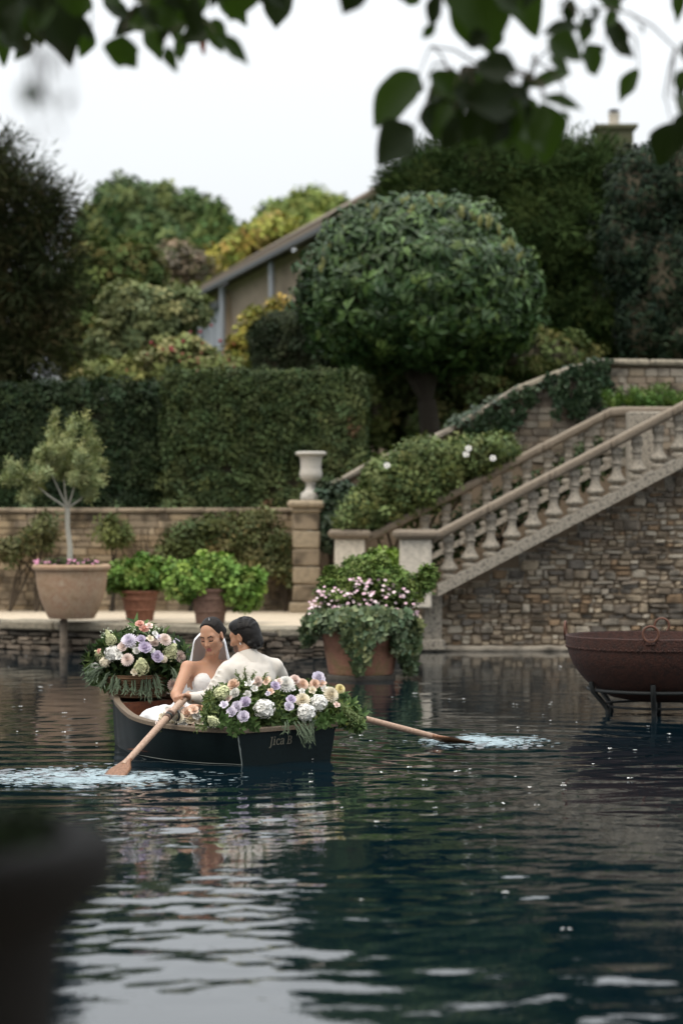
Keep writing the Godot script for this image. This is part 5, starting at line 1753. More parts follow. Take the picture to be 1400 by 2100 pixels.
	for a in [[215, 1370, -44, 30], [210, 1375, -30, 30], [225, 1380, -20, 34], [235, 1385, -10, 40], [250, 1390, -22, 34], [240, 1390, 4, 30], [300, 1385, 0, 55], [306, 1385, 6, 60], [314, 1385, 10, 50], [296, 1388, -6, 46], [320, 1380, 14, 40], [260, 1392, -4, 32], [275, 1392, 0, 36], [350, 1370, 20, 26], [205, 1365, -36, 18]]:
		for i in 5:
			var p := at(a[0] + rr(-4, 4), a[1] + rr(-4, 4), 12.92)
			var q := at(a[0] + a[2] * rr(0.6, 1.1) + rr(-5, 5), a[1] + a[3] * rr(0.6, 1.1), 12.86)
			add_tube(fr, [p, p.lerp(q, 0.45) + Vector3(0, 0.02, 0.02), q], [0.002, 0.0026, 0.0006], 4)
			for k in 4:
				add_leaf(fr, p.lerp(q, 0.2 + 0.2 * k), (q - p).normalized() + rdir() * 0.6, Vector3.BACK, 0.04, 0.006, 0.2)
	part("hanging_fronds", fr.done(), mats.grey_green, f2, Transform3D(Basis(), -e))
	var gyp := Builder.new()
	for a in [[275, 1300], [312, 1294], [318, 1306], [270, 1292], [222, 1296], [215, 1300], [328, 1290]]:
		for i in 16:
			var p := at(a[0] + rr(-9, 9), a[1] + rr(-8, 8), 12.98 + rr(-0.05, 0.05))
			for k in 3: add_leaf(gyp, p, rdir(), rdir(), 0.008, 0.007, 0.2)
	mat("gypsophila", Color(0.6, 0.64, 0.5), 0.8)
	part("gypsophila", gyp.done(), mats.gypsophila, f2, Transform3D(Basis(), -e))
	mat("wicker", Color(0.13, 0.075, 0.04), 0.85, {"tex": mats.fine, "tri": 8.0})
	var bk := Node3D.new()
	bk.name = "basket"
	f2.add_child(bk)
	for k in 9:
		var bb := Builder.new()
		var ps := []
		for i in 41:
			var t := TAU * i / 40.0
			var r := 0.135 + k * 0.004 + 0.004 * sin(i * PI + k * PI)
			ps.append(Vector3(cos(t) * r * 1.1, k * 0.0125 - 0.015, sin(t) * r))
		add_tube(bb, ps, 0.0065, 6)
		part("wicker_strand", bb.done(), mats.wicker, bk)
	part("basket_liner", lathe([Vector2(0.001, -0.02), Vector2(0.135, -0.02), Vector2(0.165, 0.1), Vector2(0.001, 0.1)], 24), mats.wicker, bk)
	# ---- bridal bouquet on the lap
	var bq := at(368, 1478, 12.1)
	var f3 := thing("bridal_bouquet", "cream and white bridal bouquet lying in the boat beside the oar", "bouquet", bq)
	for a in [[338, 1478, 22, "r", "cream"], [352, 1468, 22, "r", "blush"], [344, 1462, 18, "s", "white"], [366, 1476, 20, "d", "cream"], [384, 1466, 20, "r", "peach"], [392, 1478, 20, "r", "cream"], [404, 1470, 18, "r", "white"], [376, 1486, 20, "s", "white"], [358, 1486, 18, "r", "cream"], [412, 1482, 18, "s", "cream"], [398, 1460, 16, "s", "peach"], [330, 1486, 16, "s", "blush"], [390, 1488, 16, "s", "peach"], [372, 1462, 16, "s", "white"]]:
		var d := 12.1 + rr(-0.04, 0.04)
		part("bloom", shapes[a[3]][rng.randi() % shapes[a[3]].size()], mats["petal_" + a[4]], f3, aim(at(a[0], a[1] - 3, d - 0.03) - bq, Vector3(rr(-0.4, 0.4), 0.7, 0.9), a[2] * 0.66 * d / F))
	xs = []
	cs = []
	for i in 14:
		xs.append(aim(Vector3(rr(-0.08, 0.1), rr(-0.05, 0.0), rr(-0.06, 0.0)), Vector3(0, 0.5, 1) + rdir(), rr(0.3, 0.5)))
		cs.append(vary(Color(0.09, 0.11, 0.05), 0.3))
	scatter("foliage", leafy, mats.leaf, xs, cs, f3)

# ---------------------------------------------------------------- the rowing boat
const BO := Vector3(-0.27, 0.0, -12.06)
const BA := Vector3(-0.643, 0.0, -0.766)
const BR := Vector3(0.766, 0.0, -0.643)

func bp(u: float, v: float, y: float) -> Vector3:
	return BO + BA * u + BR * v + Vector3(0, y, 0)

func curve(list: Array, u: float) -> float:
	for i in list.size() - 1:
		if u <= list[i + 1].x:
			var p0: Vector2 = list[maxi(i - 1, 0)]
			var p1: Vector2 = list[i]
			var p2: Vector2 = list[i + 1]
			var p3: Vector2 = list[mini(i + 2, list.size() - 1)]
			return cubic_interpolate(p1.y, p2.y, p0.y, p3.y, clampf((u - p1.x) / (p2.x - p1.x), 0.0, 1.0))
	return list[list.size() - 1].y

const BEAM := [Vector2(0, 0.31), Vector2(0.18, 0.41), Vector2(0.41, 0.465), Vector2(0.69, 0.435), Vector2(0.95, 0.335), Vector2(1.15, 0.235), Vector2(1.32, 0.14)]
const SHEER := [Vector2(0, 0.176), Vector2(0.37, 0.185), Vector2(0.74, 0.205), Vector2(1.1, 0.24), Vector2(1.32, 0.262)]
const LONG := 1.32

func section(u: float, inset := 0.0) -> Array:
	var w := curve(BEAM, u) - inset
	var g := curve(SHEER, u)
	return [Vector2(w, g), Vector2(w * 0.99, g * 0.7), Vector2(w * 0.95, g * 0.35), Vector2(w * 0.9, 0.0), Vector2(w * 0.82, -0.06), Vector2(w * 0.6, -0.11), Vector2(0.0, -0.13)]

func build_boat() -> void:
	mat("hull_paint", Color(0.005, 0.0105, 0.0115), 0.45, {"spec": 0.22, "tex": noise_tex(0.02, 0.5, 1.6, 5, 512, 71), "tri": 3.0, "bump": mats.bumpy, "depth": 0.05})
	mat("varnish", Color(1, 1, 1), 0.4, {"tex": ramp_tex(0.02, [Color(0.07, 0.02, 0.009), Color(0.13, 0.04, 0.016), Color(0.17, 0.055, 0.022)], 3, 512, 72), "tri": 3.0, "spec": 0.5})
	mat("worn_wood", Color(1, 1, 1), 0.65, {"tex": ramp_tex(0.03, [Color(0.09, 0.066, 0.045), Color(0.14, 0.105, 0.072), Color(0.2, 0.155, 0.11)], 4, 512, 73), "tri": 5.0, "bump": mats.bumpy, "depth": 0.15})
	mat("faded_gold", Color(0.115, 0.11, 0.085), 0.7)
	mat("chalk", Color(0.2, 0.23, 0.22), 0.8)
	mat("scum", Color(0.12, 0.135, 0.125), 0.8)
	var t := thing("rowing_boat", "small dark green-black rowing boat with a worn wooden gunwale", "boat", BO)
	var n := 28
	for k in 2:
		var ins := 0.0 if k == 0 else 0.017
		for sg in [-1.0, 1.0]:
			var b := Builder.new()
			for i in n + 1:
				var u := lerpf(0.0 if k == 0 else 0.016, LONG - ins, float(i) / n)
				var s := section(u, ins)
				for q in s: b.add(bp(u, q.x * sg, q.y) - BO)
			for i in n:
				for j in 6:
					var a := i * 7 + j
					if (sg < 0) == (k == 0): b.quad(a, a + 1, a + 8, a + 7)
					else: b.quad(a + 7, a + 8, a + 1, a)
			part("hull_side" if k == 0 else "inner_planking", b.done(), mats.hull_paint if k == 0 else mats.varnish, t)
	# both flat ends
	for e in [0.0, LONG]:
		for k in 2:
			var u: float = e + (0.0 if k == 0 else (0.016 if e == 0.0 else -0.016))
			var s := section(u)
			var b := Builder.new()
			for j in 6:
				var p: Vector2 = s[j]
				var q: Vector2 = s[j + 1]
				b.flat_quad(bp(u, -p.x, p.y) - BO, bp(u, p.x, p.y) - BO, bp(u, q.x, q.y) - BO, bp(u, -q.x, q.y) - BO)
			part("transom" if k == 0 else "transom_lining", b.done(), mats.hull_paint if k == 0 else mats.varnish, t)
	# gunwale strip round the whole sheer
	var loop := []
	for i in 25: loop.append([LONG * i / 24.0, -1.0])
	for i in 25: loop.append([LONG * (1.0 - i / 24.0), 1.0])
	var g := Builder.new()
	for a in loop:
		var u: float = a[0]
		var w := curve(BEAM, u)
		var y := curve(SHEER, u)
		for q in [[0.012, -0.013], [0.012, 0.005], [0.008, 0.009], [-0.024, 0.009], [-0.028, 0.005], [-0.028, -0.013]]:
			var uu: float = u + (-q[0] if u < 0.001 else (q[0] if u > LONG - 0.001 else 0.0))
			g.add(bp(uu, a[1] * (w + q[0]), y + q[1]) - BO)
	var m := loop.size()
	for i in m:
		for j in 6:
			var p0 := i * 6 + j
			var p1 := i * 6 + (j + 1) % 6
			var q0 := ((i + 1) % m) * 6 + j
			var q1 := ((i + 1) % m) * 6 + (j + 1) % 6
			g.quad(p0, p1, q1, q0)
	# sharp edges: give each strip its own vertices
	var gs := Builder.new()
	for k in range(0, g.ix.size(), 3):
		gs.flat_tri(g.v[g.ix[k]], g.v[g.ix[k + 2]], g.v[g.ix[k + 1]])
	part("gunwale", gs.done(), mats.worn_wood, t)
	# floor boards, thwarts, far deck
	for i in 7:
		var v0 := -0.42 + i * 0.12
		var b := Builder.new()
		var mid := absf(v0 + 0.06)
		var ua := 0.05
		var ub := LONG - 0.05
		while ua < 0.8 and curve(BEAM, ua) < mid + 0.09: ua += 0.02
		while ub > 0.8 and curve(BEAM, ub) < mid + 0.09: ub -= 0.02
		b.flat_quad(bp(ua, v0, 0.035) - BO, bp(ua, v0 + 0.114, 0.035) - BO, bp(ub, v0 + 0.114, 0.035) - BO, bp(ub, v0, 0.035) - BO)
		part("floorboard", b.done(), mats.varnish, t)
	for a in [[0.3, 0.06, 0.16], [0.92, 0.06, 0.18]]:
		var w := curve(BEAM, a[0]) - 0.07
		part("thwart", bevel_box(Vector3(w * 2.0, 0.022, a[2]), 0.004), mats.worn_wood, t, Transform3D(Basis(BR, Vector3.UP, -BA), bp(a[0], 0, a[1]) - BO))
	var dk := Builder.new()
	for i in 6:
		var u0 := lerpf(1.14, 1.3, i / 6.0)
		var u1 := lerpf(1.14, 1.3, (i + 1) / 6.0)
		var w0 := curve(BEAM, u0) - 0.03
		var w1 := curve(BEAM, u1) - 0.03
		dk.flat_quad(bp(u0, -w0, curve(SHEER, u0) - 0.02) - BO, bp(u0, w0, curve(SHEER, u0) - 0.02) - BO, bp(u1, w1, curve(SHEER, u1) - 0.02) - BO, bp(u1, -w1, curve(SHEER, u1) - 0.02) - BO)
	part("stern_deck", dk.done(), mats.worn_wood, t)
	var bh := Builder.new()
	var wq := curve(BEAM, 1.14) - 0.03
	bh.flat_quad(bp(1.14, -wq * 0.9, 0.03) - BO, bp(1.14, wq * 0.9, 0.03) - BO, bp(1.14, wq, 0.24) - BO, bp(1.14, -wq, 0.24) - BO)
	part("bulkhead", bh.done(), mats.varnish, t)
	# worn pale strip down the corner and the lettering
	var cs := Builder.new()
	var cp := []
	for i in 9:
		var f := i / 8.0
		cp.append(bp(-0.003, -curve(BEAM, 0.0) * lerpf(1.005, 0.91, f), lerpf(0.15, -0.02, f)) - BO + Vector3(rr(-0.001, 0.001), 0, 0.001))
	add_tube(cs, cp, [0.002, 0.004, 0.003, 0.0045, 0.003, 0.003, 0.0025, 0.003, 0.002], 6)
	part("corner_strip", cs.done(), mats.chalk, t)
	var wl := Builder.new()
	for sg in [-1.0]:
		var ps := []
		for i in 22:
			var u := LONG * 0.62 * i / 21.0
			ps.append(bp(u, sg * (curve(BEAM, u) * 0.905 + 0.003), 0.008) - BO)
		add_tube(wl, ps, 0.0022, 5)
	part("waterline_scum", wl.done(), mats.scum, t)
	var tm := TextMesh.new()
	var sf := SystemFont.new()
	sf.font_names = PackedStringArray(["Droid Serif"])
	sf.font_italic = true
	tm.font = sf
	tm.text = "Jica B"
	tm.font_size = 32
	tm.pixel_size = 0.0017
	tm.depth = 0.002
	# the letters read from the water, facing away from the boat
	part("lettering", tm, mats.faded_gold, t, Transform3D(Basis(BR, Vector3.UP + BR * 0.18, -BA), bp(-0.0025, -0.04, 0.112) - BO))
	# oarlocks
	for a in [[0.33, -1.0], [0.4, 1.0]]:
		var w := curve(BEAM, a[0])
		var lk := part("oarlock", tube([bp(a[0], a[1] * (w - 0.01), 0.17) - BO, bp(a[0], a[1] * (w - 0.01), 0.215) - BO], 0.007, 8), mats.iron, t)
		part("oarlock_ring", ring(0.028, 0.0055, 20, 8), mats.iron, lk, Transform3D(Basis(BR, Vector3.UP, -BA).rotated(Vector3.UP, PI / 2), bp(a[0], a[1] * (w - 0.01), 0.238) - BO))
	build_oars()

func oar(label: String, hand: Vector3, water: Vector3, blade_from: float, wide_dir: Vector3, beyond: float, lock: float) -> void:
	var t := thing("wooden_oar", label, "oar", hand)
	var dir := (water - hand).normalized()
	var full := (water - hand).length() + beyond
	var f0 := (water - hand).length() - blade_from
	var sh := []
	var rad := []
	for i in 13:
		var f := i / 12.0
		sh.append(dir * lerpf(-0.03, f0 + 0.06, f))
		rad.append(0.0145 if f < 0.06 else lerpf(0.0195, 0.0155, f))
	part("shaft", tube(sh, rad, 12), mats.oar_wood, t)
	part("grip", tube([dir * -0.05, dir * -0.04, dir * 0.06, dir * 0.07], [0.01, 0.0165, 0.0165, 0.013], 12), mats.oar_wood, t)
	var x := (wide_dir - dir * wide_dir.dot(dir)).normalized()
	var nrm := x.cross(dir).normalized()
	var b := Builder.new()
	var rows := 14
	for i in rows + 1:
		var f := float(i) / rows
		var s := lerpf(f0, full, f)
		var w := lerpf(0.018, 0.062, smoothstep(0.0, 0.38, f)) * (1.0 if f < 0.85 else lerpf(1.0, 0.75, (f - 0.85) / 0.15))
		var th := lerpf(0.014, 0.005, smoothstep(0.0, 0.5, f))
		for k in 8:
			var a := TAU * k / 8.0
			b.add(dir * s + x * cos(a) * w + nrm * sin(a) * th + nrm * 0.01 * f * f)
	for i in rows:
		for k in 8:
			var p := i * 8 + k
			var q := i * 8 + (k + 1) % 8
			b.quad(p, p + 8, q + 8, q)
	part("blade", b.done(), mats.oar_blade, t)
	for k in 3:
		part("collar", tube([dir * (lock + k * 0.02 - 0.02), dir * (lock + k * 0.02 - 0.006)], 0.0215, 12), mats.iron if k == 1 else mats.leather, t)

func build_oars() -> void:
	mat("oar_wood", Color(1, 1, 1), 0.55, {"tex": ramp_tex(0.02, [Color(0.24, 0.15, 0.1), Color(0.36, 0.24, 0.17), Color(0.46, 0.33, 0.25)], 4, 512, 75), "tri": 5.0})
	mat("oar_blade", Color(1, 1, 1), 0.5, {"tex": ramp_tex(0.02, [Color(0.11, 0.05, 0.025), Color(0.19, 0.09, 0.045), Color(0.27, 0.14, 0.08)], 4, 512, 76), "tri": 5.0})
	mat("leather", Color(0.1, 0.06, 0.045), 0.7)
	var h := at(381, 1430, 12.14)
	var w := on_water(233, 1592)
	oar("pinkish-brown wooden oar gripped by the groom, dipping beside the hull", h, w, 0.17, Vector3(1, 0.1, 0.25), 0.13, h.distance_to(at(345, 1473, 11.98)))
	var lk := bp(0.4, curve(BEAM, 0.4) - 0.01, 0.245)
	var e := on_water(945, 1525)
	var d := (e - lk).normalized()
	oar("brown wooden oar reaching out past the lettered end of the boat", lk - d * 0.3, e, 0.19, Vector3(0.2, 0.35, 1), 0.06, 0.3)

# ---------------------------------------------------------------- bride and groom
const HS := 0.77   # plan scale of a full-size body

func head_prims(xf: Transform3D, jaw := 1.0) -> Array:
	var out := []
	var rot := xf.basis.orthonormalized()
	var s := xf.basis.get_scale().x
	var E := func(c: Vector3, r: Vector3, k := 0.02): return egg(xf * c, r * s, k * s, rot)
	var C := func(a: Vector3, b: Vector3, ra: float, rb: float, k := 0.012): return bone(xf * a, xf * b, ra * s, rb * s, k * s)
	out.append(E.call(Vector3(0, 0.035, -0.014), Vector3(0.073, 0.084, 0.092)))
	out.append(E.call(Vector3(0, -0.03, 0.03), Vector3(0.056, 0.08, 0.056), 0.03))
	out.append(C.call(Vector3(-0.042, -0.07, 0.0), Vector3(-0.012, -0.1, 0.055), 0.022 * jaw, 0.017 * jaw, 0.03))
	out.append(C.call(Vector3(0.042, -0.07, 0.0), Vector3(0.012, -0.1, 0.055), 0.022 * jaw, 0.017 * jaw, 0.03))
	out.append(E.call(Vector3(0.034, -0.022, 0.052), Vector3(0.024, 0.022, 0.022), 0.03))
	out.append(E.call(Vector3(-0.034, -0.022, 0.052), Vector3(0.024, 0.022, 0.022), 0.03))
	out.append(C.call(Vector3(-0.036, 0.024, 0.062), Vector3(0.036, 0.024, 0.062), 0.014, 0.014, 0.02))
	out.append(cut(E.call(Vector3(0.031, 0.003, 0.098), Vector3(0.018, 0.0125, 0.018), 0.016)))
	out.append(cut(E.call(Vector3(-0.031, 0.003, 0.098), Vector3(0.018, 0.0125, 0.018), 0.016)))
	out.append(E.call(Vector3(0.031, 0.001, 0.066), Vector3(0.0145, 0.012, 0.0145), 0.005))
	out.append(E.call(Vector3(-0.031, 0.001, 0.066), Vector3(0.0145, 0.012, 0.0145), 0.005))
	out.append(C.call(Vector3(0, 0.014, 0.078), Vector3(0, -0.028, 0.098), 0.008, 0.0115, 0.012))
	out.append(E.call(Vector3(0.011, -0.034, 0.087), Vector3(0.008, 0.007, 0.009), 0.008))
	out.append(E.call(Vector3(-0.011, -0.034, 0.087), Vector3(0.008, 0.007, 0.009), 0.008))
	out.append(C.call(Vector3(-0.017, -0.061, 0.078), Vector3(0.017, -0.061, 0.078), 0.0065, 0.0065, 0.008))
	out.append(C.call(Vector3(-0.013, -0.072, 0.077), Vector3(0.013, -0.072, 0.077), 0.0075, 0.0075, 0.007))
	out.append(E.call(Vector3(0, -0.1, 0.064), Vector3(0.018, 0.016, 0.016), 0.02))
	for sg in [-1.0, 1.0]:
		out.append(egg(xf * Vector3(0.073 * sg, -0.006, -0.008), Vector3(0.009, 0.031, 0.019) * s, 0.008 * s, rot * Basis(Vector3.UP, 0.35 * sg)))
		out.append(cut(egg(xf * Vector3(0.084 * sg, -0.002, -0.004), Vector3(0.006, 0.017, 0.009) * s, 0.006 * s, rot)))
	return out

func hand_prims(wrist: Vector3, dir: Vector3, palm_down: Vector3, curl: float, thumb: float, s := HS) -> Array:
	# palm and five unequal fingers; curl bends the fingers towards palm_down, thumb = +1 or -1 says on which side it leaves the palm
	dir = dir.normalized()
	var side := dir.cross(palm_down).normalized()
	var dn := side.cross(dir).normalized()
	if dn.dot(palm_down) < 0: dn = -dn
	var out := []
	var pc := wrist + dir * 0.052 * s
	out.append(bone(wrist - dir * 0.01 * s, pc - side * 0.018 * s, 0.025 * s, 0.019 * s, 0.02 * s))
	out.append(bone(wrist, pc + side * 0.018 * s, 0.024 * s, 0.018 * s, 0.02 * s))
	var ln := [0.068, 0.078, 0.073, 0.058]
	for i in 4:
		var p := wrist + dir * 0.08 * s + side * (i - 1.5) * 0.0195 * s * thumb
		var d := dir
		out.append(bone(wrist + dir * 0.045 * s + side * (i - 1.5) * 0.016 * s * thumb, p, 0.0125 * s, 0.0105 * s, 0.008 * s))
		for k in 3:
			var a: float = curl * [0.55, 1.0, 0.7][k]
			d = (d * cos(a) + dn * sin(a)).normalized()
			var nd := (dn - d * dn.dot(d))
			var q: Vector3 = p + d * ln[i] * [0.45, 0.32, 0.25][k] * s
			out.append(bone(p, q, [0.0105, 0.0095, 0.0085][k] * s, [0.0095, 0.0085, 0.0075][k] * s, 0.004 * s))
			p = q
			if nd.length_squared() > 0.001: dn = (dn - d * dn.dot(d)).normalized()
		dn = side.cross(dir).normalized()
		if dn.dot(palm_down) < 0: dn = -dn
	var tb := wrist + dir * 0.025 * s - side * 0.025 * s * thumb
	var t1 := tb + (dir * 0.7 - side * 0.6 * thumb + dn * 0.4).normalized() * 0.035 * s
	var t2 := t1 + (dir * 0.8 - side * 0.1 * thumb + dn * (0.4 + curl * 0.4)).normalized() * 0.03 * s
	out.append(bone(tb, t1, 0.014 * s, 0.0115 * s, 0.01 * s))
	out.append(bone(t1, t2, 0.011 * s, 0.009 * s, 0.004 * s))
	return out

func look(face: Vector3, roll := 0.0) -> Basis:
	# basis whose +z is the way the face looks
	var z := face.normalized()
	var x := Vector3.UP.cross(z).normalized()
	var y := z.cross(x)
	return Basis(x, y, z).rotated(z, roll)

func build_people() -> void:
	mat("skin", Color(1, 1, 1), 0.5, {"vcol": true, "sss": 0.12, "spec": 0.4})
	mat("brown_hair", Color(0.022, 0.014, 0.0095), 0.5, {"spec": 0.3, "tex": ramp_tex(0.05, [Color(0.4, 0.4, 0.4), Color(1, 1, 1), Color(1.6, 1.4, 1.2)], 3, 256, 81), "tri": Vector3(6, 30, 6), "bump": mats.bumpy, "depth": 0.3})
	mat("black_hair", Color(0.008, 0.007, 0.0065), 0.45, {"spec": 0.3, "bump": mats.bumpy, "depth": 0.12, "tri": Vector3(3, 7, 3)})
	mat("linen", Color(0.56, 0.52, 0.465), 0.9, {"tex": noise_tex(0.12, 0.86, 1.08, 4, 512, 82), "tri": 6.0, "sheen": 0.2, "bump": mats.bumpy, "depth": 0.12})
	mat("linen_trousers", Color(0.5, 0.465, 0.415), 0.9, {"tex": noise_tex(0.12, 0.86, 1.08, 4, 512, 83), "tri": 6.0, "sheen": 0.2})
	mat("shirt", Color(0.78, 0.77, 0.75), 0.85)
	mat("lace", Color(0.74, 0.73, 0.71), 0.85, {"tex": noise_tex(0.16, 0.82, 1.08, 3, 512, 84), "tri": 9.0, "sheen": 0.3, "bump": mats.bumpy, "depth": 0.25})
	mat("tulle", Color(0.66, 0.67, 0.69), 0.9, {"sheen": 0.3})
	mat("veil", Color(0.86, 0.87, 0.9), 0.9, {"alpha": 0.84})
	mat("pearl", Color(0.75, 0.72, 0.68), 0.25)
	build_groom()
	build_bride()

func build_groom() -> void:
	var pel := at(520, 1492, 12.28)
	var t := thing("person", "man in a cream linen suit with dark swept-back hair, rowing with his back turned", "person", pel)
	var xo := Transform3D(Basis(), -pel)
	var chest := at(514, 1398, 12.36)
	var neck := at(509, 1347, 12.40)
	var skull := at(499, 1306, 12.43)
	var sl := at(467, 1374, 12.30)
	var sr := at(563, 1370, 12.49)
	var el := at(430, 1432, 12.19)
	var wl := at(391, 1431, 12.16)
	var er := at(590, 1425, 12.62)
	var wr := at(545, 1440, 12.72)
	var hl := at(498, 1492, 12.28)
	var kl := at(424, 1455, 12.36)
	var al := at(408, 1505, 12.40)
	var hr := at(545, 1490, 12.36)
	var kr := at(500, 1450, 12.8)
	var ar := at(490, 1500, 12.85)
	var face := look(Vector3(-0.86, -0.28, -0.38), 0.0)
	var hx := Transform3D(face.scaled(Vector3.ONE * HS), skull)
	var inv := hx.affine_inverse()
	var skin := Color(0.32, 0.165, 0.1)
	var paint := func(p: Vector3) -> Color:
		var q: Vector3 = inv * p
		var c := skin
		if q.z > 0.03 and q.y < -0.045 and q.y > -0.13 and q.length() < 0.16:
			c = Color(0.13, 0.075, 0.055)          # stubble
		if absf(q.x) < 0.022 and q.y < -0.056 and q.y > -0.079 and q.z > 0.075: c = Color(0.3, 0.12, 0.095)
		if absf(q.y - 0.022) < 0.006 and absf(q.x) > 0.012 and absf(q.x) < 0.048 and q.z > 0.055: c = Color(0.02, 0.014, 0.011)
		if absf(q.y + 0.003) < 0.005 and absf(q.x) > 0.018 and absf(q.x) < 0.044 and q.z > 0.065: c = Color(0.02, 0.014, 0.011)
		return c
	var b := Builder.new()
	# trunk, legs and arms under the clothes
	var body := [bone(pel, chest, 0.075, 0.07, 0.03), bone(sl, sr, 0.03, 0.03, 0.02), bone(chest, neck, 0.06, 0.044, 0.03), bone(neck, skull + Vector3(0.0, -0.03, 0.0), 0.046, 0.043, 0.02), bone(sl, el, 0.036, 0.03, 0.02), bone(el, wl, 0.03, 0.021, 0.02), bone(sr, er, 0.036, 0.03, 0.02), bone(er, wr, 0.03, 0.021, 0.02), bone(hl, kl, 0.058, 0.042, 0.03), bone(kl, al, 0.04, 0.028, 0.03), bone(hr, kr, 0.058, 0.042, 0.03), bone(kr, ar, 0.04, 0.028, 0.03)]
	net(b, body, 0.0095, paint)
	net(b, head_prims(hx, 1.08), 0.0032, paint)
	var od := (on_water(233, 1592) - at(381, 1430, 12.14)).normalized()
	net(b, hand_prims(wl, (at(377, 1428, 12.12) - wl).normalized() + Vector3(-0.3, 0.1, 0.1), Vector3(0, -1, 0.3), 1.05, 1.0), 0.0032, paint)
	net(b, hand_prims(wr, wr - er, Vector3(0, -1, 0), 1.0, -1.0), 0.004, paint)
	var bd := part("body", b.done(), mats.skin, t, xo)
	bd.name = "body"
	# jacket
	var ax := Basis((sr - sl).normalized(), Vector3.UP, (sr - sl).normalized().cross(Vector3.UP)).orthonormalized()
	var j := Builder.new()
	var fold := []
	for i in 5:
		var f := i / 5.0
		var p := sl.lerp(el, 0.25 + f * 0.8)
		fold.append(bone(p + Vector3(-0.02, 0.03, 0.03), p + Vector3(0.035, -0.022, 0.03), 0.009, 0.005, 0.012))
	net(j, [egg(at(514, 1392, 12.37), Vector3(0.142, 0.095, 0.086), 0.05, ax), egg(at(517, 1440, 12.33), Vector3(0.125, 0.12, 0.095), 0.06, ax), egg(at(520, 1490, 12.29), Vector3(0.135, 0.08, 0.105), 0.05, ax),
		bone(sl + Vector3(0.01, -0.004, 0), neck + Vector3(-0.03, -0.012, 0), 0.046, 0.046, 0.04), bone(sr + Vector3(-0.012, -0.004, 0), neck + Vector3(0.03, -0.012, 0), 0.046, 0.046, 0.04),
		bone(sl, el, 0.046, 0.037, 0.022), bone(el, wl.lerp(el, 0.04), 0.037, 0.03, 0.02), bone(sr, er, 0.05, 0.041, 0.022), bone(er, wr.lerp(er, 0.08), 0.041, 0.034, 0.02)] + fold, 0.0062, null, 0.0065, 12.0, 0.8)
	var jk := part("jacket", j.done(), mats.linen, t, xo)
	# turned-down collar
	var cb := Builder.new()
	var cu := (skull - neck).normalized()
	var cn := neck.lerp(skull, 0.1)
	var cx := cu.cross(Vector3.BACK).normalized()
	var cz := cx.cross(cu)
	for i in 33:
		var a := lerpf(-2.5, 2.5, i / 32.0)
		var dv := cx * sin(a) + cz * cos(a)
		for q in [[0.056, -0.06], [0.054, -0.02], [0.049, 0.016], [0.045, 0.018], [0.044, -0.05]]:
			cb.add(cn + dv * (q[0] + 0.003) + cu * q[1])
	for i in 32:
		for k in 4:
			var p := i * 5 + k
			cb.quad(p + 1, p, p + 5, p + 6)
	part("collar", cb.done(), mats.linen, jk)
	part("cuff_button", lathe([Vector2(0.006, -0.002), Vector2(0.006, 0.002), Vector2(0.001, 0.003)], 10), mat("horn", Color(0.12, 0.07, 0.04), 0.4), jk, aim(wl.lerp(el, 0.14) + Vector3(0.0, -0.012, 0.036), Vector3.BACK, 1.0))
	# trousers
	var tr := Builder.new()
	net(tr, [egg(pel, Vector3(0.12, 0.075, 0.11), 0.04, ax), bone(hl, kl, 0.07, 0.053, 0.03), bone(kl, al, 0.052, 0.042, 0.03), bone(hr, kr, 0.07, 0.053, 0.03), bone(kr, ar, 0.052, 0.042, 0.03)], 0.008, null, 0.008, 16.0, 0.8)
	part("trousers", tr.done(), mats.linen_trousers, t, xo)
	# hair: combed back over the crown, curling on the nape
	var h := Builder.new()
	var hp := []
	var s := HS
	var E := func(c: Vector3, r: Vector3, k := 0.015): return egg(hx * c, r * s, k * s, face)
	hp.append(E.call(Vector3(0, 0.04, -0.024), Vector3(0.079, 0.088, 0.096)))
	hp.append(E.call(Vector3(0, -0.01, -0.062), Vector3(0.074, 0.075, 0.066), 0.03))
	hp.append(E.call(Vector3(0, -0.06, -0.08), Vector3(0.062, 0.045, 0.044), 0.03))
	hp.append(E.call(Vector3(0, 0.085, 0.03), Vector3(0.056, 0.038, 0.05), 0.03))
	for i in 26:
		var a := rr(-1.4, 1.4)
		hp.append(E.call(Vector3(sin(a) * 0.066, rr(-0.09, -0.015), -0.04 - cos(a) * 0.068), Vector3(0.016, 0.019, 0.016) * rr(0.7, 1.15), 0.008))
	for i in 22:
		# locks combed back from the brow to the nape, just proud of the mass
		var a := lerpf(-1.35, 1.35, i / 21.0)
		var lock := []
		for k in 6:
			var tt := lerpf(-0.55, 1.75, k / 5.0)
			var dv := Vector3(sin(a) * cos(tt * 0.35), cos(a) * cos(tt), -sin(tt))
			lock.append(hx * (Vector3(0, 0.04, -0.024) + dv.normalized() * Vector3(0.078, 0.087, 0.096)))
		for k in 5:
			hp.append(bone(lock[k], lock[k + 1], 0.0045 * s, 0.0045 * s, 0.007 * s))
	hp.append(cut(E.call(Vector3(0, -0.035, 0.105), Vector3(0.075, 0.112, 0.085), 0.022)))
	hp.append(cut(E.call(Vector3(0.08, -0.02, 0.012), Vector3(0.03, 0.04, 0.026), 0.006)))
	hp.append(cut(E.call(Vector3(-0.08, -0.02, 0.012), Vector3(0.03, 0.04, 0.026), 0.006)))
	net(h, hp, 0.0032)
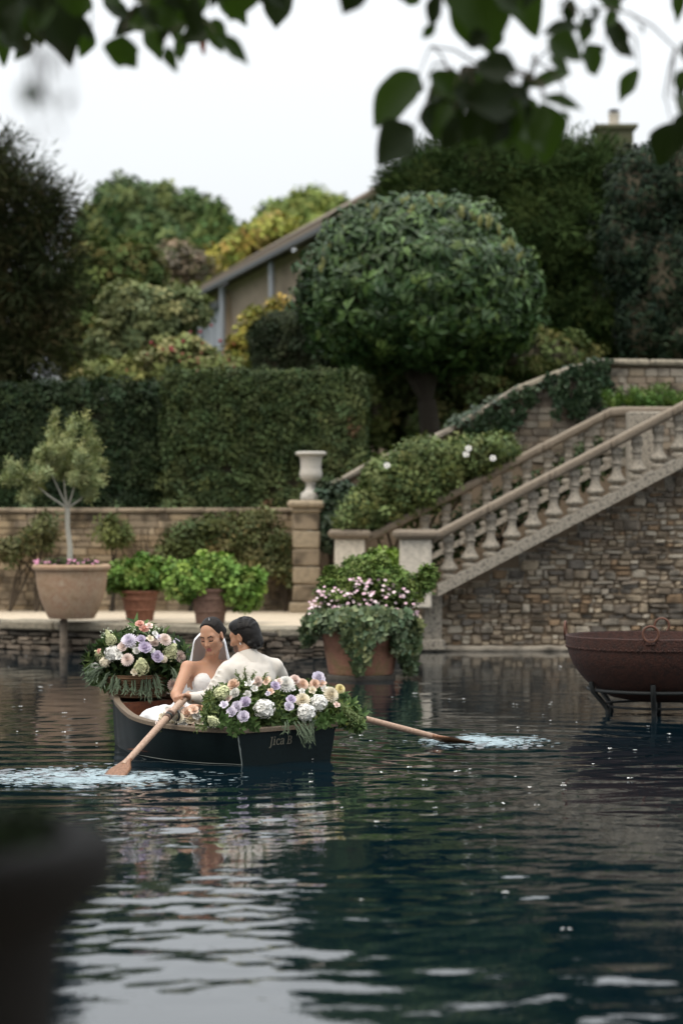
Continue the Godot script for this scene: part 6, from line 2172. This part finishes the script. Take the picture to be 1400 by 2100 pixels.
	for i in 230:
		# loose wavy strands over the mass
		var a := rr(-1.5, 1.5)
		var t0 := rr(-0.5, 0.9)
		var t1 := minf(t0 + rr(0.5, 1.3), 2.0)
		var ph := rr(0, 6)
		var ps := []
		for k in 8:
			var tt := lerpf(t0, t1, k / 7.0)
			var aa := a + 0.06 * sin(k * 1.1 + ph)
			var dv := Vector3(sin(aa) * cos(tt * 0.3), cos(aa) * cos(tt), -sin(tt)).normalized()
			var lift := 1.0 + 0.03 * sin(k * 0.9 + ph) + (0.07 if tt > 1.3 else 0.0) * sin(k * 1.7 + ph)
			ps.append(hx * (Vector3(0, 0.04 - 0.03 * maxf(0.0, tt - 1.0), -0.024) + dv * Vector3(0.079, 0.089, 0.098) * lift))
		add_tube(h, ps, [0.0006, 0.0014, 0.0016, 0.0016, 0.0016, 0.0014, 0.001, 0.0004], 4)
	part("hair", h.done(), mats.black_hair, t, xo)
	var er_ := part("earring", ring(0.005, 0.0012, 14, 6), mats.pearl, t, Transform3D(face, hx * Vector3(0.08, -0.045, -0.004) - pel))
	er_.name = "earring"

func build_bride() -> void:
	var pel := at(418, 1488, 12.76)
	var t := thing("person", "woman in a strapless white lace gown and veil, seated facing the rower", "person", pel)
	var xo := Transform3D(Basis(), -pel)
	var waist := at(417, 1444, 12.76)
	var chest := at(419, 1400, 12.77)
	var neck := at(431, 1357, 12.80)
	var skull := at(435, 1304, 12.70)
	var sl := at(385, 1369, 12.70)
	var sr := at(470, 1366, 12.86)
	var el := at(361, 1424, 12.58)
	var wl := at(375, 1463, 12.44)
	var er := at(482, 1424, 12.72)
	var wr := at(412, 1445, 12.36)
	var face := look(Vector3(-0.4, -0.36, 0.84), 0.08)
	var hx := Transform3D(face.scaled(Vector3(1, 1, 1) * HS), skull)
	var inv := hx.affine_inverse()
	var skin := Color(0.45, 0.25, 0.16)
	var paint := func(p: Vector3) -> Color:
		var q: Vector3 = inv * p
		var c := skin
		if q.z > 0.03:
			if absf(q.x) < 0.022 - absf(q.y + 0.067) * 0.7 and q.y < -0.055 and q.y > -0.08 and q.z > 0.07: c = Color(0.36, 0.13, 0.115)
			var ex := absf(q.x)
			var bw := 0.021 + 0.006 * smoothstep(0.012, 0.038, ex) - 0.01 * smoothstep(0.04, 0.05, ex)
			if absf(q.y - bw) < 0.0045 and ex > 0.012 and ex < 0.05 and q.z > 0.05: c = Color(0.045, 0.026, 0.018)
			if q.y < 0.012 and q.y > -0.003 and ex > 0.017 and ex < 0.046 and q.z > 0.055: c = Color(0.34, 0.18, 0.125)
			if absf(q.y + 0.0065) < 0.0042 and ex > 0.016 and ex < 0.047 and q.z > 0.058: c = Color(0.022, 0.014, 0.011)
		return c
	var b := Builder.new()
	net(b, [bone(pel, waist, 0.085, 0.07, 0.04), bone(waist, chest, 0.07, 0.082, 0.04), bone(chest, neck + Vector3(0, -0.03, 0), 0.078, 0.05, 0.045), bone(sl, sr, 0.031, 0.031, 0.045), bone(neck + Vector3(0, -0.02, 0), skull + Vector3(0.012, -0.035, -0.012), 0.037, 0.036, 0.022),
		bone(sl, el, 0.034, 0.026, 0.02), bone(el, wl, 0.0265, 0.018, 0.012), bone(sr, er, 0.034, 0.026, 0.02), bone(er, wr, 0.0265, 0.018, 0.012),
		bone(neck + Vector3(-0.02, -0.03, 0.035), sl + Vector3(0.02, 0.012, 0.01), 0.011, 0.01, 0.02), bone(neck + Vector3(0.02, -0.03, 0.03), sr + Vector3(-0.02, 0.012, 0.01), 0.011, 0.01, 0.02)], 0.0065, paint)
	net(b, head_prims(hx, 0.9), 0.003, paint)
	net(b, hand_prims(wl, (at(392, 1476, 12.4) - wl), Vector3(0.2, -1, 0.2), 0.45, 1.0), 0.0032, paint)
	net(b, hand_prims(wr, (at(392, 1449, 12.28) - wr), Vector3(0.1, -1, 0.1), 0.4, -1.0), 0.0032, paint)
	part("body", b.done(), mats.skin, t, xo)
	# bodice and gown
	var fw := Vector3(0.546, 0, 0.836)
	var ax := Basis((sr - sl).normalized(), Vector3.UP, (sr - sl).normalized().cross(Vector3.UP)).orthonormalized()
	var g := Builder.new()
	var bust := chest + Vector3(0, 0.005, 0)
	net(g, [bone(pel, waist, 0.1, 0.077, 0.04), bone(waist, chest + Vector3(0, -0.015, 0), 0.078, 0.09, 0.04), egg(bust + fw * 0.055 + ax.x * -0.042, Vector3(0.052, 0.05, 0.042), 0.02, ax), egg(bust + fw * 0.055 + ax.x * 0.042, Vector3(0.052, 0.05, 0.042), 0.02, ax),
		cut(egg(chest + Vector3(0, 0.13, 0) + fw * 0.02, Vector3(0.16, 0.068, 0.2), 0.008, ax)), cut(egg(chest + Vector3(0, 0.06, 0) + fw * 0.11, Vector3(0.018, 0.04, 0.06), 0.01, ax))], 0.0055, null, 0.002, 60.0, 1.0)
	var gown := part("bodice", g.done(), mats.lace, t, xo)
	gown.name = "bodice"
	var sk := Builder.new()
	net(sk, [egg(at(415, 1478, 12.6), Vector3(0.17, 0.085, 0.2), 0.05), egg(at(350, 1476, 12.62), Vector3(0.13, 0.075, 0.13), 0.05), egg(at(318, 1478, 12.6), Vector3(0.085, 0.05, 0.1), 0.05), egg(at(365, 1488, 12.3), Vector3(0.12, 0.05, 0.1), 0.05), egg(at(420, 1490, 12.35), Vector3(0.12, 0.06, 0.12), 0.05), egg(at(400, 1452, 12.66), Vector3(0.1, 0.06, 0.12), 0.05)], 0.0075, null, 0.016, 9.0, 1.0)
	part("skirt", sk.done(), mats.tulle, t, xo)
	# hair drawn back into a low knot
	var h := Builder.new()
	var s := HS
	var E := func(c: Vector3, r: Vector3, k := 0.015): return egg(hx * c, r * s, k * s, face)
	var hp := [E.call(Vector3(0, 0.038, -0.02), Vector3(0.0765, 0.086, 0.093)), E.call(Vector3(0, 0.0, -0.05), Vector3(0.068, 0.07, 0.062), 0.03), E.call(Vector3(0, -0.015, -0.125), Vector3(0.042, 0.04, 0.036), 0.015)]
	for i in 13:
		var x := -0.06 + i * 0.01
		var top := sqrt(maxf(0.0, 1.0 - pow(x / 0.078, 2)))
		hp.append(bone(hx * Vector3(x * 0.9, 0.04 + 0.066 * top, 0.04), hx * Vector3(x, 0.042 + 0.08 * top, -0.03), 0.002 * s, 0.005 * s, 0.008 * s))
	hp.append(cut(E.call(Vector3(0, -0.03, 0.105), Vector3(0.072, 0.106, 0.083), 0.02)))
	hp.append(cut(E.call(Vector3(0.078, -0.03, 0.015), Vector3(0.03, 0.045, 0.035), 0.006)))
	hp.append(cut(E.call(Vector3(-0.078, -0.03, 0.015), Vector3(0.03, 0.045, 0.035), 0.006)))
	net(h, hp, 0.0032)
	for i in 150:
		# fine strands drawn back from the hairline to the knot
		var a := rr(-1.45, 1.45)
		var ps := []
		var t0 := rr(-0.45, 0.2)
		for k in 8:
			var tt := lerpf(t0, t0 + rr(1.1, 1.25), k / 7.0)
			var dv := Vector3(sin(a) * cos(tt * 0.3), cos(a) * cos(tt), -sin(tt)).normalized()
			ps.append(hx * (Vector3(0, 0.038, -0.02) + dv * Vector3(0.077, 0.0865, 0.0935) * (1.0 + 0.006 * sin(k + i))))
		add_tube(h, ps, [0.0004, 0.0009, 0.0011, 0.0011, 0.0011, 0.0011, 0.0008, 0.0004], 4)
	part("hair", h.done(), mats.brown_hair, t, xo)
	for sg in [-1.0, 1.0]:
		part("earring", lathe([Vector2(0.001, -0.007), Vector2(0.0055, -0.003), Vector2(0.0055, 0.003), Vector2(0.001, 0.007)], 10), mats.pearl, t, Transform3D(Basis(), hx * Vector3(0.078 * sg, -0.046, -0.002) - pel))
	# veil falling from the crown behind the shoulders
	var v := Builder.new()
	var top := hx * Vector3(0, 0.128, -0.03)
	var rows := 26
	var cols := 60
	for i in rows + 1:
		var f := float(i) / rows
		var c := top.lerp(at(433, 1440, 12.95), pow(f, 0.8))
		var rad := lerpf(0.0, 0.075, smoothstep(0.0, 0.18, f)) + 0.085 * f
		for k in cols + 1:
			var a := lerpf(-1.95, 1.95, float(k) / cols)
			var w := 1.0 + (0.03 + 0.07 * f) * sin(a * 8.0 + f * 2.0) * smoothstep(0.1, 0.5, f)
			var y := -0.05 * (1.0 - cos(a * 0.5)) * (1.0 - f)
			v.add(c + Vector3(sin(a) * rad * w * 0.95, y, -cos(a) * rad * w) + Vector3(0, 0, 0.03 * (1.0 - f)))
	for i in rows:
		for k in cols:
			var p := i * (cols + 1) + k
			v.quad(p, p + cols + 1, p + cols + 2, p + 1)
	part("veil", v.done(), mats.veil, t, xo)

# ---------------------------------------------------------------- small things on the water
func build_petals_and_foam() -> void:
	var pm := []
	for i in 3:
		var b := Builder.new()
		for k in 2 + i % 2: add_leaf(b, Vector3(rr(-0.003, 0.003), 0.003, 0), Vector3(cos(k * 2.2 + i), 0.25, sin(k * 2.2 + i)), Vector3.UP, 0.014, 0.011, 0.3, 0.2)
		pm.append(b.done())
	var spots := [[28, 1452], [133, 1465], [173, 1437], [132, 1505], [75, 1503], [36, 1503], [44, 1452], [104, 1408], [54, 1346], [95, 1340], [19, 1368], [84, 1412], [200, 1528], [430, 1612], [637, 1590], [640, 1608], [920, 1436], [950, 1436], [1126, 1447], [1052, 1446], [1063, 1495], [895, 1543], [783, 1588], [838, 1577], [934, 1586], [938, 1585], [963, 1580], [1058, 1596], [1155, 1615], [1154, 1609], [1085, 1619], [892, 1660], [1033, 1652], [804, 1432], [1328, 1492], [1249, 1539], [1301, 1541], [1371, 1509], [1148, 1370], [1112, 1468], [1128, 1480], [1130, 1443], [1060, 1447], [1180, 1484], [720, 1515], [738, 1512], [760, 1522], [850, 1425], [740, 1850], [770, 1690], [1035, 1835], [1160, 1912], [640, 1560], [700, 1660], [985, 1700], [1215, 1570], [870, 1604], [1100, 1655], [1290, 1600]]
	for p in spots:
		var w := on_water(p[0], p[1])
		var o := part("floating_petal", pm[rng.randi() % 3], mats.white_petal, self, Transform3D(Basis(Vector3.UP, rr(0, 6)).scaled(Vector3.ONE * rr(0.6, 1.3)), w + Vector3(0, 0.004, 0)))
		tag(o, "tiny white petal floating on the dark pond water", "petal", "white petals floating on the pond")
	# churned white water at the two oar blades
	mat("foam", Color(0.42, 0.53, 0.57), 0.35, {"spec": 0.5, "alpha": 0.5})
	var ball := lathe([Vector2(0.001, -0.3), Vector2(0.8, -0.1), Vector2(1.0, 0.15), Vector2(0.7, 0.5), Vector2(0.001, 0.65)], 7)
	for a in [[175.0, 1596.0, 175.0, 17.0, 2600, "churned white foam where the gripped oar enters the water"], [985.0, 1521.0, 95.0, 10.0, 1500, "churned white foam round the far oar blade past the boat's end"]]:
		var c := on_water(a[0], a[1])
		var o := thing("foam", a[5], "foam", c)
		o.set_meta("kind", "stuff")
		var xs := []
		var cs := []
		for i in int(a[4]):
			var px: float = a[0] + rng.randfn(0, 0.5) * a[2]
			var py: float = a[1] + rng.randfn(0, 0.42) * a[3] + sin(px * 0.05) * 3.0
			var w := on_water(px, py) - c
			var s := rr(0.0018, 0.005) * (1.6 if rng.randf() < 0.1 else 1.0)
			xs.append(Transform3D(Basis(Vector3.UP, rr(-0.35, 0.35)).scaled(Vector3(s * rr(2.0, 6.0), s * 0.5, s * 1.4)), w + Vector3(0, rr(0.0, 0.006), 0)))
			cs.append(Color.WHITE)
		scatter("bubbles", ball, mats.foam, xs, cs, o)

# ---------------------------------------------------------------- the photographer's side
func build_near_pot() -> void:
	mat("dark_glaze", Color(0.007, 0.0055, 0.004), 0.9, {"tex": mats.coarse, "tri": 3.0, "bump": mats.bumpy, "depth": 0.5})
	var d := 2.25
	var cx := -0.475
	var top := at(0, 1712, d).y
	var t := thing("stone_pot", "large dark moss-topped pot close to the lens on the near bank", "pot", Vector3(cx, 0.3, -d))
	var h := top - 0.3
	part("body", lathe([Vector2(0.001, 0), Vector2(0.13, 0), Vector2(0.2, h * 0.55), Vector2(0.215, h * 0.86), Vector2(0.24, h * 0.9), Vector2(0.263, h * 0.93), Vector2(0.268, h * 0.98), Vector2(0.255, h), Vector2(0.22, h), Vector2(0.21, h * 0.94), Vector2(0.001, h * 0.93)], 40, 0.004), mats.dark_glaze, t)
	part("soil", lathe([Vector2(0.215, h * 0.96), Vector2(0.001, h * 0.99)], 24), mats.soil, t)
	var m := thing("moss", "dark green moss growing on top of the near pot", "moss", Vector3(cx, 0.3 + h * 0.97, -d))
	m.set_meta("kind", "stuff")
	var xs := []
	var cs := []
	for i in 260:
		var th := rr(0, TAU)
		var r := 0.2 * sqrt(rng.randf())
		xs.append(aim(Vector3(cos(th) * r, rr(-0.01, 0.03), sin(th) * r), Vector3.UP + rdir() * 0.6, rr(0.3, 0.6)))
		cs.append(vary(Color(0.025, 0.045, 0.012), 0.4))
	scatter("sprigs", clump("small", 14, 0.07, 0.045, 0.02, 0.2), mats.leaf, xs, cs, m)

func big_leaf(length: float, wide: float, sd: int) -> ArrayMesh:
	# one broad pointed leaf along +y, midrib fold, waved margin, drooping tip
	var b := Builder.new()
	var n := 12
	for i in n + 1:
		var f := float(i) / n
		var w := wide * 0.5 * pow(sin(PI * pow(f, 0.78)), 0.95) * (1.0 + 0.1 * sin(f * 9.0 + sd))
		var z := -0.18 * length * f * f
		for s in [-1.0, -0.5, 0.0, 0.5, 1.0]:
			b.add(Vector3(s * w, f * length * (1.0 - 0.06 * f), z + absf(s) * w * 0.28 + 0.012 * length * sin(f * 14.0 + sd) * absf(s)))
	for i in n:
		for j in 4:
			var a := i * 5 + j
			b.quad(a, a + 1, a + 6, a + 5)
	return b.done()

func build_branches() -> void:
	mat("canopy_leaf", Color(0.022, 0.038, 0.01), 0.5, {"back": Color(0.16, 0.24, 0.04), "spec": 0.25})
	mat("canopy_leaf_dark", Color(0.012, 0.02, 0.007), 0.5, {"back": Color(0.08, 0.12, 0.02), "spec": 0.2})  # both canopy greens are darkened to paint in the backlit look
	mat("autumn_leaf", Color(0.14, 0.05, 0.014), 0.5, {"back": Color(0.4, 0.15, 0.05)})
	var shapes := [big_leaf(1.0, 0.62, 1), big_leaf(1.0, 0.5, 3), big_leaf(1.0, 0.74, 5)]
	var groups := [
		["overhanging_branch", "leafy branch hanging into the top of the view at the hedge end", 5.9, Vector2(250, -260),
			[[60, -30, 95, 110, 1.0], [100, -20, 155, 145, 1.0], [20, -40, 60, 60, 1.0], [-20, 10, 90, 70, 1.0], [120, -40, 60, 40, 1.0], [10, 30, 6, 150, 0.5], [150, 30, 195, 82, 0.7], [130, -10, 150, 60, 1.0], [252, 70, 243, 152, 1.1], [310, 15, 225, 75, 0.7], [300, 45, 335, 130, 0.9], [340, 95, 364, 155, 0.6], [422, 72, 411, 122, 0.6], [440, 70, 527, 135, 0.7], [380, -10, 400, 75, 1.0], [350, 0, 330, 70, 0.9], [440, -30, 520, 55, 1.0], [500, -50, 470, 58, 1.0], [580, -40, 560, 62, 1.0], [540, -30, 600, 20, 1.0], [200, -30, 262, 12, 0.9], [310, -20, 360, 50, 0.9], [400, 30, 440, 80, 0.9], [80, -20, 130, 90, 1.0], [40, 0, 10, 90, 0.8], [350, 40, 320, 100, 0.7], [0, 60, 70, 110, 0.9], [150, 90, 95, 70, 0.8], [290, 10, 330, 60, 0.9], [190, 60, 160, 130, 0.6], [270, -30, 330, 20, 0.8], [460, -60, 430, 20, 0.9], [30, -60, 90, 20, 1.0], [80, -50, 20, 30, 1.0], [0, -40, 40, 50, 1.0], [-30, -10, 20, 70, 1.0], [110, 0, 60, 70, 1.0], [330, -40, 390, 30, 1.0], [380, 10, 350, 85, 0.9], [420, -40, 400, 40, 1.0], [300, 20, 280, 70, 0.8], [520, -60, 560, 20, 1.0], [60, 40, 120, 80, 0.9], [150, -50, 110, 20, 1.0]]],
		["overhanging_branch", "leafy branch hanging across the sky above the yew and chimney", 5.7, Vector2(1150, -300),
			[[750, -60, 692, 46, 0.9], [905, -20, 868, 78, 0.8], [960, -90, 1030, 140, 0.9], [950, -30, 970, 130, 0.8], [1000, -40, 1100, 40, 1.0], [1060, -30, 1110, 95, 0.7], [1185, 55, 1100, 60, 0.7], [1150, 45, 1140, 108, 0.9], [1240, 105, 1195, 95, 0.5], [1200, 90, 1235, 170, 1.0], [1308, 140, 1256, 220, 0.8], [1200, 60, 1240, 10, 0.3], [860, 150, 735, 275, 0.85], [865, 190, 810, 150, 1.1], [850, 260, 748, 345, 1.0], [870, 215, 945, 315, 0.9], [945, 165, 1000, 240, 0.7], [960, 215, 1120, 185, 0.8], [1000, 210, 940, 310, 0.9], [1060, 200, 1030, 330, 0.8], [1110, 210, 1130, 365, 0.75], [1090, 180, 1185, 130, 0.6], [1110, 200, 1218, 220, 0.55], [1040, 230, 980, 320, 0.8], [930, 230, 880, 300, 0.9], [1150, 230, 1180, 250, 0.7], [1375, 250, 1345, 365, 0.8], [1405, 230, 1385, 320, 0.9], [1385, -40, 1395, 65, 0.6], [1410, 140, 1385, 215, 0.5], [1080, 210, 1080, 350, 0.8], [1000, 200, 1090, 290, 1.0], [1215, 10, 1225, 45, 0.6], [1310, 50, 1325, 75, 0.6], [910, 210, 850, 240, 0.8], [800, -50, 840, 10, 0.8], [1100, -60, 1060, 30, 0.9], [960, 190, 900, 260, 1.0], [1020, 190, 1110, 260, 1.0], [980, 230, 1060, 320, 1.0], [900, 200, 960, 290, 1.0], [1060, 230, 1140, 320, 0.9], [950, 240, 900, 320, 0.8], [1080, 180, 1000, 230, 1.0], [930, 180, 1010, 230, 0.9], [1120, 220, 1080, 310, 0.8], [1020, -60, 960, 60, 0.9], [1040, -50, 1090, 30, 0.9]]],
		["overhanging_twig", "small blurred twig of dark leaves close to the lens beside the conifer", 2.7, Vector2(-60, 120),
			[[70, 170, 50, 220, 0.8], [85, 185, 95, 215, 0.6], [145, 195, 130, 230, 0.5], [80, 285, 45, 295, 0.4], [110, 250, 130, 275, 0.4]]]]
	for g in groups:
		var d: float = g[2]
		var root := at(g[3].x, g[3].y, d)
		var t := thing(g[0], g[1], "branch", root)
		var tw := Builder.new()
		var hub := []
		for i in g[4].size():
			var a = g[4][i]
			var dd := d + rr(-0.35, 0.35) * (1.0 if d > 4 else 0.2)
			var p := at(a[0], a[1], dd) - root
			var q := at(a[2], a[3], dd + rr(-0.04, 0.04)) - root
			var y := (q - p)
			var ln := y.length()
			var yn := y / ln
			var z := Vector3(rr(-0.35, 0.35), rr(0.1, 0.7), 1.0)
			z = (z - yn * z.dot(yn)).normalized()
			var x := yn.cross(z)
			var wd: float = a[4]
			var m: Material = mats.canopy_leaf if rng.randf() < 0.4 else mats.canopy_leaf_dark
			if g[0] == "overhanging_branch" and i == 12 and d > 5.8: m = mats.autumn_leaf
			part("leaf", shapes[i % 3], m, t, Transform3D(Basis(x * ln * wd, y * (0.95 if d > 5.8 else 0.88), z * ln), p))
			# petiole back to a twig that leads out of the picture
			var k := Vector3(p.x * 0.92, p.y + 0.05 + absf(p.x) * 0.02, p.z * 0.6)
			add_tube(tw, [p, p.lerp(k, 0.6) + Vector3(0, 0.005, 0), k], [0.001, 0.0015, 0.002], 5)
			hub.append(k)
		if d > 4:
			for i in 46:
				# smaller leaves filling in along the same twigs
				var h: Vector3 = hub[rng.randi() % hub.size()] + Vector3(rr(-0.09, 0.09), rr(-0.05, 0.12), rr(-0.25, 0.25))
				var y := Vector3(rr(-1, 1), rr(-1.2, 0.1), rr(-0.3, 0.3)).normalized() * rr(0.05, 0.1)
				var z := Vector3(rr(-0.5, 0.5), rr(-0.2, 0.5), 1.0)
				z = (z - y.normalized() * z.dot(y.normalized())).normalized()
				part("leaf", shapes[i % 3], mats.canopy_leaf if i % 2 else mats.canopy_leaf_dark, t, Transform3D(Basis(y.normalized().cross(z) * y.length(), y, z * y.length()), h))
		hub.sort_custom(func(u, v): return u.length() > v.length())
		for i in hub.size() - 1:
			# join each twig end to the nearest one closer to the branch root
			var best := Vector3.ZERO
			var bd := 1e9
			for j in range(i + 1, hub.size()):
				var ds: float = hub[i].distance_to(hub[j])
				if ds < bd:
					bd = ds
					best = hub[j]
			if hub[i].length() < bd: best = Vector3.ZERO
			add_tube(tw, [hub[i], hub[i].lerp(best, 0.5) + Vector3(0, 0.012, 0), best], [0.002, 0.0025, 0.003], 5)
		part("twigs", tw.done(), mats.twig, t)
	# the tree these branches belong to, standing behind the photographer with its crown overhead
	var foot := Vector3(-1.6, 0.3, 1.2)
	var lb := []
	for a in [[-2.0, 4.3, 0.2, 1.5], [-0.2, 4.6, -0.6, 1.5], [1.5, 4.4, -1.0, 1.4], [-1.2, 4.4, -3.0, 1.35], [0.9, 4.7, -3.2, 1.35], [-2.6, 3.4, 1.6, 1.3], [0.6, 3.8, 2.0, 1.5], [2.6, 3.6, 0.8, 1.2], [-1.6, 2.4, 2.8, 1.1], [1.4, 2.2, 3.2, 1.2]]:
		lb.append([Vector3(a[0], a[1], a[2]), Vector3(a[3], a[3] * 0.7, a[3])])
	tree("shade_tree", "broad-leaved tree overhead whose branches hang into the view", lb, [Color(0.03, 0.05, 0.015), Color(0.04, 0.065, 0.02)], clump("shade", 12, 0.25, 0.16, 0.095, 0.3), mats.leaf, Vector2(0.8, 1.2), foot, 0.13, 26.0, {"inner": 0.4})

	# unseen trees added behind the photographer to darken the near pot and hull
	for a in [[-7.0, 6.0, 3.2], [-2.5, 7.5, 3.6], [2.5, 7.0, 3.4], [7.0, 6.0, 3.2]]:
		var c := Vector3(a[0], 0.3, a[1])
		var ls := [[c + Vector3(0, 2.6, 0), Vector3(2.6, 2.4, 1.6)], [c + Vector3(0.6, 4.8, 0.3), Vector3(2.2, 1.8, 1.5)], [c + Vector3(-0.8, 1.2, -0.4), Vector3(2.2, 1.2, 1.4)]]
		tree("added_evergreen", "unseen evergreen tree added behind the photographer to darken the near pot and hull", ls, [Color(0.025, 0.04, 0.015), Color(0.03, 0.05, 0.02)], clump("shade", 12, 0.25, 0.16, 0.095, 0.3), mats.leaf, Vector2(1.3, 1.9), c, 0.14, 12.0, {"core": 0.8, "group": "added evergreens behind the photographer"})
